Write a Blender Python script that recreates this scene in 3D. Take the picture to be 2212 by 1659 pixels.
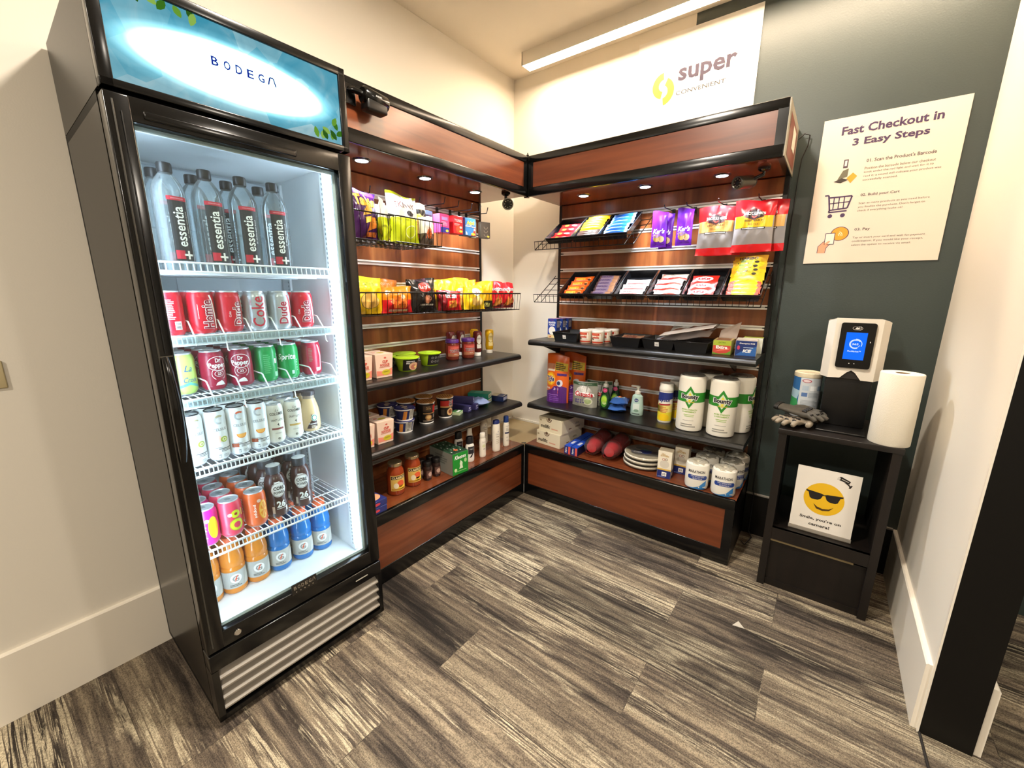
import bpy, bmesh, math, random
from mathutils import Vector, Matrix
from mathutils.geometry import tessellate_polygon
PI = math.pi
SC = bpy.context.scene
COL = SC.collection
for o in list(bpy.data.objects):
    bpy.data.objects.remove(o)

# ------------------------------------------------------------------ camera
W_IMG, H_IMG, F_PX = 2212, 1659, 893.73
cd = bpy.data.cameras.new('camera'); cam = bpy.data.objects.new('camera', cd); COL.objects.link(cam)
yaw, pitch, roll = 0.6481, -0.2216, 0.0053
fw = Vector((-math.sin(yaw)*math.cos(pitch), math.cos(yaw)*math.cos(pitch), math.sin(pitch)))
rt = Vector((math.cos(yaw), math.sin(yaw), 0)); up = rt.cross(fw)
r2 = math.cos(roll)*rt + math.sin(roll)*up; u2 = -math.sin(roll)*rt + math.cos(roll)*up
cam.matrix_world = Matrix(((r2.x, u2.x, -fw.x, 1.8542), (r2.y, u2.y, -fw.y, -2.4562), (r2.z, u2.z, -fw.z, 1.307), (0, 0, 0, 1)))
cd.sensor_fit = 'HORIZONTAL'; cd.sensor_width = 36.0; cd.lens = F_PX/W_IMG*36.0
cd.clip_start = 0.02; cd.clip_end = 60
SC.camera = cam

# ------------------------------------------------------------------ world, exposure, room lights
wd = bpy.data.worlds.new('world'); SC.world = wd; wd.use_nodes = True
wd.node_tree.nodes['Background'].inputs[0].default_value = (0.9, 0.85, 0.75, 1)
wd.node_tree.nodes['Background'].inputs[1].default_value = 0.05
SC.view_settings.view_transform = 'Standard'; SC.view_settings.look = 'None'
SC.view_settings.exposure = 0.36; SC.view_settings.gamma = 1.0
try: SC.view_settings.use_curve_mapping = False
except Exception: pass
LAMP_E, PUCK_W, LED_E, SIGN_E = 62.0, 20.0, 18.0, 1.25
CEIL = 2.649
DOWNLIGHTS = [(1.25, -1.65, 40), (3.3, -3.4, 45), (.9, -3.9, 40), (3.6, -1.2, 25)]   # ceiling cans: x, y, watts
def lamp(name, kind, loc, w, color, **kw):
    l = bpy.data.lights.new(name, kind); l.energy = w; l.color = color
    for k, v in kw.items(): setattr(l, k, v)
    o = bpy.data.objects.new(name, l); COL.objects.link(o); o.location = loc; return o
for dx, dy, dw in DOWNLIGHTS:
    lamp('downlight_beam', 'AREA', (dx, dy, CEIL-0.012), dw, (1.0, 0.89, 0.75), shape='DISK', size=0.16)

# ------------------------------------------------------------------ materials
def lin(h):
    h = h.lstrip('#'); c = [int(h[i:i+2], 16)/255 for i in (0, 2, 4)]
    return tuple((x/12.92 if x <= .04045 else ((x+.055)/1.055)**2.4) for x in c)+(1.0,)
_M = {}
def C(h, rough=.5, metal=0.0, spec=.5, coat=0.0):
    k = (h, rough, metal, spec, coat)
    if k not in _M:
        m = bpy.data.materials.new('paint_'+h.lstrip('#')); m.use_nodes = True
        b = m.node_tree.nodes['Principled BSDF']
        b.inputs['Base Color'].default_value = lin(h); b.inputs['Roughness'].default_value = rough
        b.inputs['Metallic'].default_value = metal; b.inputs['Specular IOR Level'].default_value = spec
        b.inputs['Coat Weight'].default_value = coat
        _M[k] = m
    return _M[k]
def E(h, s):
    k = ('E', h, s)
    if k not in _M:
        m = bpy.data.materials.new('glow_'+h.lstrip('#')); m.use_nodes = True; nt = m.node_tree; nt.nodes.clear()
        e = nt.nodes.new('ShaderNodeEmission'); e.inputs[0].default_value = lin(h); e.inputs[1].default_value = s
        o = nt.nodes.new('ShaderNodeOutputMaterial'); nt.links.new(e.outputs[0], o.inputs[0]); _M[k] = m
    return _M[k]
def clear(h='#ffffff', op=.06, gl=.7, rough=.03, ior=1.35):
    """thin clear plastic or glass: lets light straight through, reflects by Fresnel, tints a little"""
    k = ('T', h, op, gl, rough, ior)
    if k not in _M:
        m = bpy.data.materials.new('clear_'+h.lstrip('#')); m.use_nodes = True; nt = m.node_tree; nt.nodes.clear()
        N = nt.nodes.new; L = nt.links.new
        t = N('ShaderNodeBsdfTransparent'); t.inputs[0].default_value = lin(h)
        d = N('ShaderNodeBsdfDiffuse'); d.inputs[0].default_value = lin(h)
        g = N('ShaderNodeBsdfGlossy'); g.inputs['Roughness'].default_value = rough
        fr = N('ShaderNodeFresnel'); fr.inputs[0].default_value = ior
        mu = N('ShaderNodeMath'); mu.operation = 'MULTIPLY'; mu.inputs[1].default_value = gl; L(fr.outputs[0], mu.inputs[0])
        a = N('ShaderNodeMixShader'); a.inputs[0].default_value = op; L(t.outputs[0], a.inputs[1]); L(d.outputs[0], a.inputs[2])
        b = N('ShaderNodeMixShader'); L(mu.outputs[0], b.inputs[0]); L(a.outputs[0], b.inputs[1]); L(g.outputs[0], b.inputs[2])
        o = N('ShaderNodeOutputMaterial'); L(b.outputs[0], o.inputs[0]); _M[k] = m
    return _M[k]
def nodemat(name):
    m = bpy.data.materials.new(name); m.use_nodes = True; nt = m.node_tree
    return m, nt, nt.nodes['Principled BSDF'], nt.nodes.new, nt.links.new
def ramp(N, stops, interp='LINEAR'):
    r = N('ShaderNodeValToRGB'); r.color_ramp.interpolation = interp; e = r.color_ramp.elements
    while len(e) < len(stops): e.new(.5)
    for el, (p, c) in zip(e, stops): el.position = p; el.color = lin(c) if isinstance(c, str) else c
    return r
def wall_mat(name, col, rough=.6, bump=.04, scale=220, spec=.5):
    m, nt, b, N, L = nodemat(name); b.inputs['Base Color'].default_value = lin(col); b.inputs['Roughness'].default_value = rough
    b.inputs['Specular IOR Level'].default_value = spec
    tc = N('ShaderNodeTexCoord'); n = N('ShaderNodeTexNoise'); n.inputs['Scale'].default_value = scale; L(tc.outputs['Object'], n.inputs['Vector'])
    bp = N('ShaderNodeBump'); bp.inputs['Strength'].default_value = bump; bp.inputs['Distance'].default_value = .004
    L(n.outputs['Fac'], bp.inputs['Height']); L(bp.outputs[0], b.inputs['Normal']); return m
M_CREAM = wall_mat('cream_wall_paint', '#ebe5d8')
M_ACCENT = wall_mat('dark_slate_green_paint', '#213230', .5, .10, 160, .9)
M_CEIL = wall_mat('white_ceiling_paint', '#f2e9d8', .8)
M_WHITE = wall_mat('white_trim_paint', '#efe8da', .35, .01)
M_BLACKP = wall_mat('black_trim_paint', '#0c0b0a', .45, .02, spec=.3)
def wood_mat(name, dark, mid, light, axis, rough=.35, sc=1.0, board=None, spec=.5):
    """veneer with grain running along the given object axis"""
    m, nt, b, N, L = nodemat(name); tc = N('ShaderNodeTexCoord'); mp = N('ShaderNodeMapping')
    s = [26*sc, 26*sc, 26*sc]; s['xyz'.index(axis)] = 1.6*sc; mp.inputs['Scale'].default_value = s
    L(tc.outputs['Object'], mp.inputs[0]); n = N('ShaderNodeTexNoise'); n.inputs['Scale'].default_value = 1.0; n.inputs['Detail'].default_value = 6
    n.inputs['Distortion'].default_value = .6; L(mp.outputs[0], n.inputs['Vector'])
    r = ramp(N, [(.25, dark), (.5, mid), (.78, light)]); L(n.outputs['Fac'], r.inputs[0])
    if board:                                   # flitches of veneer of slightly different tone
        mp2 = N('ShaderNodeMapping'); s2 = [7.0, 7.0, 7.0]; s2['xyz'.index(axis)] = .25; mp2.inputs['Scale'].default_value = s2
        L(tc.outputs['Object'], mp2.inputs[0]); n2 = N('ShaderNodeTexNoise'); n2.inputs['Scale'].default_value = 1; n2.inputs['Detail'].default_value = 1
        L(mp2.outputs[0], n2.inputs['Vector']); r2_ = ramp(N, [(.36, '#8a8a8a'), (.52, '#d0d0d0'), (.66, '#ffffff')]); L(n2.outputs['Fac'], r2_.inputs[0])
        mx = N('ShaderNodeMix'); mx.data_type = 'RGBA'; mx.blend_type = 'MULTIPLY'; mx.inputs[0].default_value = board
        L(r.outputs[0], mx.inputs[6]); L(r2_.outputs[0], mx.inputs[7]); L(mx.outputs[2], b.inputs['Base Color'])
    else: L(r.outputs[0], b.inputs['Base Color'])
    b.inputs['Roughness'].default_value = rough; b.inputs['Specular IOR Level'].default_value = spec; return m
CHERRY = ('#592b17', '#6f381e', '#834626')
M_CHERRY_X = wood_mat('cherry_veneer_long', *CHERRY, 'x', .36); M_CHERRY_Y = wood_mat('cherry_veneer_cross', *CHERRY, 'y', .24, spec=.95)
M_CHERRY_Z = wood_mat('cherry_veneer_upright', '#743a1b', '#9c582e', '#c27d45', 'z', .33, .7, .75)
M_SOFFIT = wood_mat('glossy_cherry_soffit', '#5c2a16', '#74381d', '#8a4a28', 'y', .13, spec=.9); M_ALMOND = C('#d8b58c', .35); M_ESPRESSO = wood_mat('espresso_stained_wood', '#0b0806', '#130d0a', '#1d140f', 'z', .45)
M_BLK = C('#0b0a0a', .35); M_BLKG = C('#0a0a0a', .18); M_BLKM = C('#121212', .55); M_STEEL = C('#ebe8e2', .28, .35); M_CHROME = C('#e0e0e0', .12, 1.0)
M_LAM = wall_mat('black_leather_grain_laminate', '#141312', .30, .18, 420)
M_WIREB = C('#1a1713', .3, .6); M_WIREW = C('#f0f3f5', .35); M_PLW = C('#eef0f0', .35)
def floor_mat():
    m, nt, b, N, L = nodemat('streaked_plank_carpet'); tc = N('ShaderNodeTexCoord')
    br = N('ShaderNodeTexBrick'); br.offset = .37; br.offset_frequency = 2; br.inputs['Scale'].default_value = 1.0
    br.inputs['Brick Width'].default_value = .92; br.inputs['Row Height'].default_value = .235; br.inputs['Mortar Size'].default_value = .0012
    br.inputs['Color1'].default_value = (0, 0, 0, 1); br.inputs['Color2'].default_value = (1, 1, 1, 1); br.inputs['Mortar'].default_value = (.5, .5, .5, 1)
    L(tc.outputs['Object'], br.inputs['Vector'])
    sp = N('ShaderNodeVectorMath'); sp.operation = 'SCALE'; sp.inputs['Scale'].default_value = 37.0; L(br.outputs['Color'], sp.inputs[0])
    ad = N('ShaderNodeVectorMath'); L(tc.outputs['Object'], ad.inputs[0]); L(sp.outputs[0], ad.inputs[1])
    def nz(sx, sy, det, dist=0.0):
        mp = N('ShaderNodeMapping'); mp.inputs['Scale'].default_value = (sx, sy, 1); L(ad.outputs[0], mp.inputs[0])
        n = N('ShaderNodeTexNoise'); n.inputs['Scale'].default_value = 1; n.inputs['Detail'].default_value = det; n.inputs['Roughness'].default_value = .72
        n.inputs['Distortion'].default_value = dist; L(mp.outputs[0], n.inputs['Vector']); return n
    n1 = nz(1.7, 30, 9, .4); nb = nz(.8, 7.5, 9, .6); n2 = nz(3.2, 95, 8, .8); n3 = nz(1.0, 5.5, 5, .3); n4 = nz(260, 260, 1)
    av = N('ShaderNodeMix'); av.data_type = 'FLOAT'; av.inputs[0].default_value = .5; L(n1.outputs['Fac'], av.inputs[2]); L(nb.outputs['Fac'], av.inputs[3])
    base = ramp(N, [(.36, '#241f1b'), (.43, '#3e362f'), (.48, '#61564b'), (.53, '#867865'), (.60, '#b0a086')]); L(av.outputs[0], base.inputs[0])
    pale = ramp(N, [(.49, (0, 0, 0, 1)), (.535, (1, 1, 1, 1))]); L(n2.outputs['Fac'], pale.inputs[0])
    zone = ramp(N, [(.475, (0, 0, 0, 1)), (.55, (1, 1, 1, 1))]); L(n3.outputs['Fac'], zone.inputs[0])
    mul = N('ShaderNodeMath'); mul.operation = 'MULTIPLY'; L(pale.outputs[0], mul.inputs[0]); L(zone.outputs[0], mul.inputs[1])
    mx = N('ShaderNodeMix'); mx.data_type = 'RGBA'; L(mul.outputs[0], mx.inputs[0]); L(base.outputs[0], mx.inputs[6]); mx.inputs[7].default_value = lin('#d2c4a6')
    spk = ramp(N, [(.30, '#8a8a8a'), (.62, '#ffffff')]); L(n4.outputs['Fac'], spk.inputs[0])
    mm = N('ShaderNodeMix'); mm.data_type = 'RGBA'; mm.blend_type = 'MULTIPLY'; mm.inputs[0].default_value = .8; L(mx.outputs[2], mm.inputs[6]); L(spk.outputs[0], mm.inputs[7])
    dk = N('ShaderNodeMix'); dk.data_type = 'RGBA'; 
    sf = N('ShaderNodeMath'); sf.operation = 'MULTIPLY'; sf.inputs[1].default_value = .45; L(br.outputs['Fac'], sf.inputs[0]); L(sf.outputs[0], dk.inputs[0])
    pv = ramp(N, [(0, '#b0b0b0'), (.5, '#dcdcdc'), (1, '#ffffff')]); L(br.outputs['Color'], pv.inputs[0]); pm = N('ShaderNodeMix'); pm.data_type = 'RGBA'; pm.blend_type = 'MULTIPLY'; pm.inputs[0].default_value = 1.0
    L(mm.outputs[2], pm.inputs[6]); L(pv.outputs[0], pm.inputs[7]); L(pm.outputs[2], dk.inputs[6]); dk.inputs[7].default_value = lin('#17130f')
    L(dk.outputs[2], b.inputs['Base Color']); b.inputs['Roughness'].default_value = .85; b.inputs['Specular IOR Level'].default_value = .25
    bp = N('ShaderNodeBump'); bp.inputs['Strength'].default_value = .35; bp.inputs['Distance'].default_value = .002; L(n4.outputs['Fac'], bp.inputs['Height']); L(bp.outputs[0], b.inputs['Normal'])
    return m
M_FLOOR = floor_mat()
def header_mat():
    """backlit print: pale blue ice with a burnt-out white oval where the tube sits behind it (local y along, z up)"""
    m = bpy.data.materials.new('backlit_ice_print'); m.use_nodes = True; nt = m.node_tree; nt.nodes.clear(); N = nt.nodes.new; L = nt.links.new
    tc = N('ShaderNodeTexCoord'); v = N('ShaderNodeTexVoronoi'); v.inputs['Scale'].default_value = 13; v.feature = 'F1'; L(tc.outputs['Object'], v.inputs['Vector'])
    nz = N('ShaderNodeTexNoise'); nz.inputs['Scale'].default_value = 14; nz.inputs['Detail'].default_value = 5; nz.inputs['Distortion'].default_value = 1.5; L(tc.outputs['Object'], nz.inputs['Vector'])
    r1 = ramp(N, [(.3, '#3fa3c0'), (.55, '#7cc3d6'), (.75, '#b0d6de')]); L(nz.outputs['Fac'], r1.inputs[0])
    r2_ = ramp(N, [(.0, '#c4dade'), (.4, '#8cc0cd'), (.6, '#5aaac2'), (1, '#3f98b6')]); L(v.outputs['Color'], r2_.inputs[0])
    mx = N('ShaderNodeMix'); mx.data_type = 'RGBA'; mx.inputs[0].default_value = .6; L(r1.outputs[0], mx.inputs[6]); L(r2_.outputs[0], mx.inputs[7])
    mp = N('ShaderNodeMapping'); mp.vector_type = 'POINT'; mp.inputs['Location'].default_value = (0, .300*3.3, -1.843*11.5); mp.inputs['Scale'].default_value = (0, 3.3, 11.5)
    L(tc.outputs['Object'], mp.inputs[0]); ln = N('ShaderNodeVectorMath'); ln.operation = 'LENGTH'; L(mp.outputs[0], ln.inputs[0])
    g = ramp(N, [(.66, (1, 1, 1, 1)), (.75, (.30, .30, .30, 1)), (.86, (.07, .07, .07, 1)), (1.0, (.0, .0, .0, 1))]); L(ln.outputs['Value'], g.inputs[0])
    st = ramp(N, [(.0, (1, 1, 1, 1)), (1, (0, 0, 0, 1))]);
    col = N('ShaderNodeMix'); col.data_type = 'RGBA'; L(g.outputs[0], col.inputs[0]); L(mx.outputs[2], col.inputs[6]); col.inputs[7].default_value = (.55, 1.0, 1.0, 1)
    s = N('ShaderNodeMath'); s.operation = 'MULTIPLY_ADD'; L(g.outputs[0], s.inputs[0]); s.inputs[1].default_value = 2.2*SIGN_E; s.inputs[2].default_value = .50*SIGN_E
    e = N('ShaderNodeEmission'); L(col.outputs[2], e.inputs[0]); L(s.outputs[0], e.inputs[1]); o = N('ShaderNodeOutputMaterial'); L(e.outputs[0], o.inputs[0])
    return m
M_GLASS = clear('#f4fbfa', .012, .55, .0, 1.38)

# ------------------------------------------------------------------ mesh helpers
_txt = {}
def text2d(s, bold=0.0, shear=0.0):
    k = (s, bold, shear)
    if k not in _txt:
        cu = bpy.data.curves.new('lettering', 'FONT'); cu.body = s; cu.size = 1; cu.offset = bold; cu.shear = shear; cu.resolution_u = 2
        ob = bpy.data.objects.new('lettering', cu); COL.objects.link(ob)
        dg = bpy.context.evaluated_depsgraph_get(); me = bpy.data.meshes.new_from_object(ob.evaluated_get(dg))
        vs = [(v.co.x, v.co.y) for v in me.vertices]; fs = [tuple(p.vertices) for p in me.polygons]
        bpy.data.objects.remove(ob); bpy.data.curves.remove(cu); bpy.data.meshes.remove(me)
        xs = [v[0] for v in vs] or [0, 1]; ys = [v[1] for v in vs] or [0, 1]
        _txt[k] = (vs, fs, min(xs), max(xs), min(ys), max(ys))
    return _txt[k]
class Art:
    """flat artwork in (u, v): list of (verts, faces, material, layer)"""
    def __init__(s): s.i = []
    def poly(s, pts, m, l=0):
        t = tessellate_polygon([[Vector((p[0], p[1], 0)) for p in pts]])
        s.i.append((list(pts), [tuple(x) for x in t], m, l)); return s
    def rect(s, x0, y0, x1, y1, m, l=0): s.i.append(([(x0, y0), (x1, y0), (x1, y1), (x0, y1)], [(0, 1, 2, 3)], m, l)); return s
    def ell(s, cx, cy, rx, ry, m, l=0, n=24, rot=0.0, a0=0.0, a1=2*PI):
        c, q = math.cos(rot), math.sin(rot)
        pts = [(cx+c*rx*math.cos(a)-q*ry*math.sin(a), cy+q*rx*math.cos(a)+c*ry*math.sin(a)) for a in [a0+(a1-a0)*i/n for i in range(n + (0 if a1-a0 > 6.28 else 1))]]
        return s.poly(pts, m, l)
    def ring(s, cx, cy, r, w, m, l=0, n=28, a0=0.0, a1=2*PI, ry=None):
        ry = ry or r; k = ry/r
        o = [(cx+r*math.cos(a), cy+k*r*math.sin(a)) for a in [a0+(a1-a0)*i/n for i in range(n+1)]]
        i = [(cx+(r-w)*math.cos(a), cy+k*(r-w)*math.sin(a)) for a in [a0+(a1-a0)*i/n for i in range(n+1)]]
        s.i.append((o+i, [(j, j+1, n+2+j, n+1+j) for j in range(n)], m, l)); return s
    def line(s, pts, w, m, l=0):
        for (x0, y0), (x1, y1) in zip(pts, pts[1:]):
            d = math.hypot(x1-x0, y1-y0) or 1; nx, ny = -(y1-y0)/d*w/2, (x1-x0)/d*w/2
            s.i.append(([(x0+nx, y0+ny), (x0-nx, y0-ny), (x1-nx, y1-ny), (x1+nx, y1+ny)], [(0, 1, 2, 3)], m, l))
        return s
    def text(s, t, cx, cy, m, h=None, w=None, bold=0.0, shear=0.0, rot=0.0, l=1, al='c'):
        vs, fs, x0, x1, y0, y1 = text2d(t, bold, shear)
        if h is None: ky = kx = w/(x1-x0)
        else:
            ky = h/(y1-y0); kx = ky if w is None else w/(x1-x0)
        ox = {'c': (x0+x1)/2, 'l': x0, 'r': x1}[al]; oy = (y0+y1)/2; c, q = math.cos(rot), math.sin(rot)
        pts = [((v[0]-ox)*kx, (v[1]-oy)*ky) for v in vs]
        s.i.append(([(cx+c*a-q*b, cy+q*a+c*b) for a, b in pts], fs, m, l)); return s
    def moved(s, dx, dy, k=1.0):
        r = Art(); r.i = [([(dx+k*a, dy+k*b) for a, b in v], f, m, l) for v, f, m, l in s.i]; return r
class MB:
    def __init__(s): s.v = []; s.f = []; s.fm = []; s.sm = []; s.mats = []
    def mi(s, m):
        if m not in s.mats: s.mats.append(m)
        return s.mats.index(m)
    def add(s, vs, fs, m, smooth=False):
        b = len(s.v); s.v += [tuple(v) for v in vs]; k = s.mi(m)
        for f in fs: s.f.append(tuple(b+i for i in f)); s.fm.append(k); s.sm.append(smooth)
        return s
    def box(s, x0, y0, z0, x1, y1, z1, m, T=None, r=0.0):
        x0, x1 = min(x0, x1), max(x0, x1); y0, y1 = min(y0, y1), max(y0, y1); z0, z1 = min(z0, z1), max(z0, z1)
        if r:
            bm = bmesh.new(); bmesh.ops.create_cube(bm, size=1)
            for v in bm.verts: v.co = Vector(((x0+x1)/2+v.co.x*(x1-x0), (y0+y1)/2+v.co.y*(y1-y0), (z0+z1)/2+v.co.z*(z1-z0)))
            bmesh.ops.bevel(bm, geom=bm.edges[:], offset=min(r, .49*min(x1-x0, y1-y0, z1-z0)), segments=3, profile=.5, affect='EDGES')
            bm.verts.index_update(); vs = [v.co.copy() for v in bm.verts]; fs = [[v.index for v in f.verts] for f in bm.faces]; bm.free()
            return s.add([T(*v) for v in vs] if T else vs, fs, m, True)
        vs = [(x, y, z) for z in (z0, z1) for y in (y0, y1) for x in (x0, x1)]
        fs = [(0, 2, 3, 1), (4, 5, 7, 6), (0, 1, 5, 4), (2, 6, 7, 3), (0, 4, 6, 2), (1, 3, 7, 5)]
        return s.add([T(*v) for v in vs] if T else vs, fs, m)
    def lathe(s, prof, m, n=24, org=(0, 0, 0), cap=True, sharp=40):
        """prof: (r, z[, material for the band above it]); sharp profile corners get their own rings"""
        ox, oy, oz = org; cs = [(math.cos(2*PI*i/n), math.sin(2*PI*i/n)) for i in range(n)]
        ring = lambda r, z: [(ox+r*c, oy+r*q, oz+z) for c, q in cs]
        P = prof; start = 0; segs = []
        for i in range(1, len(P)-1):
            a = math.atan2(P[i][1]-P[i-1][1], P[i][0]-P[i-1][0]); b = math.atan2(P[i+1][1]-P[i][1], P[i+1][0]-P[i][0])
            d = abs((b-a+PI) % (2*PI)-PI); pm = P[i-1][2] if len(P[i-1]) > 2 else m; nm = P[i][2] if len(P[i]) > 2 else m
            if d > math.radians(sharp) or pm is not nm: segs.append((start, i)); start = i
        segs.append((start, len(P)-1))
        for a, b in segs:
            mm = P[a][2] if len(P[a]) > 2 else m; vs = []
            for i in range(a, b+1): vs += ring(P[i][0], P[i][1])
            fs = [(j*n+i, j*n+(i+1) % n, (j+1)*n+(i+1) % n, (j+1)*n+i) for j in range(b-a) for i in range(n)]
            s.add(vs, fs, mm, True)
        if cap:
            if P[0][0] > 1e-5: s.add(ring(P[0][0], P[0][1]), [tuple(range(n))[::-1]], P[0][2] if len(P[0]) > 2 else m)
            if P[-1][0] > 1e-5: s.add(ring(P[-1][0], P[-1][1]), [tuple(range(n))], P[-2][2] if len(P[-2]) > 2 else m)
        return s
    def tube(s, pts, r, m, n=6, closed=False, T=None, axis=None):
        pts = [Vector(T(*p)) if T else Vector(p) for p in pts]; N = len(pts); vs = []; nx = None
        for i, p in enumerate(pts):
            a = pts[i-1] if (i > 0 or closed) else p; b = pts[(i+1) % N] if (i < N-1 or closed) else p
            d = axis or (b-a).normalized()
            if nx is None: nx = d.orthogonal().normalized()
            nx = nx-d*nx.dot(d); nx = nx.normalized() if nx.length > 1e-6 else d.orthogonal().normalized()
            ny = d.cross(nx); rr = r[i] if isinstance(r, (list, tuple)) else r
            vs += [p+rr*(math.cos(2*PI*k/n)*nx+math.sin(2*PI*k/n)*ny) for k in range(n)]
        K = N if closed else N-1
        fs = [(j*n+k, j*n+(k+1) % n, ((j+1) % N)*n+(k+1) % n, ((j+1) % N)*n+k) for j in range(K) for k in range(n)]
        s.add(vs, fs, m, True)
        if not closed: s.add(vs[:n], [tuple(range(n))[::-1]], m); s.add(vs[-n:], [tuple(range(n))], m)
        return s
    def prism(s, pts, f, m, smooth=False):
        """f(p, k) maps outline point p to 3D for end k = 0, 1"""
        n = len(pts); a = [f(p, 0) for p in pts]; b = [f(p, 1) for p in pts]
        s.add(a+b, [(i, (i+1) % n, n+(i+1) % n, n+i) for i in range(n)], m, smooth)
        t = tessellate_polygon([[Vector((p[0], p[1], 0)) for p in pts]])
        s.add(a, [tuple(x) for x in t], m); s.add(b, [tuple(x)[::-1] for x in t], m); return s
    def art(s, A, mp, cut=None, off=.0004):
        for vs, fs, m, l in A.i:
            if cut:
                bm = bmesh.new(); bv = [bm.verts.new((a, b, 0)) for a, b in vs]
                for f in fs:
                    try: bm.faces.new([bv[i] for i in f])
                    except ValueError: pass
                for ax in ((0, 1) if cut[1] else (0,)):
                    st = cut[ax]; lo = min(v[ax] for v in vs); hi = max(v[ax] for v in vs); k = math.floor(lo/st)+1
                    nrm = (1, 0, 0) if ax == 0 else (0, 1, 0)
                    while k*st < hi-1e-6:
                        bmesh.ops.bisect_plane(bm, geom=bm.verts[:]+bm.edges[:]+bm.faces[:], plane_co=(k*st, 0, 0) if ax == 0 else (0, k*st, 0), plane_no=nrm); k += 1
                bm.verts.index_update(); V = [(v.co.x, v.co.y) for v in bm.verts]; F = [[v.index for v in f.verts] for f in bm.faces]; bm.free()
            else: V, F = vs, fs
            s.add([mp(a, b, off*(1+l)) for a, b in V], F, m)
        return s
    def build(s, name, parent=None, world=False, fix=True, base=False):
        me = bpy.data.meshes.new(name); vs = s.v; loc = None
        if world and parent is not None: L = parent.location; vs = [(a-L.x, b-L.y, c-L.z) for a, b, c in vs]
        if base:
            xs, ys, zs = zip(*vs); loc = ((min(xs)+max(xs))/2, (min(ys)+max(ys))/2, min(zs)); vs = [(a-loc[0], b-loc[1], c-loc[2]) for a, b, c in vs]
        me.from_pydata(vs, [], s.f)
        for m in s.mats: me.materials.append(m)
        me.polygons.foreach_set('material_index', s.fm); me.polygons.foreach_set('use_smooth', s.sm)
        if fix:
            bm = bmesh.new(); bm.from_mesh(me); bmesh.ops.recalc_face_normals(bm, faces=bm.faces[:]); bm.to_mesh(me); bm.free()
        me.update(); o = bpy.data.objects.new(name, me); COL.objects.link(o)
        if parent is not None: o.parent = parent
        if loc: o.location = loc
        return o
def PL(o, u, v, n):
    o, u, v, n = Vector(o), Vector(u), Vector(v), Vector(n); return lambda a, b, k: o+a*u+b*v+k*n
def CY(R, turn=0.0, org=(0, 0)):
    rf = R if callable(R) else (lambda z: R)
    def f(a, b, k):
        r = rf(b); t = a/max(r, .004)+turn; return (org[0]+(r+k)*math.sin(t), org[1]-(r+k)*math.cos(t), b)
    return f
def prof_r(prof):
    def f(z):
        for a, b in zip(prof, prof[1:]):
            if a[1] <= z <= b[1] and b[1] > a[1]: return a[0]+(b[0]-a[0])*(z-a[1])/(b[1]-a[1])
        return prof[0][0] if z < prof[0][1] else prof[-1][0]
    return f
def tag(o, label, cat, group=None, kind=None):
    if label: o['label'] = label
    if cat: o['category'] = cat
    if group: o['group'] = group
    if kind: o['kind'] = kind
    return o
def thing(name, label, cat, loc=(0, 0, 0), rz=0.0, group=None):
    o = bpy.data.objects.new(name, None); COL.objects.link(o); o.empty_display_size = .05
    o.location = loc; o.rotation_euler = (0, 0, rz); return tag(o, label, cat, group)
def dup(root, loc, rz=0.0, label=None, group=None):
    r = root.copy(); COL.objects.link(r); r.location = loc; r.rotation_euler = (0, 0, rz)
    if label: r['label'] = label
    if group: r['group'] = group
    for ch in list(root.children):
        c = ch.copy(); COL.objects.link(c); c.parent = r
        for g in list(ch.children):
            d = g.copy(); COL.objects.link(d); d.parent = c
    return r
class Proto:
    """first placing moves the built thing itself, later ones copy it with its parts"""
    def __init__(s, o): s.o = o; s.used = False
    def at(s, x, y, z, rz, label, group=None):
        if not s.used:
            s.used = True; o = s.o; o.location = (x, y, z); o.rotation_euler = (0, 0, rz); o['label'] = label
            if group: o['group'] = group
            return o
        return dup(s.o, (x, y, z), rz, label, group)
def bevel(o, w, seg=2):
    b = o.modifiers.new('bevel', 'BEVEL'); b.width = w; b.segments = seg; b.limit_method = 'ANGLE'; return o
def struct(name, mb, parent=None):
    o = mb.build(name, parent)
    if parent is None: o['kind'] = 'structure'
    return o
rnd = random.Random(5)

# ------------------------------------------------------------------ the setting
XR, YE = 2.2396, -0.8965                 # right wing wall: its face and its near end
XF, YF = 6.0, -7.0                       # far sides of the larger room, behind the photographer
m = MB(); m.box(-.12, YF, -.1, XF, .12, 0, M_FLOOR); struct('floor', m)
m = MB(); m.box(-.12, YF, CEIL, XF, .12, CEIL+.1, M_CEIL); struct('ceiling', m)
m = MB(); m.box(-.12, YF, 0, 0, .12, CEIL, M_CREAM); struct('wall_left', m)
m = MB(); m.box(0, 0, 0, 1.13, .12, CEIL, M_CREAM); m.box(1.13, 0, 0, XF, .12, CEIL, M_ACCENT); struct('wall_back', m)
m = MB(); m.box(XR, YE, 0, XR+.118, 0, CEIL, M_CREAM); struct('wall_right', m)
m = MB(); m.box(XF, YF, 0, XF+.12, .12, CEIL, M_CREAM); struct('wall_far', m)
m = MB(); m.box(-.12, YF-.12, 0, XF+.12, YF, CEIL, M_CREAM); struct('wall_front', m)
def baseboard(name, pts, h, t=.0146, mt=M_WHITE):
    """pts: two floor points on the wall; the board stands to the left of the direction between them"""
    (x0, y0), (x1, y1) = pts; d = math.hypot(x1-x0, y1-y0); ux, uy = (x1-x0)/d, (y1-y0)/d; nx, ny = -uy, ux
    prof = [(0, 0), (t, 0), (t, h-.004), (t-.004, h), (0, h)]
    mb = MB(); mb.prism(prof, lambda p, k: (x0+nx*p[0]+ux*d*k, y0+ny*p[0]+uy*d*k, p[1]), mt); return struct(name, mb)
baseboard('baseboard_left', [(0, -2.2+.6), (0, YF)], .2276)
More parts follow.
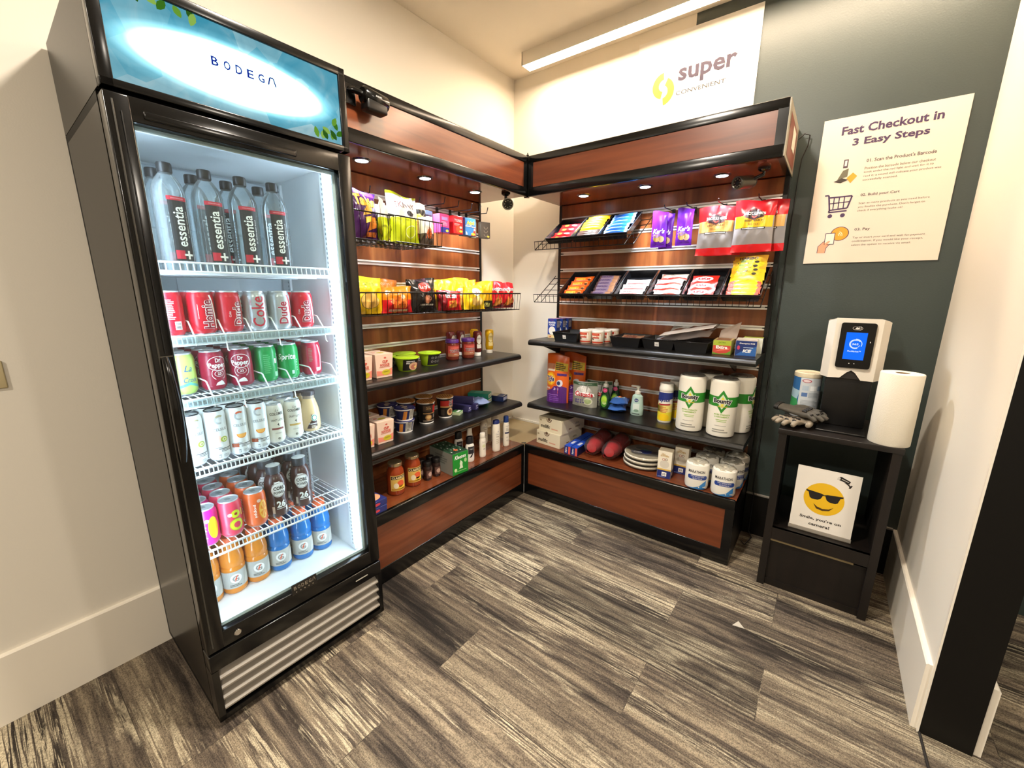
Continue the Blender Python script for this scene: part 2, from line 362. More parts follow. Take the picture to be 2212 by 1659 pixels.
baseboard('baseboard_right', [(XR, YE-.0005), (XR, 0)], .2332)
baseboard('baseboard_hall', [(XR+.118, 0), (XR+.118, YE-.0005)], .2332, .018)
o = baseboard('baseboard_back', [(XR-.0146, 0), (1.10, 0)], .232, .014, M_BLACKP)
m = MB(); m.box(1.10, -.017, .232, XR-.0146, 0, .238, C('#8d8980', .4)); struct('trim_1', m)
m = MB(); m.box(XR+.004, YE-.0115, 0, XR+.117, YE, CEIL, M_BLACKP); m.box(XR-.0006, YE-.0115, 0, XR+.004, YE, CEIL, M_WHITE); struct('trim_2', m)      # black end of the wing wall
m = MB(); m.tube([(XR+.006, YE-.012, .0012), (XR+.014, YE-.20, .0012), (XR+.02, -2.6, .0012)], .004, C('#1a1410', .7)); struct('trim_3', m)   # seam in the carpet
m = MB(); m.box(0, -.404, .3449, .012, 0, .358, M_CREAM); m.box(0, -.012, .3449, .404, 0, .358, M_CREAM); struct('trim_4', m)
for i, (dx, dy, dw) in enumerate(DOWNLIGHTS):
    m = MB(); m.lathe([(.105, 0), (.105, -.006), (.085, -.010), (.083, 0)], M_WHITE, 32, (dx, dy, CEIL), cap=False)
    tag(m.build('downlight', base=True), ['recessed ceiling downlight over the middle of the nook', 'recessed ceiling downlight far behind to the right', 'recessed ceiling downlight far behind along the left wall', 'recessed ceiling downlight beyond the wing wall'][i], 'ceiling light')

# linear ceiling lamp
L = thing('linear_ceiling_light', 'long white linear ceiling light with glowing underside along the back wall', 'ceiling light', (1.23, -.197, CEIL))
m = MB(); y0, y1, zb = -.238, -.156, 2.580; x0, x1 = .232, 2.20
for a in ((x0, y0, x1, y0+.004), (x0, y1-.004, x1, y1), (x0, y0, x0+.004, y1), (x1-.004, y0, x1, y1)): m.box(a[0], a[1], zb, a[2], a[3], CEIL, M_CEIL)
m.build('housing', L, True)
m = MB(); m.box(x0+.004, y0+.004, zb+.001, x1-.004, y1-.004, zb+.012, E('#ffe2c2', LAMP_E)); m.build('diffuser', L, True)
m = MB(); m.tube([(.86, -.16, 2.578), (.86, -.24, 2.578), (.86, -.241, 2.60)], .0016, M_WHITE); m.build('diffuser_clip', L, True)

# light switch at the far left edge
S = thing('light_switch', 'tan light switch plate on the cream wall left of the cooler', 'switch', (0, -2.447, 1.03))
m = MB(); m.box(0, -2.487, 1.028, .006, -2.408, 1.107, C('#c9b98f', .4), r=.003); m.build('plate', S, True)
m = MB(); m.box(.006, -2.462, 1.05, .012, -2.432, 1.085, C('#d6c79f', .4), r=.002); m.build('rocker', S, True)

# ------------------------------------------------------------------ shelving units (a = distance from the corner along the wall, d = depth off the wall)
TR = lambda a, d, z: (a, -d, z)          # unit on the back wall
TL = lambda a, d, z: (d, -a, z)          # unit on the left wall
A0 = .404; ZT, ZB, ZD, DC = 2.037, 1.826, .345, .40
SLATS = [1.742-.1017*k for k in range(14)]
def unit(T, a1, label, wood_long, wood_up, side):
    U = thing('shelving_unit', label, 'shelving unit', T((A0+a1)/2, .2, 0), 0, 'corner shelving units')
    bx = lambda mb, a, d, z, a_, d_, z_, mt, r=0: mb.box(a, d, z, a_, d_, z_, mt, T, r)
    m = MB(); zs = [ZB]+SLATS+[ZD]                                  # slatwall: boards between grooves
    for zu, zl in zip(zs, zs[1:]):
        bx(m, A0+.018, .006, (zl+.011) if zl > ZD else zl, a1-.018, .05, (zu-.011) if zu < ZB else zu, wood_up)
    bx(m, A0+.018, .002, ZD, a1-.018, .03, ZB, M_BLK); m.build('slatwall_panel', U, True)
    for z in SLATS:
        m = MB(); bx(m, A0+.019, .03, z-.011, a1-.019, .0525, z-.0035, M_STEEL); bx(m, A0+.019, .03, z+.0035, a1-.019, .0525, z+.011, M_STEEL)
        bx(m, A0+.03, .03, z-.0035, a1-.03, .038, z+.0035, M_STEEL); m.build('slat_insert', U, True)
    for a in (A0, a1-.018):
        m = MB(); bx(m, a, .004, .0, a+.018, .0528, ZB+.003, M_BLK); m.build('post', U, True)
    # canopy
    m = MB(); bx(m, A0, DC-.012, ZB+.046, a1-.036, DC-.004, ZT-.036, wood_long); m.build('canopy_panel', U, True)
    m = MB(); bx(m, A0, DC-.02, ZT-.038, a1, DC, ZT, M_BLKG, .004); bx(m, A0, DC-.02, ZB, a1, DC, ZB+.048, M_BLKG, .004)
    bx(m, A0, DC-.018, ZB+.04, A0+.03, DC-.001, ZT-.03, M_BLKG); bx(m, a1-.036, DC-.018, ZB+.04, a1, DC-.001, ZT-.03, M_BLKG); m.build('canopy_frame', U, True)
    m = MB(); bx(m, A0, .004, ZB+.004, a1, DC-.012, ZB+.02, M_SOFFIT); m.build('canopy_soffit', U, True)
    m = MB(); bx(m, A0, .004, ZT-.02, a1, DC-.012, ZT-.006, M_BLK); m.build('canopy_top', U, True)
    m = MB(); bx(m, a1-.006, .004, ZB+.004, a1+.004, DC-.002, ZT-.004, C('#a39a86', .3)); bx(m, a1-.02, .004, ZB, a1+.002, DC-.01, ZB+.012, M_BLKG); m.build('canopy_end', U, True)
    if side == 'R':
        m = MB(); A = Art().poly([(-.35, 1.845), (-.05, 1.845), (-.05, 2.0), (-.35, 2.0)], C('#7a4030', .4)); m.art(A, lambda u, v, k: (a1+.0045+k, u, v))
        A = Art().rect(-.22, 1.90, -.10, 1.985, C('#d8d0c0', .5), 1); m.art(A, lambda u, v, k: (a1+.005+k, u, v)); m.build('end_notice', U, True)
    for a in ((.663, 1.013, 1.372) if side == 'R' else (.649, 1.002, 1.343)):
        pl = MB(); c = T(a, .226, ZB+.004)
        pl.lathe([(.0, -.001), (.026, -.001), (.028, -.004), (.036, -.004), (.040, 0)], M_BLKG, 28, c); po = pl.build('puck_light', U, True)
        ln = MB(); ln.lathe([(.0, -.0035), (.0255, -.0035), (.0255, -.001)], E('#e9f2ff', 14.0), 24, (0, 0, 0), cap=False)
        lo = ln.build('lens', po, fix=False); lo.location = (c[0]-U.location.x, c[1]-U.location.y, c[2]-U.location.z)
        lamp('puck_beam', 'SPOT', (c[0], c[1], c[2]-.008), PUCK_W, (.86, .93, 1.0), spot_size=math.radians(125), spot_blend=.5, shadow_soft_size=.02)
    # base
    DB = .4035
    m = MB(); bx(m, A0, .004, ZD-.02, a1, DB-.012, ZD, wood_long); m.build('deck', U, True)
    m = MB(); bx(m, A0, DB-.022, .29, a1, DB, ZD, M_BLKG, .005); bx(m, A0, DB-.02, .0, a1, DB-.002, .079, M_BLKG, .003)
    bx(m, A0, DB-.02, .07, A0+.028, DB-.001, .30, M_BLKG); bx(m, a1-.04, DB-.02, .07, a1, DB-.001, .30, M_BLKG); m.build('base_frame', U, True)
    m = MB(); bx(m, A0+.02, DB-.012, .07, a1-.034, DB-.005, .296, wood_long); m.build('kick_panel', U, True)
    m = MB(); bx(m, a1-.012, .004, .0, a1, DB-.018, ZD-.002, M_BLK); m.build('base_end', U, True); m = MB(); bx(m, A0, .004, 0, A0+.012, DB-.018, ZD-.022, M_BLK); m.build('base_end', U, True)
    return U
unit(TR, 1.623, 'cherry and black slatwall shelving unit on the back wall, with canopy lights', M_CHERRY_X, M_CHERRY_Z, 'R')
unit(TL, 1.596, 'cherry and black slatwall shelving unit on the left wall, beside the cooler', M_CHERRY_Y, M_CHERRY_Z, 'L')
# corner filler between the two units
K = thing('corner_filler', 'tan and black corner piece joining the two shelving units', 'corner piece', (.2, -.2, 0))
m = MB(); m.box(.012, -A0+.002, ZD-.02, A0-.002, -.012, ZD-.001, C('#a8946e', .35)); m.build('deck', K, True)
for nm, z0, z1, q in (('canopy_post', ZB-.002, ZT+.004, .399), ('base_post', 0, ZD+.002, .3995)):
    m = MB(); m.prism([(q-.028, -q+.006), (q-.006, -q+.028), (q+.004, -q+.004)], lambda p, k: (p[0], p[1], z0 if k == 0 else z1), M_BLKG); m.build(nm, K, True)
m = MB(); m.tube([(.401, -.401, .01), (.401, -.401, ZD-.02)], .0012, M_STEEL); m.build('edge_bead', K, True)
m = MB(); m.lathe([(.0, .0), (.007, .0), (.007, .004), (.003, .008), (.003, .014), (.0, .016)], M_BLKG, 12, (.394, -.394, ZT+.004)); m.build('cap_screw', K, True)

def shelf(T, z, a0, a1, label):
    th, d1 = .034, .36; prof = [(.0545, z), (d1-.020, z), (d1-.010, z-.003), (d1-.003, z-.009), (d1, z-.017), (d1-.001, z-.026), (d1-.006, z-.032), (d1-.014, z-th), (.0545, z-th)]
    S = thing('display_shelf', label, 'shelf', T((a0+a1)/2, .2, z-th), 0, 'black display shelves')
    m = MB(); m.prism(prof, lambda p, k: T(a0 if k == 0 else a1, p[0], p[1]), M_LAM); o = m.build('board', S, True); bevel(o, .004)
    for a in (A0+.032, a1-.12):
        m = MB(); m.prism([(.0535, z-th), (.27, z-th), (.27, z-th-.008), (.075, z-th-.075), (.0535, z-th-.075)], lambda p, k: T(a-.002 if k == 0 else a+.002, p[0], p[1]), M_BLK); m.build('bracket', S, True)
    m = MB()
    m.prism([(.0532, z-th+.012), (.0545, z-th+.012), (.0545, z-th-.004), (.0532, z-th-.004)], lambda p, k: T(a0+.03 if k == 0 else a1-.03, p[0], p[1]), M_BLK); m.build('rear_rail', S, True)
Z_R1, Z_R2, Z_L1, Z_L2 = 1.012, .608, .922, .613
shelf(TR, Z_R1, .389, 1.622, 'upper black shelf of the back wall unit, holding trays and gum boxes')
shelf(TR, Z_R2, .389, 1.618, 'lower black shelf of the back wall unit, holding paper towels and detergents')
shelf(TL, Z_L1, .389, 1.592, 'upper black shelf of the left wall unit, holding bowls and jars')
shelf(TL, Z_L2, .372, 1.592, 'lower black shelf of the left wall unit, holding noodle cups and small boxes')

# ------------------------------------------------------------------ signs on the back wall
PURP = C('#473257', .6); GREY = C('#6c6156', .6); TXT = C('#4e3f46', .6)
S = thing('wall_sign', 'large white sign with a yellow swirl logo and purple lettering above the back canopy', 'sign', (1.135, -.004, 2.09))
m = MB(); m.box(.845, -.007, 2.09, 1.427, -.002, 2.593, C('#f4f1ea', .5)); m.build('board', S, True)
A = Art(); DP = C('#2e2338', .6); YL = C('#f2c230', .5)
A.text('super', .355, .292, DP, h=.082, w=.272, bold=.028)
A.text('CONVENIENT', .331, .222, C('#3b3632', .6), h=.020, w=.235, bold=.008)
A.ring(.150, .275, .062, .034, YL, 0, 24, math.radians(96), math.radians(256))
A.ring(.141, .246, .062, .034, YL, 0, 24, math.radians(-82), math.radians(66), ry=.066)
m = MB(); m.art(A, PL((.845, -.007, 2.09), (1, 0, 0), (0, 0, 1), (0, -1, 0))); m.build('lettering', S, True)
S = thing('wall_poster', 'cream instruction poster headed Fast Checkout in 3 Easy Steps on the dark wall', 'poster', (1.947, -.003, 1.439))
m = MB(); m.box(1.7203, -.009, 1.439, 2.1737, -.004, 2.041, C('#e4d8c8', .55)); m.box(1.80, -.004, 1.50, 2.09, -.0005, 1.98, M_BLK); m.build('board', S, True)
A = Art()
A.text('Fast Checkout in', .226, .548, PURP, h=.034, w=.316, bold=.03); A.text('3 Easy Steps', .231, .494, PURP, h=.036, w=.240, bold=.03)
for t, y, w in (('01. Scan the Product\'s Barcode', .417, .214), ('02. Build your Cart', .279, .126), ('03. Pay', .138, .052)): A.text(t, .169, y, TXT, h=.0135, w=w, bold=.012, al='l')
for t, y, w in (('Position the barcode below our checkout', .387, .218), ('kiosk under the red light and wait for it to', .371, .214), ('read it; a sound will indicate your product was', .355, .238), ('successfully scanned.', .340, .112),
                ('Scan as many products as you need before', .246, .223), ('you finalize the purchase. Don\'t forget to', .231, .212), ('check if everything looks ok!', .216, .147),
                ('Tap or insert your card and wait for payment', .104, .232), ('confirmation. If you would like your receipt,', .089, .228), ('select the option to receive via email.', .073, .194)):
    A.text(t, .167, y, GREY, h=.0098, w=w, bold=.004, al='l')
LG = C('#e4dccb', .5); OR = C('#f0a028', .5); SK = C('#eba37f', .5); BR = C('#33281f', .5)
A.poly([(.082, .385), (.112, .388), (.110, .434), (.082, .432)], LG); A.rect(.092, .398, .108, .432, C('#4a3540', .5), 1); A.rect(.096, .406, .104, .428, C('#cfd2d8', .5), 2)
A.poly([(.078, .352), (.112, .362), (.113, .395), (.094, .388)], C('#6a6650', .5), 1); A.poly([(.066, .346), (.092, .338), (.118, .349), (.094, .358)], BR, 2); A.poly([(.110, .356), (.126, .334), (.146, .360), (.130, .376)], OR, 2)
A.line([(.044, .291), (.058, .291), (.068, .228), (.130, .232), (.141, .281), (.062, .281)], .006, PURP, 1)
for q in (.079, .097, .115): A.line([(q, .279), (q+.001, .231)], .004, PURP, 1)
A.line([(.064, .256), (.135, .258)], .004, PURP, 1); A.line([(.068, .228), (.066, .219), (.130, .221)], .006, PURP, 1)
A.ell(.073, .203, .0085, .0085, PURP, 1); A.ell(.118, .203, .0085, .0085, PURP, 1)
A.ell(.119, .125, .033, .030, PURP, 0, 28); A.ell(.119, .125, .030, .0275, OR, 1, 28)
for q in (.006, .012, .018): A.ring(.112, .118, q, .003, C('#f6e2b8', .5), 2, 8, math.radians(-10), math.radians(70))
A.poly([(.046, .045), (.077, .045), (.079, .066), (.090, .082), (.094, .094), (.086, .094), (.076, .084), (.070, .098), (.062, .092), (.046, .074)], PURP, 2)
A.poly([(.048, .045), (.075, .045), (.077, .067), (.088, .083), (.091, .092), (.087, .092), (.075, .081), (.069, .095), (.063, .090), (.048, .073)], SK, 3)
A.rect(.068, .080, .104, .130, PURP, 3); A.rect(.0705, .0825, .1015, .1275, C('#f4ead9', .5), 4); A.poly([(.070, .074), (.086, .088), (.090, .096), (.082, .096), (.070, .086)], SK, 5)
m = MB(); m.art(A, PL((1.7203, -.009, 1.439), (1, 0, 0), (0, 0, 1), (0, -1, 0)), off=.00025); m.build('print', S, True)

# ------------------------------------------------------------------ cameras on the canopies
def bullet(label, mount, body, aim, colr, lens_front=False, r=.028, ln=.085):
    S = thing('security_camera', label, 'camera', mount); d = Vector(aim).normalized(); b = Vector(body)
    m = MB(); m.lathe([(.0, 0), (.024, 0), (.024, -.008), (.016, -.016), (.0, -.018)], M_BLKG, 20, mount); m.build('mount', S, True)
    m = MB(); m.tube([Vector(mount)+Vector((0, 0, -.012)), Vector(mount)+Vector((0, 0, -.028)), b-d*.012], .008, M_BLKG, 8); m.build('arm', S, True)
    a = [(-.5*ln, r*.5), (-.46*ln, r*.85), (-.3*ln, r), (.3*ln, r), (.5*ln, r), (.5*ln, r*.86), (.43*ln, r*.82), (.43*ln, .001)]
    m = MB(); m.tube([b+d*q for q, _ in a], [rr for _, rr in a], colr, 22, axis=d); m.build('housing', S, True)
    m = MB(); m.tube([b+d*(.432*ln), b+d*(.445*ln)], [r*.8, r*.78], C('#14130f', .2), 22)
    m.tube([b+d*(.445*ln), b+d*(.46*ln)], [r*.34, r*.3], C('#050505', .05), 16)
    o = d.orthogonal().normalized(); q = d.cross(o)
    for k in range(8):
        c = b+d*(.445*ln)+(o*math.cos(k*PI/4)+q*math.sin(k*PI/4))*r*.58; m.tube([c, c+d*.002], r*.1, C('#5a5546', .3), 8)
    m.build('lens', S, True); return S
camv = Vector((1.854, -2.456, 1.307))
b = Vector((.360, -.530, 1.772)); bullet('olive grey round security camera under the left canopy near the corner', (.350, -.535, ZB+.0035), b, camv-b, C('#4a4636', .4), r=.031, ln=.05)
b = Vector((1.478, -.268, 1.778)); bullet('grey bullet security camera under the right end of the back canopy', (1.545, -.262, ZB+.003), b, Vector((-.62, -1, -.18)), C('#4c483e', .3, .4), r=.027, ln=.10)
S = thing('security_camera', 'black boxy camera with a visor on the left canopy, next to the cooler header', 'camera', (.40, -1.50, 1.95))
m = MB(); m.box(.401, -1.53, 1.945, .410, -1.475, 2.01, M_BLKG, r=.003); m.tube([(.408, -1.50, 1.99), (.43, -1.495, 1.985), (.445, -1.47, 1.978)], .010, M_BLKG, 10); m.build('mount', S, True)
m = MB(); cc = Vector((.447, -1.425, 1.972)); m.tube([cc+Vector((0, -.05, .004)), cc+Vector((0, -.046, .004)), cc+Vector((0, .044, -.004)), cc+Vector((0, .05, -.004))], [.022, .027, .027, .022], M_BLKG, 20); m.box(.424, -1.468, 1.928, .470, -1.385, 1.965, M_BLK, r=.006); m.build('housing', S, True)
A = Art().text('ANNKE', 0, 0, C('#c8c8c8', .5), h=.006, w=.026); m = MB(); m.art(A, PL((.4742, -1.425, 1.975), (0, 1, 0), (0, 0, 1), (1, 0, .1))); m.build('lettering', S, True)
# loose cables
m = MB(); m.tube([(1.632, -.03, 1.98), (1.655, -.03, 2.0), (1.675, -.028, 1.99), (1.672, -.02, 1.95), (1.655, -.012, 1.90), (1.652, -.008, 1.83), (1.650, -.008, 1.6), (1.65, -.008, .26), (1.66, -.03, .24), (1.66, -.03, .02), (1.68, -.06, .004), (1.66, -.16, .004), (1.64, -.13, .004)], .0028, M_BLK, 6)
tag(m.build('power_cable', base=True), 'thin black cable running down the dark wall from the back canopy end', 'cable')

# ------------------------------------------------------------------ the glass-door cooler (local: x out of the door, y along the wall, z up)
FX, FY, FROT = .5583, -1.6113, -.0162
FR = thing('glass_door_cooler', 'tall black glass-door drinks cooler with lit blue header against the left wall', 'cooler', (FX, FY, 0), FROT)
FB = lambda nm, mb, par=None, **k: mb.build(nm, par or FR, **k)
WF = .580; XB = -.53; GY0, GY1, GZ0, GZ1 = -.535, -.044, .317, 1.673
M_SIDE = C('#1d1b18', .25, 0.0, .12)
m = MB()                                                   # outer shell
m.box(XB, -WF, .03, -.055, -WF+.02, 1.735, M_SIDE); m.box(XB, -.02, .03, -.055, 0, 1.735, M_BLKM); m.box(XB, -WF, .03, XB+.02, 0, 1.735, M_BLKM)
m.box(XB, -WF, 1.715, -.055, 0, 1.735, M_BLKM); m.box(XB, -WF, .03, -.055, 0, .05, M_BLKM); FB('cabinet', m)
m = MB()                                                   # white liner
LI0, LI1, LZ0, LZ1 = -.545, -.035, .274, 1.70
m.box(XB+.02, LI0-.012, LZ0-.02, -.056, LI0, LZ1+.012, M_PLW); m.box(XB+.02, LI1, LZ0-.02, -.056, LI1+.012, LZ1+.012, M_PLW)
m.box(XB+.02, LI0, LZ0-.02, XB+.032, LI1, LZ1, C('#c9d1d6', .4)); m.box(XB+.02, LI0, LZ1, -.056, LI1, LZ1+.012, M_PLW); m.box(XB+.02, LI0, LZ0-.02, -.056, LI1, LZ0, M_PLW); FB('liner', m)
m = MB(); m.box(XB+.032, LI0+.03, 1.50, XB+.06, LI1-.03, LZ1-.01, C('#b9c2c8', .4), r=.006); m.box(XB+.032, LI0+.16, LZ0+.05, XB+.036, LI1-.16, 1.48, C('#cfd6da', .4), r=.004); FB('evaporator_panel', m)
for y in (LI0+.004, LI1-.004):
    for x in (XB+.10, -.115):
        m = MB(); m.box(x-.012, y-.004, LZ0+.01, x+.012, y+.004, LZ1-.01, M_PLW)
        sg = 1 if y < -.3 else -1
        A = Art()
        for k in range(88): A.rect(-.003, LZ0+.03+k*.0158, .003, LZ0+.038+k*.0158, C('#7d878c', .5))
        m.art(A, lambda u, v, k: (x+u, y+sg*(.0042+k), v)); FB('shelf_standard', m)
for y in (LI0+.012, LI1-.012):
    m = MB(); m.box(-.085, y-.009, LZ0+.05, -.060, y+.009, LZ1-.02, E('#d6e7ff', LED_E)); FB('led_strip', m)
# header
m = MB(); m.box(XB, -WF, 1.737, -.03, 0, 1.97, M_SIDE); m.box(-.03, -WF, 1.735, 0, -WF+.024, 1.97, M_BLKG, r=.002); m.box(-.03, -.022, 1.735, 0, 0, 1.97, M_BLKG, r=.002)
m.box(-.03, -WF, 1.735, 0, 0, 1.752, M_BLKG, r=.002); m.box(-.03, -WF, 1.948, 0, 0, 1.97, M_BLKG, r=.002); FB('header_box', m)
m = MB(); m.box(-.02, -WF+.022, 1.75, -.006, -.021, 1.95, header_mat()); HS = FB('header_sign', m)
A = Art(); BL = C('#2a3fb8', .5)
for i, ch in enumerate('BODEG'): A.text(ch, -.353+i*.0268, 1.861, E('#2a3dbe', .45), h=.020, w=.0155, bold=.02)
A.line([(-.2285, 1.8515), (-.2235, 1.8705), (-.2145, 1.8705), (-.2095, 1.8515)], .0034, E('#1c2fb0', .35))
lf = [E('#4d8f2a', .45), E('#79b23c', .55), E('#3f7a28', .4), E('#9cc75a', .6)]; r_ = random.Random(3)
def leaf(A, cx, cy, ln, w, a, mt, l):
    pts = [(cx+math.cos(a)*ln*t-math.sin(a)*w*q, cy+math.sin(a)*ln*t+math.cos(a)*w*q) for t, q in ((0, 0), (.2, .35), (.5, .5), (.8, .3), (1, 0), (.8, -.3), (.5, -.5), (.2, -.35))]; A.poly(pts, mt, l)
for k, (cx, cy, a) in enumerate(((-.545, 1.947, -.9), (-.535, 1.948, -1.6), (-.50, 1.948, -1.2), (-.48, 1.947, -.5), (-.44, 1.948, -2.2), (-.425, 1.947, -1.0), (-.40, 1.948, -.7), (-.385, 1.947, -1.9), (-.52, 1.935, -.4),
                               (-.055, 1.760, 1.3), (-.04, 1.762, 2.2), (-.06, 1.775, 2.6), (-.035, 1.790, 2.0), (-.05, 1.80, 1.1), (-.07, 1.757, 2.0), (-.085, 1.756, 1.4), (-.04, 1.775, .6), (-.10, 1.755, 1.8))):
    leaf(A, cx, cy, .024+.008*r_.random(), .016, a, lf[k % 4], 1+k % 3)
m = MB(); m.art(A, PL((-.0055, 0, 0), (0, 1, 0), (0, 0, 1), (1, 0, 0))); m.build('print', HS)
# door
D = MB(); D.box(-.048, -WF, .262, 0, GY0, 1.726, M_BLKG, r=.004); D.box(-.048, GY1, .262, 0, 0, 1.726, M_BLKG, r=.004)
D.box(-.048, GY0-.004, .262, -.001, GY1+.004, GZ0, M_BLKG, r=.003); D.box(-.048, GY0-.004, GZ1, -.001, GY1+.004, 1.726, M_BLKG, r=.003)
D.tube([(.001, -WF+.014, .28), (.001, -WF+.014, 1.71)], .0022, C('#3a3833', .3)); D.tube([(.001, -WF+.027, 1.15), (.001, -WF+.027, 1.69)], .0015, M_BLK)
D.box(-.001, -WF+.012, 1.141, .0012, GY0-.004, 1.1435, C('#4a463d', .3)); D.box(-.01, GY0+.02, 1.683, .003, GY1-.13, 1.701, M_BLKG, r=.003); DO = FB('door', D)
m = MB(); m.box(-.026, GY0, GZ0, -.022, GY1, GZ1, M_GLASS); m.build('glass_pane', DO)
m = MB(); wg = C('#dfe6e8', .3)
for a in ((GY0, GZ0, GY1, GZ0+.010), (GY0, GZ1-.010, GY1, GZ1), (GY0, GZ0, GY0+.006, GZ1), (GY1-.010, GZ0, GY1, GZ1)): m.box(-.034, a[0], a[1], -.0275, a[2], a[3], wg)
m.build('glass_spacer', DO)
m = MB(); hp = []
for i in range(13):
    t = i/12; hp.append((.004+.022*math.sin(PI*t)**.6, -WF+.024, .865+.275*t))
m.tube(hp, [.008+.004*math.sin(PI*i/12) for i in range(13)], M_BLKG, 12); m.build('door_handle', DO)
m = MB(); m.lathe([(.0, 0), (.010, 0), (.010, .004), (.008, .006), (.0, .006)], M_CHROME, 20); ko = m.build('lock', DO); ko.rotation_euler = (0, PI/2, 0); ko.location = (-.001, -.50, .290)
m = MB(); m.box(-.001, -.336, .309, .003, -.252, .347, C('#1d1c1b', .3), r=.001); A = Art()
for i, ch in enumerate('BODEG'): A.text(ch, -.325+i*.0125, .333, C('#b9b4a8', .3, .8), h=.013, w=.009, bold=.02)
A.line([(-.2665, .3265), (-.2635, .3395), (-.2605, .3395), (-.2575, .3265)], .0018, C('#b9b4a8', .3, .8))
for k in range(5): A.ell(-.322+k*.014, .317, .0022, .0022, C('#b9b4a8', .3, .8), n=10)
m.art(A, PL((.003, 0, 0), (0, 1, 0), (0, 0, 1), (1, 0, 0))); m.build('name_plate', DO)
# base grille
m = MB(); m.box(-.05, -WF, .20, .002, 0, .256, M_BLKG, r=.003); m.box(-.05, -WF, .022, .002, -WF+.018, .20, M_BLKG); m.box(-.05, -.016, .022, .002, 0, .20, M_BLKG)
m.box(-.05, -WF, .022, .002, 0, .040, M_BLKG); m.box(-.06, -WF+.01, .03, -.045, -.01, .21, M_BLK); m.box(.002, -.110, .225, .0035, -.06, .228, C('#b5b0a4', .4)); GR = FB('grille_frame', m)
for k in range(4):
    z = .172-.036*k; m = MB(); m.prism([(-.026, z+.008), (-.002, z-.008), (.0015, z-.008), (.0015, z-.003), (-.023, z+.0115)], lambda p, q: (p[0], -WF+.018 if q == 0 else -.016, p[1]), C('#8a8378', .45)); m.build('louver', GR)
for y in (-WF+.05, -.05):
    for x in (-.07, XB+.06):
        m = MB(); m.lathe([(.02, 0), (.02, .02), (.012, .032)], M_BLK, 16, (x, y, 0)); FB('foot', m)

# wire shelves of the cooler, world coordinates follow its slight turn
cs_, sn_ = math.cos(FROT), math.sin(FROT)
def FW(x, y, z=0.0):                                       # cooler local to world
    return (FX+cs_*x-sn_*y, FY+sn_*x+cs_*y, z)
SHZ = dict(A=1.352, B=1.180, C=1.004, D=.799, E=.537)
names = dict(A='topmost white wire shelf of the cooler, under the water bottles', B='second white wire shelf of the cooler, under the cola cans', C='third white wire shelf of the cooler, under the dark red and green cans',
             D='fourth white wire shelf of the cooler, under the slim white cans', E='lowest white wire shelf of the cooler, under the fruit sodas and brown bottles')
for key, z in SHZ.items():
    S = thing('wire_shelf', names[key], 'shelf', (FX, FY, z), FROT, 'wire shelves of the cooler')
    m = MB(); y0, y1, x0, x1 = LI0+.0235, LI1-.0235, XB+.065, -.088; r = .0022
    m.tube([(x0, y0, -.004), (x1, y0, -.004), (x1, y1, -.004), (x0, y1, -.004)], .003, M_WIREW, 6, True); m.tube([(x0+.15, y0, -.006), (x0+.15, y1, -.006)], r, M_WIREW, 5); m.tube([(x0+.29, y0, -.006), (x0+.29, y1, -.006)], r, M_WIREW, 5)
    for k in range(25):
        y = y0+.012+(y1-y0-.024)*k/24; m.tube([(x0, y, -.0015), (x1, y, -.0015)], .0016, M_WIREW, 5)
    m.build('wire_deck', S)
    m = MB(); h0, h1 = (.000, .024) if key == 'A' else (-.022, 0.0)
    m.tube([(x1+.003, y0, h1), (x1+.003, y1, h1)], .003, M_WIREW); m.tube([(x1+.006, y0, h0), (x1+.006, y1, h0)], .0036, M_WIREW)
    for k in range(31 if key == 'A' else 41):
        y = y0+.004+(y1-y0-.008)*k/(30 if key == 'A' else 40); m.tube([(x1+.003, y, h1), (x1+.006, y, h0)], .0018, M_WIREW, 5)
    if key in 'BC': m.box(x1+.009, y0, h0+.002, x1+.0105, y1, h1-.002, clear('#e8f2f4', .2, .5))
    m.build('front_rail', S)
    if key in 'BC':
        for k, y in enumerate((-.465, -.3925, -.320, -.2465, -.1725, -.097) if key == 'B' else (-.4445, -.3675, -.2925, -.2185, -.1405, -.062)):
            m = MB()
            m.tube([(x1-.30, y, .040), (x1-.05, y, .040), (x1-.036, y, .038), (x1+.006, y, -.004), (x1+.008, y, -.026)], .0022, M_WIREW, 6)
            if k in (1, 3, 5): m.tube([(x1+.008, y, -.024), (x1+.012, y, -.044), (x1+.022, y, -.046)], .002, M_WIREW, 6)
            m.build('lane_divider', S)

# ------------------------------------------------------------------ drinks
ALU = C('#cfd2d4', .38, .55); ALU2 = C('#a4a9ac', .4, .6)
def can(name, cat, R, H, colr, A=None, turn=0.0, body2=None, lid=ALU):
    """drinks can: body with necked ends, lid with pull tab"""
    T = thing(name, 'can', cat); bt = body2 or ALU
    P = [(R*.76, 0, ALU2), (R*.80, .003, bt if body2 else colr), (R*.97, .011, colr), (R, .016, colr), (R, H-.020, colr), (R*.97, H-.013, colr), (R*.84, H-.0035, ALU), (R*.835, H-.0035, ALU)]
    m = MB(); m.lathe(P, colr, 26)
    if A: m.art(A, CY(prof_r([(p[0], p[1]) for p in P]), turn), (.005, .02))
    m.build('can_body', T)
    m = MB(); m.lathe([(R*.84, H-.006), (R*.86, H-.002), (R*.84, H), (R*.80, H-.001), (R*.76, H-.005), (.0, H-.005)], lid, 26, cap=False)
    m.box(-.007, -.003, H-.0046, .007, .015, H-.0032, ALU2, r=.0006); m.lathe([(.0, H-.0028), (.003, H-.0028), (.004, H-.0045)], ALU2, 10, cap=False); m.build('can_lid', T)
    return T
WHT = C('#f4f3f0', .4); RED = C('#c8142a', .3); DRED = C('#8e1630', .3); SIL = C('#c3c6c8', .3, .5); GRN = C('#139a4c', .3)
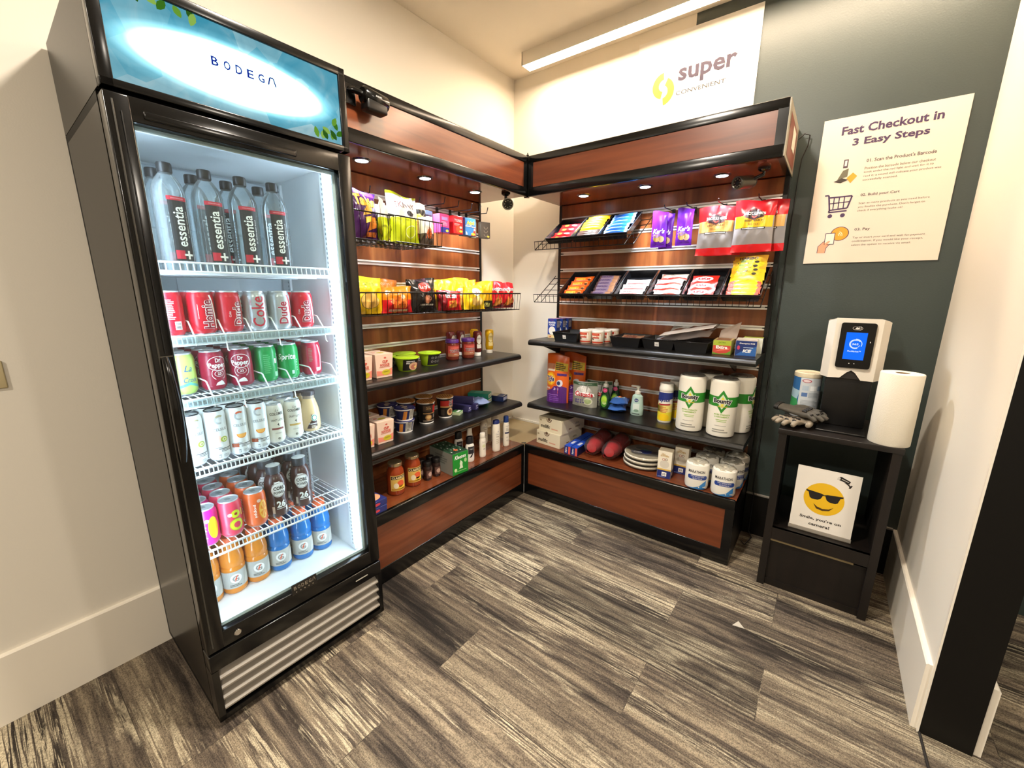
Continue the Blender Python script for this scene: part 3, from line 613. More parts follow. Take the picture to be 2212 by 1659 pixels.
def vtext(t, col, h=.026, ln=.075, z=.058, u=0.0, bold=.02, back=None, sh=.0):
    A = Art()
    if back: A.text(t, u, z, back, h=h*1.06, w=ln*1.02, bold=bold+.05, shear=sh, rot=PI/2, l=0)
    return A.text(t, u, z, col, h=h, w=ln, bold=bold, shear=sh, rot=PI/2, l=1)
def swoosh(A, u0, c, H=.122): return A.poly([(u0+.004, H-.012), (u0+.010, H-.012), (u0+.017, .085), (u0+.022, .05), (u0+.021, .016), (u0+.016, .016), (u0+.015, .05), (u0+.011, .085)], c, 0)
def bars(A, x0, y0, x1, y1, n, col, l=0, seed=1):
    q = random.Random(seed)
    for k in range(n):
        y = y1-(y1-y0)*(k+.5)/n; A.rect(x0, y-(y1-y0)/n*.26, x0+(x1-x0)*q.uniform(.7, 1), y+(y1-y0)/n*.26, col, l)
    return A
PINKW = C('#f3c3c4', .4)
A = Art(); bars(A, -.022, .045, .004, .100, 12, PINKW); A.rect(-.002, .018, .014, .040, WHT); [A.rect(0, .020+.0035*k, .012, .0215+.0035*k, C('#333', .5) if False else C('#3a3a3a', .5), 1) for k in range(5)]
c_red_back = Proto(can('soda_can', 'can', .033, .122, RED, A))
A = vtext('Homie', DRED, .028, .080, back=WHT, z=.057, u=.002); swoosh(A, .005, WHT); A.rect(-.0215, .045, -.0205, .085, WHT)
c_homie = Proto(can('soda_can', 'can', .033, .122, RED, A))
A = vtext('Dude', DRED, .027, .070, back=WHT, z=.056, u=.010); A.text('Coke', -.012, .055, WHT, h=.006, w=.016, rot=PI/2); swoosh(A, .018, WHT)
c_dude = Proto(can('soda_can', 'can', .033, .122, RED, A))
A = vtext('Coke', C('#c0263a', .4), .036, .092, z=.060, bold=.01); A.text('Diet', -.020, .088, C('#c0263a', .4), h=.006, w=.018, rot=PI/2, shear=.3); A.text('25 FL OZ', .026, .07, C('#c0263a', .4), h=.004, w=.05, rot=PI/2)
c_diet = Proto(can('soda_can', 'can', .033, .122, SIL, A))
A = vtext('Dude', C('#b02038', .4), .027, .070, back=C('#e8dfe0', .4), z=.054); swoosh(A, .010, RED)
c_sdude = Proto(can('soda_can', 'can', .033, .122, SIL, A))
PI2 = PI/2
ordn = ['front', 'second', 'third', 'fourth', 'fifth', 'sixth']
def rows(pr, y, xs, z, what, where, grp, turn=0.0, rear=None, dy=.0011):
    """a lane of cans or bottles running back from the glass"""
    for k, x in enumerate(xs):
        P = pr if (k == 0 or rear is None) else rear
        P.at(x, y+dy*k, z, PI2+turn+(rnd.uniform(-.5, .5) if k else 0), f'{what}, {ordn[k]} in {where}', grp)
zB = SHZ['B']+.0005; GB = 'cola cans on the second cooler shelf'
for pr, y, what, where, tn in ((c_red_back, -2.110, 'red can with printed fine print and barcode', 'leftmost lane, second shelf', .1), (c_homie, -2.036, 'red can lettered Homie', 'second lane, second shelf', .15), (c_dude, -1.966, 'red can with white name lettering', 'third lane, second shelf', .1),
                               (c_diet, -1.893, 'silver can with big red upright lettering', 'fourth lane, second shelf', -.1), (c_sdude, -1.820, 'silver can lettered Dude in red', 'fifth lane, second shelf', -.1), (c_dude, -1.745, 'red can with white lettering', 'rightmost lane, second shelf', -.4)):
    rows(pr, y, (.414, .346, .278), zB, what, where, GB, tn)
LIME = C('#b5d96b', .35)
A = Art(); A.text('La', .000, .078, C('#2b4a9a', .4), h=.018, w=.020, shear=.4); A.text('Croix', .004, .045, C('#2b4a9a', .4), h=.015, w=.036, shear=.4); A.poly([(-.03, .02), (0, .03), (.03, .018), (.03, .026), (0, .038), (-.03, .028)], C('#5fb7a8', .4))
c_lime = Proto(can('soda_can', 'can', .033, .122, LIME, A))
A = Art(); A.text('Dr', .000, .093, WHT, h=.013, w=.014, bold=.03); A.text('Pepper', -.002, .076, WHT, h=.020, w=.046, bold=.03); A.ring(0, .083, .028, .002, WHT, 0, ry=.022); A.ell(0, .052, .013, .009, WHT, 0); A.ell(0, .052, .0115, .0078, DRED, 1); A.text('23', 0, .052, WHT, h=.008, bold=.03, l=2)
A.ring(0, .052, .020, .0015, WHT, 0, a0=-1, a1=1); A.ring(0, .052, .020, .0015, WHT, 0, a0=PI-1, a1=PI+1); A.poly([(-.013, .017), (.013, .017), (.009, .026), (.004, .031), (-.003, .028), (-.009, .025)], WHT)
c_dp = Proto(can('soda_can', 'can', .033, .122, C('#9c1638', .3), A))
A = Art(); bars(A, -.028, .03, -.006, .095, 10, C('#5fc07e', .4)); A.rect(.006, .062, .014, .078, WHT); A.rect(.004, .018, .018, .034, C('#9fd9b0', .4)); A.poly([(.016, .095), (.022, .095), (.026, .06), (.022, .02), (.019, .02), (.022, .06)], C('#aee0bd', .4))
c_gr_back = Proto(can('soda_can', 'can', .033, .122, GRN, A))
A = Art(); A.text('Sprite', -.010, .076, WHT, h=.026, w=.056, bold=.02, shear=.15); [A.ell(.022, .03+.009*k, .0016, .0022, C('#bfe8cb', .4), n=8) for k in range(5)]; A.rect(.002, .018, .010, .030, C('#c9ecd4', .4))
c_gr = Proto(can('soda_can', 'can', .033, .122, GRN, A))
A = Art(); A.poly([(.004, .11), (.010, .11), (.022, .07), (.016, .018), (.010, .018), (.014, .065)], C('#c9a0a4', .4)); bars(A, -.026, .05, -.012, .10, 9, C('#8b6a5c', .4)); A.rect(-.004, .016, .010, .028, C('#d9c8c8', .4))
c_dr = Proto(can('soda_can', 'can', .033, .122, C('#a81e38', .3), A))
zC = SHZ['C']+.0005; GC = 'soda cans on the third cooler shelf'
for pr, y, what, where, tn in ((c_lime, -2.092, 'pale lime green can with blue script', 'leftmost lane, third shelf', .2), (c_dp, -2.016, 'dark red can with oval white lettering', 'left dark red lane, third shelf', .2), (c_dp, -1.938, 'dark red can with oval white lettering', 'right dark red lane, third shelf', -.3),
                               (c_gr_back, -1.863, 'green can turned to its fine print', 'left green lane, third shelf', .3), (c_gr, -1.790, 'green can with white lettering', 'right green lane, third shelf', -.2), (c_dr, -1.708, 'dull red can with a pale stripe', 'rightmost lane, third shelf', .1)):
    rows(pr, y, (.366, .2995, .233, .1665, .100), zC, what, where, GC, tn)
# slim white cans
def slim(c1, fruit):
    A = Art(); A.ring(.000, .127, .013, .005, C('#b9bcbd', .4), 0, 16, math.radians(80), math.radians(300)); A.ring(.001, .128, .014, .005, C(c1, .4), 1, 10, math.radians(50), math.radians(140))
    A.text('CELSIUS', 0, .098, C('#8c9194', .4), h=.0085, w=.036, bold=.01)
    if fruit == 'orange':
        A.ell(.001, .070, .014, .014, C('#e88a2c', .4), 1, 14, 0, PI, 2*PI); A.ell(.001, .070, .0115, .0115, C('#f5b25a', .4), 2, 14, 0, PI, 2*PI)
    else:
        A.ell(-.007, .068, .008, .011, C('#eec0b2', .4), 1); A.ell(.007, .066, .010, .009, C('#a9b64a', .4), 2); A.ell(.007, .066, .006, .0055, C('#dfe3a8', .4), 3); A.ell(.007, .066, .0022, .002, C('#8f9c3a', .4), 4)
    A.rect(-.028, .036, .028, .0385, C('#55585c', .4)); A.rect(-.028, .041, .0, .0425, C('#77797c', .4)); A.rect(-.03, .028, -.010, .040, C(('#a8502e' if fruit == 'orange' else '#c9b1a8'), .4), 1); bars(A, -.004, .027, .026, .035, 2, C('#77797c', .4)); bars(A, .0, .010, .02, .02, 3, C('#a9acae', .4)); A.rect(-.012, .010, -.006, .020, C('#8f9496', .4))
    return can('slim_can', 'can', .0285, .157, C('#e9ebeb', .35, .1), A, 0, None, C('#23262a', .35, .6))
s_kiwi = Proto(slim('#b9b08a', 'kiwi')); s_or = Proto(slim('#e0613a', 'orange'))
zD = SHZ['D']+.0005; GD = 'slim white cans on the fourth cooler shelf'
for pr, y, what, where, tn in ((s_kiwi, -2.107, 'slim white can with kiwi picture and dark lid', 'leftmost lane, fourth shelf', .2), (s_kiwi, -2.047, 'slim white can with pink and kiwi picture', 'second lane, fourth shelf', .1), (s_or, -1.989, 'slim white can with orange slice', 'third lane, fourth shelf', -.05), (s_or, -1.931, 'slim white can with orange slice', 'fourth lane, fourth shelf', -.15)):
    rows(pr, y, (.418, .358, .298, .238), zD, what, where, GD, tn)
def coffee(band):
    A = Art(); K_ = C('#4a4744', .5); A.text('La', 0, .116, K_, h=.007, w=.010, shear=.3); A.text('COLOMBE', 0, .104, K_, h=.010, w=.042, bold=.02); A.text('DRAFT LATTE', 0, .082, K_, h=.007, w=.036, bold=.01); A.poly([(-.002, .066), (.003, .072), (.004, .060), (.001, .064)], K_)
    A.rect(-.019, .049, .019, .0555, C(band, .5)); A.text('COLD BREW', 0, .037, C('#77726a', .5), h=.004, w=.020); A.ring(0, .018, .004, .0013, K_, n=12); A.rect(-.001, .016, .001, .020, K_)
    return can('coffee_can', 'can', .0275, .136, C('#ece7d9', .4), A)
k1 = Proto(coffee('#8c4a44')); k2 = Proto(coffee('#c9a55c'))
rows(k1, -1.873, (.405, .346, .287), zD, 'cream coffee can with a maroon band', 'fifth lane, fourth shelf', 'coffee cans on the fourth cooler shelf', -.1)
rows(k2, -1.812, (.405, .346, .287), zD, 'cream coffee can with a gold band', 'sixth lane, fourth shelf', 'coffee cans on the fourth cooler shelf', -.2)
def lathe_bottle(name, P, base, parts, arts=(), n=26):
    """P: profile of the body; parts: (name, profile, material); arts: (art, radius pad)"""
    T = thing(name, 'bottle', 'bottle'); m = MB(); m.lathe(P, base, n); m.build('bottle_body', T)
    for nm, pp, mt in parts: m = MB(); m.lathe(pp, mt, n); m.build(nm, T)
    if arts:
        m = MB()
        for A, pad, cut in arts: m.art(A, CY(prof_r([(p[0]+pad, p[1]) for p in P])), cut)
        m.build('label', T)
    return T
def ring_band(R, z0, z1, mt): return (MB().lathe([(R, z0), (R, z1)], mt, 26, cap=False))
A = Art(); BRN = C('#3a221c', .45); A.poly([(-.020, .012), (.004, .012), (.018, .02), (.014, .05), (-.002, .066), (.0, .045), (-.012, .03)], BRN, 0); A.ell(.008, .052, .011, .013, C('#d9e3dc', .5), 1); A.ring(.008, .052, .009, .0025, C('#2f7d63', .5), 2, ry=.011); A.text('Frappuccino', .002, .030, WHT, h=.006, w=.028, bold=.02, l=3, shear=.2); bars(A, -.004, .014, .014, .024, 3, C('#d8c8b0', .5), 2)
P = [(.026, 0), (.0315, .006), (.033, .02), (.033, .06), (.030, .085), (.024, .108), (.019, .122), (.019, .134)]
b_f = Proto(lathe_bottle('coffee_bottle', P, C('#c9ad80', .18), [('bottle_neck', [(.0195, .120), (.0193, .133)], clear('#cbb8a4', .5)), ('bottle_cap', [(.0215, .132), (.0225, .134), (.0225, .146), (.021, .148), (.0, .148)], C('#3f3638', .35))], [(A, .0002, (.005, .01))]))
rows(b_f, -1.736, (.372, .303), zD, 'small glass bottle of pale coffee with dark cap', 'rightmost lane, fourth shelf', 'glass coffee bottles in the cooler', -.3)
# fruit soda cans and brown protein bottles
A = Art(); A.ell(-.008, .086, .006, .006, C('#f0c2cc', .4), 1); A.ell(.008, .060, .015, .036, C('#f3e01c', .4), 0); A.text('poppi', -.017, .055, WHT, h=.012, w=.05, bold=.02, rot=PI2)
p_pk = Proto(can('soda_can', 'can', .033, .122, C('#d61d86', .3), A))
A = Art(); YG = C('#cfdc2a', .4); CORAL = C('#d9405a', .3); A.ell(.002, .078, .013, .013, YG, 0); A.ell(.002, .078, .0045, .0045, C('#a8323c', .4), 1); A.ell(.002, .042, .020, .020, YG, 0); A.ell(.003, .041, .010, .010, CORAL, 1); A.ring(.002, .042, .020, .002, C('#9bb31c', .4), 1); A.ell(-.014, .078, .006, .006, C('#f0b8c0', .4), 2); A.rect(.019, .066, .024, .09, C('#eef08a', .4))
p_co = Proto(can('soda_can', 'can', .033, .122, CORAL, A))
A = Art(); A.ell(.010, .058, .015, .034, C('#f5a623', .4), 0); A.ell(.010, .058, .013, .031, C('#fbc65a', .4), 1); [A.poly([(.010, .058), (.010+.011*math.cos(a-.3), .058+.027*math.sin(a-.3)), (.010+.011*math.cos(a+.3), .058+.027*math.sin(a+.3))], C('#f0911c', .4), 2) for a in (.5, 1.5, 2.6, 3.7, 4.7, 5.7)]; A.ell(-.002, .093, .006, .006, C('#e8c4ae', .4), 1); A.text('poppi', -.015, .060, C('#f6e4d4', .4), h=.010, w=.046, rot=-PI2, bold=.02)
p_or = Proto(can('soda_can', 'can', .033, .122, C('#e2662a', .3), A))
zE = SHZ['E']+.0005; GE = 'fruit soda cans on the lowest wire shelf'
for pr, y, what, where in ((p_pk, -2.110, 'magenta can with yellow fruit', 'leftmost lane, lowest wire shelf'), (p_co, -2.043, 'coral can with yellow-green rings', 'second lane, lowest wire shelf'), (p_or, -1.970, 'orange can with orange slice', 'third lane, lowest wire shelf')):
    rows(pr, y, (.412, .342, .272, .202), zE, what, where, GE, .1)
A = Art(); WO = C('#eceae6', .45); KK = C('#26262a', .5); A.ell(0, .102, .024, .027, WO, 0, 28); A.ring(0, .102, .0245, .0015, C('#5c3a30', .4), 1); A.text('CORE', .001, .108, KK, h=.013, w=.034, bold=.03, l=2); A.text('POWER', .001, .092, KK, h=.010, w=.034, bold=.02, l=2); A.text('26', .003, .048, WO, h=.024, w=.028, bold=.04); A.rect(-.012, .031, .018, .033, WO); A.rect(-.026, .016, -.018, .042, C('#c9b9a8', .5)); A.rect(.018, .018, .024, .036, WO); bars(A, -.012, .126, .012, .132, 1, WO)
P = [(.026, 0), (.032, .004), (.033, .02), (.033, .050), (.0305, .064), (.033, .078), (.034, .10), (.033, .126), (.027, .146), (.0215, .152), (.0215, .158)]
core = Proto(lathe_bottle('protein_bottle', P, C('#4a2b26', .25), [('bottle_cap', [(.0225, .156), (.0232, .158), (.0232, .180), (.022, .183, C('#cfd2d2', .4)), (.0, .183)], C('#3c3d42', .4))], [(A, .0002, (.005, .01))]))
rows(core, -1.897, (.402, .332, .262, .192), zE, 'brown protein drink bottle with white oval label', 'lane beside the orange cans', 'brown protein bottles in the cooler', -.1)
rows(core, -1.808, (.399, .329, .259, .189), zE, 'brown protein drink bottle with white oval label', 'rightmost lane, lowest wire shelf', 'brown protein bottles in the cooler', -.35)
# sports drinks on the cooler floor
def sport(col):
    P = [(.030, 0), (.036, .006), (.0375, .014), (.0365, .022), (.0365, .088), (.0375, .096), (.034, .102), (.0375, .110), (.037, .135), (.031, .160), (.022, .178), (.018, .184), (.018, .192)]
    A = Art(); lb = C('#b9b5ac', .45); A.rect(-.0573*2, .024, .0573*2, .087, lb, 0); A.poly([(.024, .026), (.060, .026), (.060, .086), (.036, .070)], C('#d2cec4', .45), 1); A.ell(.0, .060, .017, .017, WO, 1); A.text('G', -.001, .060, C('#9a9790', .5), h=.022, w=.020, bold=.03, l=2)
    A.poly([(.003, .070), (.008, .073), (.001, .060), (.004, .060), (-.006, .047), (-.002, .057), (-.005, .057)], C('#d8552c', .4), 3); bars(A, -.020, .030, .016, .040, 2, C('#6b6963', .5), 2)
    T = lathe_bottle('sports_drink', P, C(col, .12), [('bottle_cap', [(.0215, .186), (.0235, .187), (.0235, .206), (.021, .209), (.0, .209)], C('#e2602c', .4))], [(A, .0003, (.006, .02))]); return T
g_o = Proto(sport('#d9852c')); g_b = Proto(sport('#1f6fb4')); zF = .2745
for k, (pr, y) in enumerate(((g_o, -2.107), (g_o, -2.031), (g_o, -1.955), (g_b, -1.877), (g_b, -1.791), (g_b, -1.713))):
    nm = 'orange' if pr is g_o else 'blue'; wh = ['leftmost', 'second', 'third', 'fourth', 'fifth', 'rightmost'][k]
    rows(pr, y, (.312, .234, .156), zF, f'{nm} sports drink bottle with grey label', f'{wh} lane, cooler floor', 'sports drinks on the cooler floor', -.1-.06*k)
# one litre water bottles
P = [(.030, 0), (.036, .004), (.037, .012), (.037, .190), (.036, .204), (.030, .224), (.020, .240), (.0135, .247), (.0135, .258)]
PET = clear('#eef4f5', .10, .9, .05, 1.4)
A = Art(); KB = C('#2b2a2c', .5); A.rect(-.022, .028, .022, .180, KB, 0); A.rect(-.023, .178, .023, .188, C('#b8283a', .5), 1); A.rect(-.020, .032, -.001, .054, C('#c22a3c', .5), 1); A.rect(.0055, .032, .0105, .054, WHT, 1); A.rect(-.003, .0405, .019, .0455, WHT, 1)
A.text('essentia', -.002, .114, WHT, h=.023, w=.100, rot=PI2, bold=.015); A.text('#1 alkaline water brand', .016, .120, WHT, h=.004, w=.065, rot=PI2); A.text('OVERACHIEVING H2O', 0, .183, C('#f0b8bc', .5), h=.003, w=.028, l=2)
wt = lathe_bottle('water_bottle', P, PET, [('bottle_cap', [(.0155, .248), (.0165, .250), (.0165, .269), (.015, .272), (.0, .272)], C('#1d1c1d', .4))], [(A, .0005, (.006, .03))])
m = MB(); A2 = Art(); bars(A2, -.030, .06, -.002, .17, 14, C('#6a6f74', .5)); m.art(A2, CY(.0375, 1.9), (.006, .03)); m.build('back_print', wt)
wb = Proto(wt); zA = SHZ['A']+.0008
for k, y in enumerate((-2.072, -1.985, -1.897, -1.808)):
    rows(wb, y, (.429, .340), zA, 'clear water bottle with black upright label', f'{["leftmost", "second", "third", "rightmost"][k]} lane, top cooler shelf', 'water bottles on the top cooler shelf', -.12*k+.2, dy=-.004)

# ------------------------------------------------------------------ builders for packaged goods (front faces -y, base at z = 0)
def pouch(name, cat, w, h, t, zone, A=None, seed=0, stand=False, crimp=.05, nx=14, ny=16, wr=.0035, edge=None):
    """film bag: bulging front and back, flat crimped ends, creased film; zone(s, q) gives the print of each patch"""
    q_ = random.Random(seed); ph = [q_.uniform(0, 6.28) for _ in range(8)]
    def half(s, q):
        if stand: g = (1-max(0, (q-.02)/.98)**1.6)**.8 if q < 1 else 0
        else:
            e = min(q, 1-q); g = 0 if e < crimp*.6 else min(1, (e-crimp*.6)/.30)**.6
        c = max(0, 1-abs(s)**2.6)**.65
        k = wr*(math.sin(7*s+9*q+ph[0])*.5+math.sin(13*q-11*s+ph[1])*.35+math.sin(23*s+3*q+ph[2])*.25)
        return t/2*g*c+k*c*min(1, g*2)
    def pt(u, v, sg, k=0.0):
        s = max(-1, min(1, u/(w/2))); q = max(0, min(1, v/h)); ww = 1-.05*math.sin(PI*q)*(0 if stand else 1)
        y = half(s, q); cr = wr*.9*math.sin(3.2*s+ph[3])*(abs(2*q-1)**6)
        dz = .012*h/.1*.3*math.sin(2.1*s+ph[4])*(q**4)
        return (u*ww, -sg*(max(y, .0006)+k)+cr, v+dz)
    m = MB()
    for sg in (1, -1):
        vs = [pt(-w/2+w*i/nx, h*j/ny, sg) for j in range(ny+1) for i in range(nx+1)]; by = {}
        for j in range(ny):
            for i in range(nx):
                by.setdefault(id(zm := zone((i+.5)/nx*2-1, (j+.5)/ny)), (zm, []))[1].append((j*(nx+1)+i, j*(nx+1)+i+1, (j+1)*(nx+1)+i+1, (j+1)*(nx+1)+i))
        n0 = len(m.v)
        for zm, fs in by.values():
            k = m.mi(zm)
            for f in fs: m.f.append(tuple(n0+x for x in f)); m.fm.append(k); m.sm.append(True)
        m.v += vs
    T = thing(name, 'bag', cat); m.build('wrapper', T)
    if A: mm = MB(); mm.art(A, lambda u, v, k: pt(u, v, 1, k+.0004), (.008, .010)); mm.build('print', T)
    return T
def carton(name, cat, w, d, h, cols, front=None, rside=None, top=None, lside=None, r=.0015):
    """printed box; cols: base colour or dict of faces"""
    T = thing(name, 'box', cat); m = MB(); base = cols if not isinstance(cols, dict) else cols['base']; m.box(-w/2, -d/2, 0, w/2, d/2, h, base, r=r); m.build('carton', T)
    mm = MB(); n = 0
    def fc(A, mp):
        nonlocal n
        if A: mm.art(A, mp); n += 1
    fc(front, PL((0, -d/2, 0), (1, 0, 0), (0, 0, 1), (0, -1, 0))); fc(rside, PL((w/2, 0, 0), (0, 1, 0), (0, 0, 1), (1, 0, 0)))
    fc(lside, PL((-w/2, 0, 0), (0, -1, 0), (0, 0, 1), (-1, 0, 0))); fc(top, PL((0, 0, h), (1, 0, 0), (0, 1, 0), (0, 0, 1)))
    if n: mm.build('print', T)
    return T
def face(w, h, col, l=0): return Art().rect(-w/2+.001, .001, w/2-.001, h-.001, col, l)
def topf(w, d, col): return Art().rect(-w/2+.001, -d/2+.001, w/2-.001, d/2-.001, col)
def put(pr, loc, rot, label, group=None):
    o = pr.at(*loc, 0, label, group); o.rotation_euler = rot; return o
R90 = PI/2

# ------------------------------------------------------------------ left unit: upper shelf
PKC = C('#e8ccb8', .5); PKL = C('#f0dccb', .5); RDT = C('#cf5a4c', .5); YEL = C('#cbb92e', .5); GRNB = C('#a8d024', .35)
def noodle_box():
    w, h = .092, .108; T = thing('noodle_cup_box', 'box', 'noodle box'); m = MB(); b = .040
    vs = [(-b, -b, 0), (b, -b, 0), (b, b, 0), (-b, b, 0), (-w/2, -w/2, h), (w/2, -w/2, h), (w/2, w/2, h), (-w/2, w/2, h)]
    m.add(vs, [(3, 2, 1, 0), (0, 1, 5, 4), (1, 2, 6, 5), (2, 3, 7, 6), (3, 0, 4, 7), (4, 5, 6, 7)], PKC); o = m.build('sleeve', T); bevel(o, .002)
    mm = MB(); A = Art(); A.text('CUP', .004, .073, RDT, h=.013, w=.028, bold=.06); A.text('NOODLES', .002, .058, RDT, h=.012, w=.048, bold=.04); A.rect(-.026, .0475, .028, .0495, RDT); A.ell(.004, .090, .006, .004, RDT)
    A.poly([(-.039, .010), (.039, .010), (.040, .042), (.018, .034), (-.010, .030), (-.040, .034)], C('#e78a74', .5), 0); A.ell(.008, .024, .022, .013, YEL, 1); A.text('HEARTY', .008, .026, C('#5b6b1c', .5), h=.006, w=.026, l=2)
    sl = (w/2-b)/h
    mm.art(A, lambda u, v, k: (u, -(b+sl*v)-k-.0003, v)); A2 = Art().ell(0, .055, .026, .045, C('#d9a892', .5)).text('S', 0, .055, C('#8a4a3c', .5), h=.03)
    mm.art(A2, lambda u, v, k: (-(b+sl*v)-k-.0003, -u, v)); mm.art(A2, lambda u, v, k: ((b+sl*v)+k+.0003, u, v))
    A3 = Art().ell(0, 0, .036, .032, PKL).ell(.006, -.004, .020, .013, YEL, 1).ell(-.018, .012, .010, .008, RDT, 1); mm.art(A3, PL((0, 0, h), (1, 0, 0), (0, 1, 0), (0, 0, 1))); mm.build('print', T); return T
nb = Proto(noodle_box()); G1 = 'pink noodle cup boxes'
nb.at(.250, -1.342, Z_L1, R90-.05, 'pink boxed noodle cup on the upper left shelf, nearest the green-lidded bowls', G1)
nb.at(.250, -1.450, Z_L1, R90, 'pink boxed noodle cup on the upper left shelf, against the cooler edge', G1)
nb.at(.145, -1.335, Z_L1, R90+.1, 'pink boxed noodle cup at the back of the upper left shelf', G1)
nb.at(.248, -1.356, Z_L2, R90-.05, 'pink boxed noodle cup on the lower left shelf, beside the blue cups', G1)
nb.at(.250, -1.462, Z_L2, R90, 'pink boxed noodle cup on the lower left shelf, against the cooler edge', G1)
nb.at(.140, -1.36, Z_L2, R90, 'pink boxed noodle cup at the back of the lower left shelf', G1)
def pho(front):
    P = [(.042, 0), (.044, .002), (.055, .062)]; T = thing('noodle_bowl', 'bowl', 'bowl'); m = MB(); m.lathe(P, GRNB, 30)
    KK2 = C('#171512', .45); A = Art().rect(-.05, .004, .052, .058, KK2)
    if front: A.text('VIETNAMESE', -.012, .049, WHT, h=.006, w=.044, bold=.03); A.text('PHO', -.024, .040, WHT, h=.007, w=.018, bold=.03); A.ell(.006, .025, .026, .020, C('#d9b08c', .5), 1); A.ell(.004, .022, .016, .012, C('#b5705a', .5), 2); A.ell(.014, .022, .008, .006, C('#e4cf7a', .5), 3); A.line([(.022, .018), (.038, .046)], .003, C('#c8321e', .5), 3)
    else:
        for i in range(4):
            for j in range(2): A.ring(-.027+.019*i, .022+.020*j, .0055, .0012, C('#c9c9c4', .5), 1, 10)
    m.art(A, CY(prof_r(P)), (.006, .02)); m.build('bowl_body', T)
    m = MB(); m.lathe([(.055, .060), (.0605, .062), (.0605, .0655), (.056, .067), (.0, .0665)], GRNB, 36, cap=False)
    A = Art().ell(.010, .004, .03, .012, C('#c4e64a', .3)); m.art(A, PL((0, 0, .0668), (1, 0, 0), (0, 1, 0), (0, 0, 1))); m.box(-.012, -.066, .0625, .012, -.055, .0642, GRNB); m.build('lid', T); return T
ph1 = Proto(pho(True)); ph2 = Proto(pho(False)); GB_ = 'green-lidded noodle bowls'
ph1.at(.228, -1.165, Z_L1+.0005, R90-.1, 'black noodle bowl with green lid and pictured soup, front one on the upper left shelf', GB_)
ph2.at(.195, -.990, Z_L1+.0005, R90+.1, 'black noodle bowl with green lid and small icons, beside the salsa jars', GB_)
dup(ph2.o, (.118, -1.222, Z_L1+.0005), R90, 'black noodle bowl with green lid at the back, beside the pink boxes', GB_); dup(ph1.o, (.116, -1.092, Z_L1+.0005), R90, 'black noodle bowl with green lid, half hidden behind the front bowl', GB_)
def jarP(name, P, base, capP, capm, A, cat='jar', **k):
    T = thing(name, 'jar', cat); m = MB(); m.lathe(P, base, 28); m.build('jar_body', T); m = MB(); m.lathe(capP, capm, 28); m.build('lid', T)
    if A: m = MB(); m.art(A, CY(prof_r([(p[0]+.0003, p[1]) for p in P])), (.005, .02)); m.build('label', T)
    return T
A = Art().rect(-.045, .022, .045, .082, C('#b8443c', .5)); A.rect(-.045, .022, .045, .040, C('#a4694a', .5), 1); A.text('TOSTITOS', 0, .052, WHT, h=.018, w=.066, bold=.05, l=2); A.text('TOSTITOS', 0, .052, C('#2a1714', .5), h=.016, w=.064, bold=.01, l=3); A.text('SALSA', 0, .034, WHT, h=.005, w=.02, l=2); A.rect(-.03, .066, .03, .074, C('#d46a5a', .5), 1)
P = [(.033, 0), (.037, .005), (.038, .015), (.038, .088), (.035, .096), (.0335, .100)]
sj = Proto(jarP('salsa_jar', P, C('#6e2a1c', .2), [(.036, .097), (.0385, .098), (.0385, .112), (.0365, .115), (.0, .115)], C('#5a2f86', .3), A))
sj.at(.170, -.797, Z_L1, R90-.25, 'salsa jar with purple lid, the left one beside the green-lidded bowl', 'salsa jars'); sj.at(.192, -.690, Z_L1, R90-.3, 'salsa jar with purple lid, the right one in front of the ketchup bottles', 'salsa jars')
def squeeze(name, col, cap, lab):
    P = [(.020, .022), (.024, .030), (.026, .050), (.0235, .085), (.0265, .115), (.026, .140), (.020, .148), (.0, .149)]
    T = thing(name, 'sauce', 'sauce bottle'); m = MB(); m.lathe(P, col, 24); m.build('bottle_body', T); m = MB(); m.lathe([(.018, 0), (.0205, .002), (.0205, .023), (.018, .026)], cap, 20); m.build('cap', T)
    A = Art().ell(0, .100, .016, .030, lab).ring(0, .100, .016, .0015, C('#8d7a52', .5), 1, ry=.030).text('HEINZ', 0, .105, C('#6b5a3c', .5), h=.007, w=.022, l=2); A.rect(-.014, .048, .014, .072, lab)
    m = MB(); m.art(A, CY(prof_r(P)), (.005, .008)); m.build('label', T); return T
kt = Proto(squeeze('ketchup_bottle', C('#5c1c18', .25), C('#e9e4da', .4), C('#d8d2c4', .5))); mu = Proto(squeeze('mustard_bottle', C('#d9a717', .25), C('#ece6d8', .4), C('#e6d088', .5)))
kt.at(.186, -.600, Z_L1, R90-.4, 'dark red ketchup squeeze bottle right of the salsa jars', 'squeeze bottles'); kt.at(.10, -.655, Z_L1+.001, R90-.3, 'dark red ketchup squeeze bottle behind the right salsa jar', 'squeeze bottles'); kt.at(.085, -.725, Z_L1, R90, 'dark red ketchup squeeze bottle behind the left salsa jar', 'squeeze bottles')
mu.at(.168, -.468, Z_L1, R90-.5, 'yellow mustard squeeze bottle standing alone at the right shelf end', 'squeeze bottles'); mu.at(.088, -.520, Z_L1, R90-.3, 'yellow mustard squeeze bottle half hidden behind the ketchup', 'squeeze bottles')

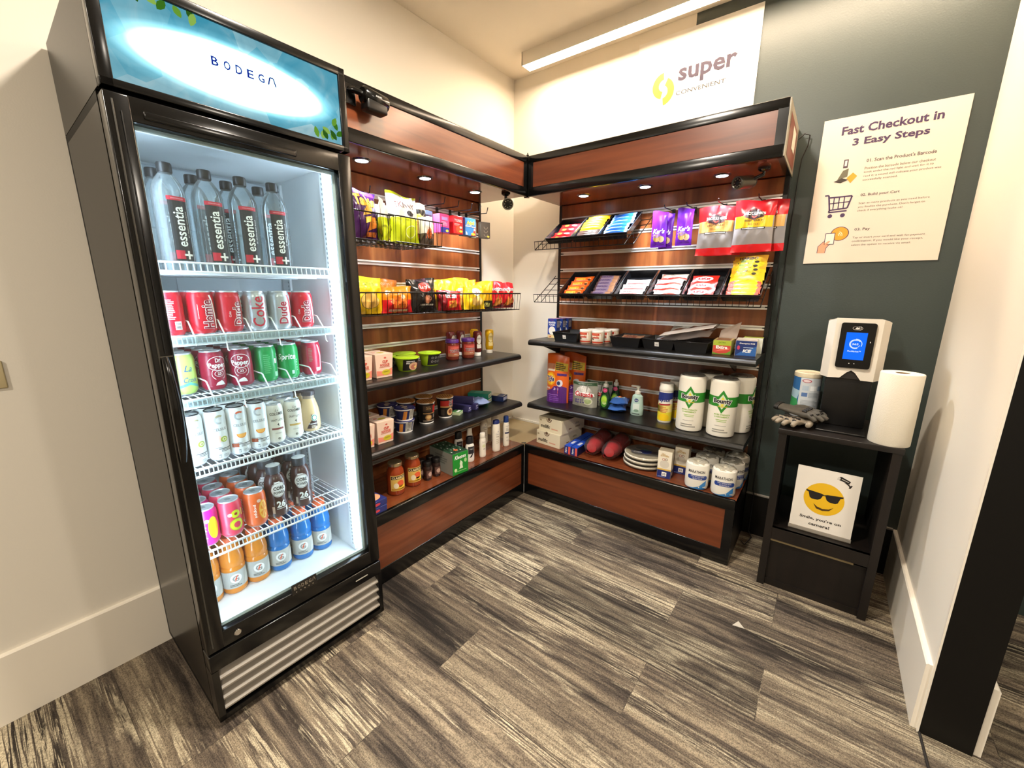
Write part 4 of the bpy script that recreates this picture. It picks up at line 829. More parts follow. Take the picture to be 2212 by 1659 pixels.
# left unit: lower shelf
def cup(name, R, h, side, A, lidc, lidA, rim=WHT):
    P = [(R*.80, .0, rim), (R*.80, .006, side), (R*.985, h-.008, side), (R, h-.006, rim), (R*1.03, h-.003, rim), (R*1.03, h, rim)]
    T = thing(name, 'cup', 'noodle cup'); m = MB(); m.lathe(P, side, 30, cap=True); m.art(A, CY(prof_r([(p[0], p[1]) for p in P])), (.006, .02)); m.build('cup_body', T)
    m = MB(); m.lathe([(R*1.04, h), (R*1.03, h+.0012), (.0, h+.0012)], lidc, 30, cap=False); m.art(lidA, PL((0, 0, h+.0013), (1, 0, 0), (0, 1, 0), (0, 0, 1))); m.box(-.010, -R*1.03-.010, h, .010, -R*1.02, h+.001, lidc); m.build('lid', T); return T
KB2 = C('#1d1714', .45); TAN = C('#c99a5e', .5)
A = Art().rect(-.045, .012, .045, .110, KB2).rect(-.040, .070, .018, .100, C('#4a3626', .5), 1).rect(.014, .060, .040, .100, C('#c2241c', .5), 1).text('BLACK', -.014, .094, C('#c9a878', .5), h=.005, w=.02, l=2).text('UDON', -.012, .084, C('#d9b06a', .5), h=.008, w=.026, l=2).rect(-.04, .056, .04, .060, TAN, 1).ell(-.010, .036, .018, .016, C('#a87a4a', .5), 1).ell(-.010, .038, .012, .009, C('#d8b274', .5), 2).rect(.018, .03, .042, .05, C('#8a8078', .5), 1).rect(-.04, .014, .04, .020, C('#9a8a78', .5), 1).rect(.018, .104, .030, .109, WHT, 1)
lidA = Art(); [lidA.line([(-.04+.012*k, -.03), (-.03+.014*k, .03)], .004, C('#6e3a1c', .5), 0) for k in range(6)]
n1 = Proto(cup('noodle_cup', .048, .116, KB2, A, C('#b5793c', .4), lidA))
A = Art().rect(-.046, .012, .046, .110, KB2).rect(-.046, .068, .046, .100, C('#b82a20', .5), 1).rect(-.046, .060, .046, .068, TAN, 1).ell(.012, .034, .020, .022, C('#d9b27a', .5), 1).ell(.012, .036, .012, .012, C('#8a4a2a', .5), 2).rect(-.044, .014, -.022, .050, C('#4a4038', .5), 1)
for seg in ([(.002, .098), (.03, .098)], [(.016, .104), (.016, .052)], [(.004, .088), (.028, .088)], [(.0, .078), (.032, .078)], [(.016, .078), (.004, .066)], [(.016, .078), (.030, .066)]): A.line(seg, .006, WHT, 2); A.line(seg, .0035, KB2, 3)
n2 = Proto(cup('noodle_cup', .047, .116, KB2, A, C('#c99350', .4), lidA))
GN = 'black noodle cups'
n1.at(.195, -1.030, Z_L2, R90-.15, 'black noodle cup with small red square and pale rim, left front cup', GN); n2.at(.198, -.893, Z_L2, R90-.3, 'black noodle cup with broad red band, beside the small boxes', GN)
n2.at(.105, -.965, Z_L2, R90, 'black noodle cup with dark lid behind the two front cups', GN)['label']; n1.at(.105, -1.090, Z_L2, R90, 'black noodle cup with brown lid behind the blue cups', GN)
NV = C('#1f2a5c', .4)
A = Art().rect(-.020, .006, .016, .058, C('#b9b6ac', .5)).rect(-.012, .010, -.002, .020, C('#8e8a80', .5), 1); bars(A, -.018, .024, .014, .054, 6, C('#8e8a80', .5), 1); A.poly([(.024, .004), (.034, .004), (.046, .06), (.038, .06)], C('#cfd3dc', .5), 0).rect(-.05, .006, -.032, .05, C('#d98a3a', .5), 0).ell(.026, .03, .004, .02, WHT, 1)
lidB = Art(); [lidB.ell(.03*math.cos(k), .03*math.sin(k), .012, .009, C(['#3b3f78', '#b9a48c', '#5a5f9a'][k % 3], .4), 1) for k in range(6)]; lidB.ell(0, 0, .018, .012, C('#c9b49a', .4))
nbw = cup('noodle_cup', .050, .060, NV, A, C('#2c3168', .4), lidB); nbp = Proto(nbw)
nbp.at(.218, -1.195, Z_L2, R90-.1, 'navy blue noodle bowl at the bottom of its stack', 'navy noodle bowls'); nbp.at(.221, -1.192, Z_L2+.0625, R90+.3, 'navy blue noodle bowl at the top of its stack, lid covered in swirls', 'navy noodle bowls')
nbp.at(.110, -1.215, Z_L2, R90, 'navy blue noodle bowl behind, lower of the rear stack', 'navy noodle bowls'); nbp.at(.110, -1.212, Z_L2+.0625, R90, 'navy blue noodle bowl behind, upper of the rear stack', 'navy noodle bowls')
VIO = C('#34305c', .4)
tb = Proto(carton('toothpaste_box', 'box', .034, .17, .038, VIO, Art().rect(-.014, .010, .012, .016, C('#8f8cb0', .5)).rect(-.01, .022, .006, .030, C('#b8b4cc', .5)), Art().rect(-.07, .008, .07, .03, C('#4a4678', .5)).text('SENSITIVE', 0, .02, C('#c4c0d8', .5), h=.008, w=.06), Art().rect(-.014, -.07, .014, .07, C('#454070', .5))))
tb.at(.170, -.762, Z_L2, R90+.15, 'dark violet toothpaste box, the left one lying on the lower left shelf', 'small violet boxes'); tb.at(.172, -.705, Z_L2, R90+.2, 'dark violet toothpaste box, the right one lying beside the wrapped pack', 'small violet boxes')
tb.at(.160, -.735, Z_L2+.0385, R90+.5, 'dark violet toothpaste box lying on top of the other two', 'small violet boxes')
gl = C('#2f7a3c', .4)
o = carton('small_packet', 'packet', .055, .05, .018, C('#b9c8a0', .4), None, None, topf(.055, .05, C('#5f9a54', .4)).rect(-.02, -.015, .02, .0, WHT, 1)); o['label'] = 'small green and white packet tucked beside the right noodle cup'; o.location = (.225, -.825, Z_L2); o.rotation_euler = (0, 0, R90+.4)
bz = lambda a: (lambda s, q: a)
LBL = C('#8d9ecb', .25); o = pouch('wrapped_pack', 'packet', .12, .10, .045, lambda s, q: C('#6f82b4', .25) if q > .7 and s > 0 else LBL, None, 4, wr=.004); o['label'] = 'pale blue plastic wrapped pack lying before the green box'; o.location = (.262, -.645, Z_L2+.028); o.rotation_euler = (-R90+.1, 0, R90-.3)
o = pouch('wrapped_pack', 'packet', .11, .11, .04, lambda s, q: C('#8ba0c4', .25), None, 9, wr=.004); o['label'] = 'pale blue plastic wrapped pack lying behind the violet boxes'; o.location = (.175, -.672, Z_L2+.030); o.rotation_euler = (-R90, 0, R90-.2)
TEAL = C('#1f7d62', .4)
sg = Proto(carton('soap_carton', 'box', .075, .135, .032, TEAL, Art().rect(-.034, .004, .030, .027, C('#cfd0b4', .5)).rect(-.02, .008, -.008, .02, C('#6a6a58', .5), 1).rect(.004, .008, .016, .02, C('#8a8a70', .5), 1), Art().rect(-.06, .012, .06, .022, C('#3f9a7c', .5)), topf(.075, .135, C('#2d8a6c', .4)).rect(-.034, -.02, .03, .03, C('#4fa588', .4), 1)))
sg.at(.150, -.545, Z_L2, R90+.35, 'teal green soap carton at the bottom, near the shelf end', 'teal soap cartons'); sg.at(.150, -.545, Z_L2+.0325, R90+.42, 'teal green soap carton lying on top of the other', 'teal soap cartons')
o = carton('soap_carton', 'box', .07, .09, .036, C('#1c2850', .4), Art().rect(-.028, .008, .026, .028, C('#a9adc4', .5)), Art().rect(-.03, .006, .03, .03, C('#2f3f78', .4)), topf(.07, .09, C('#c9bd9a', .4)).rect(-.03, -.04, .03, 0, C('#20305e', .4), 1)); o['label'] = 'small navy and cream carton at the right end of the lower left shelf'; o.location = (.215, -.432, Z_L2); o.rotation_euler = (0, 0, R90+.25)

# left unit: base deck
DZ = ZD+.0004
P = [(.036, 0), (.040, .004), (.0415, .012), (.0415, .105), (.039, .122), (.031, .138), (.030, .146)]
A = Art().rect(-.040, .026, .040, .104, C('#d9b45a', .5)).rect(-.037, .084, .037, .101, C('#3a2a1c', .5), 1).text('CLASSICO', 0, .092, C('#f0dfa8', .5), h=.011, w=.066, bold=.03, l=2).ell(.008, .060, .018, .018, C('#d85a32', .5), 1).ell(-.014, .052, .012, .014, C('#e4d9b8', .5), 2).ell(.012, .042, .026, .010, C('#e8c23c', .5), 1).rect(-.037, .029, .037, .037, C('#b8862c', .5), 1)
sc = Proto(jarP('sauce_jar', P, C('#8e3a1a', .15), [(.0315, .144), (.034, .145), (.034, .158), (.032, .160), (.0, .160)], C('#c9b48a', .25, .8), A))
sc.at(.288, -1.318, DZ, R90-.25, 'tomato sauce jar with gold lid, nearest the cooler', 'pasta sauce jars'); sc.at(.280, -1.208, DZ, R90-.25, 'tomato sauce jar with gold lid, beside the dark spice shakers', 'pasta sauce jars')
A = Art().rect(-.05, .006, .05, .024, C('#2b3274', .4)); A.ell(.012, .015, .016, .006, C('#c9404a', .5), 1).text('PASTA', -.012, .016, WHT, h=.005, w=.02)
bp_ = Proto(carton('frozen_meal_box', 'box', .13, .16, .029, C('#27306c', .4), A, None, topf(.13, .16, C('#2b3274', .4)).ell(.02, -.03, .04, .035, C('#d8a27a', .5), 1).ell(-.03, -.03, .02, .02, C('#c43a4a', .5), 2)))
bp_.at(.312, -1.512, DZ, R90, 'dark blue printed meal box, lower of the stack by the cooler', 'dark blue meal boxes'); bp_.at(.312, -1.512, DZ+.0295, R90+.06, 'dark blue printed meal box, upper of the stack by the cooler', 'dark blue meal boxes')
def shaker():
    T = thing('spice_shaker', 'shaker', 'shaker'); m = MB(); m.lathe([(.019, 0), (.021, .003), (.022, .06), (.021, .072), (.018, .078)], C('#2c1d1a', .15), 20)
    A = Art().rect(-.02, .014, .02, .055, C('#5c4038', .5)).ell(0, .035, .011, .012, C('#b89a8c', .5), 1); m.art(A, CY(.0222), (.006, .02)); m.build('jar_body', T); m = MB(); m.lathe([(.0205, .077), (.0215, .078), (.0215, .098), (.020, .100), (.0, .100)], C('#0f0d0d', .3), 20); m.build('lid', T); return T
sh = Proto(shaker())
for k, (x, y, z, w) in enumerate(((.300, -1.128, 0, 'front left'), (.300, -1.066, 0, 'front right'), (.255, -1.13, 0, 'back left'), (.255, -1.07, 0, 'back right'))): sh.at(x, y, DZ+z, R90-.2*k, f'small dark spice shaker between sauce jars and green tissue box, {w}', 'spice shakers')
A = face(.108, .122, C('#1f8a2e', .4)).text('Kleenex', 0, .098, WHT, h=.022, w=.080, bold=.02, shear=.2).poly([(-.010, .030), (.016, .030), (.012, .048), (.014, .062), (.0, .078), (-.006, .06), (-.004, .045)], C('#d8e4c8', .5), 1).ell(.034, .070, .009, .012, C('#a8d08a', .5), 1).ell(-.034, .028, .009, .010, C('#c9dca0', .5), 1).rect(-.04, .016, .04, .020, C('#7fbf72', .5), 1)
B2 = face(.20, .122, C('#9a9c92', .5)); bars(B2, -.05, .05, .06, .10, 4, C('#7c7f76', .5), 1); B2.rect(-.095, .02, -.07, .06, C('#d8d8d0', .5), 1)
C3 = topf(.108, .20, C('#26402c', .4)); [C3.poly([(-.04+.02*k, -.08+.03*j), (-.03+.02*k, -.07+.03*j), (-.036+.02*k, -.06+.03*j)], C(['#c4c9c0', '#0f1a12', '#6f8a70'][(k+j) % 3], .5), 1) for k in range(5) for j in range(6)]; C3.ell(0, -.06, .012, .012, C('#c8623a', .5), 2)
o = carton('tissue_box', 'box', .108, .20, .122, C('#4f6a52', .45), A, B2, C3, B2); o['label'] = 'green printed tissue box on the left base deck'; o.location = (.288, -.962, DZ); o.rotation_euler = (0, 0, R90-.10)
CRM = C('#efe8d8', .35)
def body_wash(top, body, capc, lab, H=.20, R=.026, name='body_wash_bottle', flat=.72, cap_h=.03):
    T = thing(name, 'bottle', 'bottle'); P = [(R*.86, 0), (R*.97, .004), (R, .015), (R*.97, H*.45), (R*1.0, H*.62), (R*.92, H-cap_h-.010), (R*.80, H-cap_h)]
    sq = lambda M: [setattr(M, 'v', [(x, y*flat, z) for x, y, z in M.v])]
    m = MB(); m.lathe(P, body, 24)
    if top: m.lathe([(R*1.005, H*.30), (R*1.005, H*.62)], top, 24, cap=False)
    m.art(lab, CY(prof_r(P)), (.005, .02)); sq(m); m.build('bottle_body', T); m = MB(); m.lathe([(R*.80, H-cap_h), (R*.86, H-cap_h+.002), (R*.80, H-.004), (R*.7, H), (.0, H)], capc, 22); sq(m); m.build('cap', T); return T
LT = Art().poly([(-.002, .125), (.006, .132), (.004, .124)], C('#3a4a7c', .5)).text('Dove', 0, .112, C('#8a8a9c', .5), h=.010, w=.026, shear=.2).rect(-.010, .094, .010, .097, C('#8d7a6c', .5)); bars(LT, -.010, .05, .012, .085, 3, C('#cfc6b4', .5))
w2 = Proto(body_wash(None, CRM, C('#232f6c', .3), LT, .197, .027, cap_h=.022))
LH = Art().text('Head', 0, .135, C('#5a5a6c', .5), h=.007, w=.022).rect(-.018, .085, .018, .094, C('#1c2450', .5)); bars(LH, -.010, .10, .010, .125, 3, C('#b8b4a8', .5)); bars(LH, -.008, .03, .008, .07, 2, C('#cfc9bc', .5))
w3 = Proto(body_wash(None, CRM, C('#1d3f86', .3), LH, .197, .021, 'shampoo_bottle', .8, .040))
LS = Art().text('Dove', 0, .095, C('#a3a19a', .5), h=.008, w=.022).ell(0, .07, .012, .010, C('#dcdcae', .5)).rect(-.006, .05, .008, .0535, C('#6c6250', .5))
w1 = Proto(body_wash(None, CRM, CRM, LS, .148, .022, 'lotion_bottle', .7, .03)); w4 = Proto(body_wash(None, C('#e4dcc8', .35), C('#23283c', .3), LT, .19, .026, 'body_wash_bottle', .7, .025))
w2.at(.330, -.602, DZ, R90-.3, 'white body wash bottle with dark blue cap, front of the group', 'white toiletry bottles'); w3.at(.325, -.497, DZ, R90-.3, 'white shampoo bottle with slanted blue cap nearest the corner', 'white toiletry bottles')
w1.at(.325, -.722, DZ, R90-.2, 'short all-white lotion bottle between black-white and tall bottles', 'white toiletry bottles'); w4.at(.185, -.548, DZ, R90-.3, 'white body wash bottle with dark cap at the back', 'white toiletry bottles'); dup(w2.o, (.215, -.475, DZ), R90-.2, 'white body wash bottle half hidden behind the shampoo', 'white toiletry bottles'); dup(w1.o, (.20, -.70, DZ), R90, 'white lotion bottle standing behind the black-white bottles', 'white toiletry bottles')
LB = Art().poly([(-.02, .05), (.022, .05), (.022, .094), (-.02, .094)], C('#23242a', .5)).text('MEN', 0, .078, C('#d0d0cc', .5), h=.008, w=.02).poly([(-.012, .028), (0, .045), (.018, .062), (.002, .03)], C('#1c1c22', .5), 1).rect(-.008, .104, .010, .120, WHT)
w5 = Proto(body_wash(None, C('#e6e2d8', .35), C('#17171b', .3), LB, .150, .027, 'body_wash_bottle', .7, .042))
w5.at(.312, -.818, DZ, R90-.3, 'black and white body wash bottle beside the green tissue box', 'white toiletry bottles'); w5.at(.205, -.800, DZ, R90-.3, 'black and white body wash bottle behind the tissue box', 'white toiletry bottles')

# ------------------------------------------------------------------ left unit: wire baskets, bags and hanging packets
def basket(T, a0, a1, zt, zb, label, dz=.0):
    S = thing('wire_basket', label, 'basket', T((a0+a1)/2, .2, zb), 0, 'black wire baskets'); d0, d1 = .057, .36; m = MB()
    z1 = zt+dz; tb = lambda p, r: m.tube(p, r, M_WIREB, 6, T=T)
    tb([(a0, d1, zt), (a1, d1, zt)], .0032); tb([(a0, d0, z1), (a0, d1, zt)], .003); tb([(a1, d0, z1), (a1, d1, zt)], .003); tb([(a0, d0, z1), (a1, d0, z1)], .003)
    m.build('rim', S, True); m = MB()
    tb = lambda p, r: m.tube(p, r, M_WIREB, 5, T=T)
    n = max(4, round((a1-a0)/.026))
    for k in range(n+1):
        a = a0+(a1-a0)*k/n; tb([(a, d1, zt), (a, d1-.008, zb), (a, d0, zb), (a, d0, z1)], .0014)
    for k in range(1, 9):
        d = d0+(d1-.008-d0)*k/9; tb([(a0, d, z1+(zt-z1)*k/9), (a0, d, zb), (a1, d, zb), (a1, d, z1+(zt-z1)*k/9)], .0014)
    tb([(a0, d1-.008, zb), (a1, d1-.008, zb)], .0025); m.build('wire_mesh', S, True); m = MB()
    for a in (a0+.03, a1-.03): m.tube([(a, .0565, z1+.03), (a, .0570, z1+.012), (a, .058, zb)], .003, M_WIREB, 6, T=T)
    m.build('hook', S, True)
basket(TL, 1.012, 1.590, 1.297, 1.203, 'long black wire basket on the left, lower row, next to the cooler')
basket(TL, .404, 1.004, 1.291, 1.197, 'long black wire basket, lower row, overhanging the corner, with yellow bags')
basket(TL, 1.30, 1.590, 1.606, 1.503, 'short black wire basket, upper row, next to the cooler', .06)
basket(TL, 1.026, 1.290, 1.611, 1.508, 'short black wire basket, upper row, nearer the hanging packets', .06)
def zs(*stops):
    """horizontal print zones of a bag, bottom to top"""
    return lambda s, q: next(m_ for e, m_ in stops if q <= e)
YB = C('#f2c81c', .25); YB2 = C('#e0a810', .25); RB = C('#c81e24', .25); KB3 = C('#211e1c', .2); OB = C('#e8861c', .25); LIM = C('#c3d422', .25); PUR = C('#3d1a4c', .22); SLV = C('#d8d6cf', .25)
A = Art().text('Takis', .000, .150, C('#e0a326', .4), h=.045, w=.10, bold=.05).poly([(-.02, .09), (.02, .10), (.03, .135), (.0, .13)], C('#d8a23a', .4)).poly([(.0, .03), (.05, .05), (.05, .09), (.02, .085)], C('#d07a2a', .4)).poly([(-.01, .06), (.02, .07), (.02, .09), (-.01, .085)], C('#e8b63a', .4), 1).rect(.0, .012, .05, .03, C('#b5622a', .4))
def bag(x, y, z, rz, lean, w, h, t, zone, A, seed, label, group, **k):
    o = pouch('chip_bag', 'bag', w, h, t, zone, A, seed, wr=.0075, nx=18, ny=20, **k); o.location = (x, y, z); o.rotation_euler = (lean, 0, rz); tag(o, label, None, group); return o
GC1 = 'bags in the upper wire baskets'; GC2 = 'bags in the lower wire baskets'; zu = 1.512
bag(.262, -1.378, zu, R90, -.08, .135, .195, .07, lambda s, q: PUR if q < .9 else C('#6a35b8', .25), A, 1, 'dark purple snack bag with gold lettering, first in the upper basket', GC1)
bag(.15, -1.42, zu, R90, 0, .13, .19, .06, lambda s, q: PUR, A, 2, 'dark purple snack bag behind the first purple one', GC1)
zl = lambda s, q: LIM if q < .55 else SLV
for k, (y, x) in enumerate(((-1.288, .285), (-1.262, .20))): bag(x, y, zu, R90+.75, -.05, .13, .165, .045, zl, None, 5+k, f'slim silver and lime bag beside the purple bag, {"front" if k == 0 else "rear"} one', GC1)
A = Art().text('SKINNY', 0, .162, C('#6a4a4c', .5), h=.026, w=.10, bold=.02).ell(.02, .128, .022, .012, C('#1d1a22', .5), 1).ring(.02, .05, .026, .004, C('#e6ec9a', .4), 1).rect(-.05, .098, .04, .100, C('#9fae1a', .4))
bag(.265, -1.172, zu, R90-.1, -.10, .155, .215, .075, lambda s, q: LIM if q < .5 else (SLV if q < .93 else LIM), A, 7, 'tall silver and lime green popcorn bag standing in the upper basket', GC1)
A = Art().poly([(-.02, .05), (.03, .06), (.03, .13), (-.01, .14)], C('#c9a06a', .4)).ell(.01, .12, .024, .02, C('#e0c24a', .4), 1).rect(-.02, .03, .04, .05, C('#8a3a24', .4))
bag(.240, -1.085, zu, R90-.15, -.05, .125, .19, .07, lambda s, q: KB3 if q < .85 and abs(s) < .9 else C('#e2b48a', .3), A, 8, 'black bag with tan and yellow print in the upper basket', GC1)
bag(.295, -1.066, zu, R90-.2, -.05, .075, .13, .06, lambda s, q: C('#5c5048', .25) if q < .4 else SLV, Art().poly([(-.02, .03), (.02, .03), (.0, .09)], C('#c8602a', .4)), 9, 'grey and silver bag with orange flash at the right basket end', GC1)
zl_ = 1.207
A = Art().ell(-.005, .055, .045, .034, C('#e2b45a', .4)).ring(-.005, .055, .045, .002, C('#5d5a1c', .4), 1, ry=.034).rect(-.05, .115, .04, .128, C('#c8d23c', .4)).text('LAYS', 0, .125, C('#6e8a1c', .4), h=.012, w=.05)
bag(.285, -1.402, zl_, R90, -.05, .15, .155, .07, lambda s, q: YB if q < .72 else C('#d3d43a', .25), A, 11, 'yellow chip bag with green-tinged top, first in the lower basket', GC2)
A = Art().poly([(-.05, .05), (.0, .085), (.05, .055), (.03, .02), (-.03, .02)], C('#e87a2a', .4)).ell(.015, .07, .012, .010, C('#f2d0b0', .4), 1).rect(-.05, .006, .05, .016, C('#e0b0a0', .4))
bag(.292, -1.258, zl_, R90-.05, -.05, .165, .115, .07, lambda s, q: RB if q < .5 else OB, A, 12, 'red and orange chip bag in the lower basket, beside the first yellow bag', GC2)
bag(.19, -1.27, zl_, R90, 0, .17, .145, .06, lambda s, q: OB, Art().text('CHEETOS', .02, .125, C('#f4e4c8', .4), h=.010, w=.05), 13, 'orange chip bag standing behind the red and orange one', GC2)
bag(.115, -1.20, zl_, R90, .1, .15, .15, .05, lambda s, q: C('#a05a24', .25), None, 14, 'brown chip bag at the back of the lower basket', GC2)
A = Art().ell(.0, .112, .036, .024, C('#b83024', .4)).text("Lay's", 0, .112, WHT, h=.022, w=.054, bold=.03, l=1).ell(.01, .055, .022, .02, C('#a86a4a', .4)).rect(-.03, .026, .05, .034, C('#9a958c', .3))
bag(.270, -1.088, zl_, R90-.1, -.10, .165, .155, .08, lambda s, q: KB3, A, 15, 'black chip bag with red oval in the lower basket', GC2)
A = Art().rect(-.035, .06, .03, .085, WHT).text('FRITOS', 0, .072, RB, h=.014, w=.045, bold=.03, l=1).poly([(-.02, .01), (.03, .015), (.025, .05), (-.015, .045)], C('#e89a3c', .4))
bag(.290, -.925, zl_, R90-.15, -.1, .15, .10, .06, lambda s, q: RB if s > -.5 else C('#8a1622', .25), A, 16, 'red chip bag with white patch low in the corner basket', GC2)
A = Art().ell(0, .090, .030, .02, WHT).text("Lay's", 0, .090, RB, h=.014, w=.036, bold=.03, l=1).ell(.005, .045, .040, .026, C('#e8c06a', .4))
for k, (x, y, w_, h_) in enumerate(((.235, -.93, .13, .15), (.215, -.865, .14, .155), (.225, -.79, .15, .165), (.225, -.725, .15, .165))): bag(x, y, zl_, R90-.45+.1*k, -.12, w_, h_, .06, lambda s, q: YB, None if k < 2 else A, 20+k, f'yellow chip bag in the corner basket, {ordn[k] if k else "first"} from left in the leaning row', GC2)
bag(.295, -.745, zl_, R90-.1, -.06, .15, .125, .06, lambda s, q: YB, A, 27, 'yellow chip bag pressed against the front wires of the corner basket', GC2)
bag(.270, -.632, zl_, R90-.3, .0, .12, .15, .06, lambda s, q: YB2 if q > .3 else C('#3c3a24', .25), Art().poly([(-.02, .01), (.03, .01), (.03, .03), (-.01, .035)], C('#c9c46a', .4)), 28, 'mustard yellow bag with dark bottom beside the red nacho bags', GC2)
A = Art().text('Doritos', 0, .108, WHT, h=.022, w=.098, bold=.05).text('Doritos', 0, .108, C('#2a1416', .4), h=.018, w=.09, l=2).poly([(-.012, .098), (.012, .098), (.0, .080)], C('#e8b090', .4)).poly([(-.03, .01), (.03, .02), (.0, .075)], C('#dd8a3a', .4)).poly([(.0, .02), (.045, .03), (.03, .07)], C('#e8a04a', .4), 1).rect(-.06, .006, .06, .020, C('#6e1218', .4))
bag(.285, -.555, zl_, R90-.15, -.05, .145, .150, .06, lambda s, q: C('#8a141c', .25) if q < .2 else RB, A, 30, 'red nacho chip bag, left of the two at the basket end', GC2)
bag(.285, -.452, zl_, R90-.2, -.05, .13, .145, .06, lambda s, q: C('#8a141c', .25) if q < .2 else RB, A, 31, 'red nacho chip bag at the very end, overhanging the corner', GC2)
bag(.16, -.50, zl_, R90, 0, .15, .145, .06, lambda s, q: RB, None, 32, 'red nacho chip bag behind the two front ones', GC2)
def peg(T, a, z, ln, label, tip=.02):
    o = MB().tube([(a, .056, z), (a, .060, z+.004), (a, ln-.01, z), (a, ln, z+tip)], .0026, M_BLK, 6, T=T).box(a-.008, .0532, z-.016, a+.008, .058, z+.014, M_BLK, T).build('peg_hook', base=True)
    return tag(o, label, 'hook', 'peg hooks')
zp = 1.738
def packet(w, h, d, base, A): return Proto(carton('hanging_packet', 'packet', w, d, h, base, A, Art().rect(-d/2+.002, .002, d/2-.002, h-.002, base)))
PK = C('#e04a86', .4); DBL = C('#2a2f8c', .4); A = face(.066, .092, PK).rect(-.030, .002, .032, .028, DBL, 1).rect(-.02, .062, .022, .078, C('#c49adc', .5), 1).ell(.016, .012, .010, .006, C('#f0dc3c', .4), 2); bars(A, -.022, .036, .02, .056, 3, C('#f0a8c4', .5), 1)
q = packet(.066, .092, .05, PK, A); q.at(.19, -.872, 1.596, R90, 'pink hanging medicine box with dark blue foot, left of the red boxes', 'hanging medicine boxes')
A = face(.068, .088, C('#dd2a26', .4)).text('TYLENOL', 0, .066, WHT, h=.014, w=.056, bold=.03, l=1).rect(-.03, .048, .01, .050, WHT, 1).rect(-.03, .042, .006, .044, WHT, 1).ell(.0, .024, .018, .02, C('#ee5a34', .4), 1).ell(.018, .014, .012, .006, C('#f0dc3c', .4), 2).ell(.018, .034, .010, .006, C('#f4c4bc', .4), 2)
q = packet(.070, .090, .06, C('#c4161e', .4), A); q.at(.185, -.772, 1.602, R90, 'red hanging medicine box with white lettering, left of the blue box', 'hanging medicine boxes')
A = face(.084, .090, C('#3f7fbe', .4)).text('Advil', 0, .068, C('#f4e23c', .4), h=.020, w=.060, bold=.05, l=2).rect(-.04, .046, .04, .050, WHT, 1).rect(-.036, .054, .01, .056, WHT, 1).poly([(.0, .002), (.040, .002), (.040, .044), (.030, .044), (.022, .022)], C('#dd4a34', .4), 1).ell(.020, .011, .016, .006, C('#f0dc3c', .4), 2).ell(.032, .034, .007, .006, C('#f0c4bc', .4), 2).poly([(-.038, .004), (-.024, .004), (-.028, .016), (-.038, .022)], WHT, 1)
q = packet(.086, .092, .05, C('#2f62a0', .4), A); q.at(.185, -.672, 1.602, R90, 'blue hanging medicine box with yellow lettering', 'hanging medicine boxes')
A = face(.07, .10, C('#46505f', .4)).rect(-.02, .065, .026, .085, C('#1c2028', .4), 1).rect(-.028, .01, .03, .045, C('#7fa8d8', .5), 1); bars(A, -.025, .012, .025, .04, 3, C('#dfe6f0', .5), 2)
q = packet(.07, .105, .04, C('#3a4a68', .4), A); q.at(.15, -.945, 1.595, R90, 'dark blue-grey hanging packet partly behind the upper basket', 'hanging medicine boxes')
GY = C('#55503f', .5); A = face(.04, .088, C('#5f5a46', .5)).ell(-.004, .045, .008, .024, C('#a8a27a', .4), 1).rect(.006, .01, .012, .04, C('#c9bc5a', .4), 1)
q = packet(.042, .088, .02, GY, A); q.at(.155, -.596, 1.602, R90-.2, 'grey-green slim hanging packet behind the post', 'hanging medicine boxes')
A = face(.062, .085, C('#3c3125', .5)); [A.ring(.002, .022+.020*k, .014, .004, C('#6c5f4e', .5), 1, 10, PI, 2*PI) for k in range(3)]; A.ell(.018, .010, .008, .005, C('#c9b43c', .4), 2)
q = packet(.064, .088, .03, C('#32291f', .5), A); q.at(.195, -.540, 1.602, R90-.3, 'dark brown hanging packet overhanging the corner', 'hanging medicine boxes')
for k, (a, nm) in enumerate(((.540, 'above the dark brown packet'), (.60, 'above the grey-green packet'), (.672, 'above the blue packet'), (.772, 'above the red packet'), (.872, 'above the pink packet'), (.945, 'above the blue-grey packet'), (1.235, 'above the tall popcorn bag'), (1.40, 'above the purple bag'))):
    peg(TL, a, zp, .225 if k < 5 else .12, f'black wire peg hook on the left unit, {nm}', .03)

# ------------------------------------------------------------------ right unit: sloping wire racks with candy trays
SL = math.atan2(.128, .20); TLEN = .2375
def rack(a0, a1, zf, zb_, label):
    S = thing('wire_rack', label, 'rack', ((a0+a1)/2, -.2, zf-.05), 0, 'sloping wire racks'); m = MB(); T = TR; yf = .305
    m.tube([(a0, yf, zf), (a1, yf, zf), (a1, yf-.008, zf-.046), (a0, yf-.008, zf-.046)], .0025, M_WIREB, 6, True, T)
    for a in (a0, a1): m.tube([(a, yf-.008, zf-.046), (a+.002, .075, zb_-.006), (a+.002, .056, zb_+.01)], .0025, M_WIREB, 6, T=T)
    n = round((a1-a0)/.028)
    for k in range(1, n): m.tube([(a0+(a1-a0)*k/n, yf, zf), (a0+(a1-a0)*k/n, yf-.008, zf-.046)], .0014, M_WIREB, 5, T=T)
    for k in (1, 2, 3): f = k/4; m.tube([(a0, yf-.008+(.075-yf+.008)*f, zf-.046+(zb_-.006-zf+.046)*f), (a1, yf-.008+(.075-yf+.008)*f, zf-.046+(zb_-.006-zf+.046)*f)], .0016, M_WIREB, 5, T=T)
    m.tube([(a0, .075, zb_-.006), (a1, .075, zb_-.006)], .0022, M_WIREB, 6, T=T)
    for a in (a0+.05, a1-.05): m.tube([(a, yf-.008, zf-.046), (a, .075, zb_-.006)], .002, M_WIREB, 5, T=T)
    m.build('wire_frame', S, True)
rack(.387, .998, 1.593, 1.700, 'upper sloping wire rack on the back unit, holding three candy trays')
rack(.388, 1.603, 1.286, 1.392, 'lower sloping wire rack on the back unit, holding six candy trays')
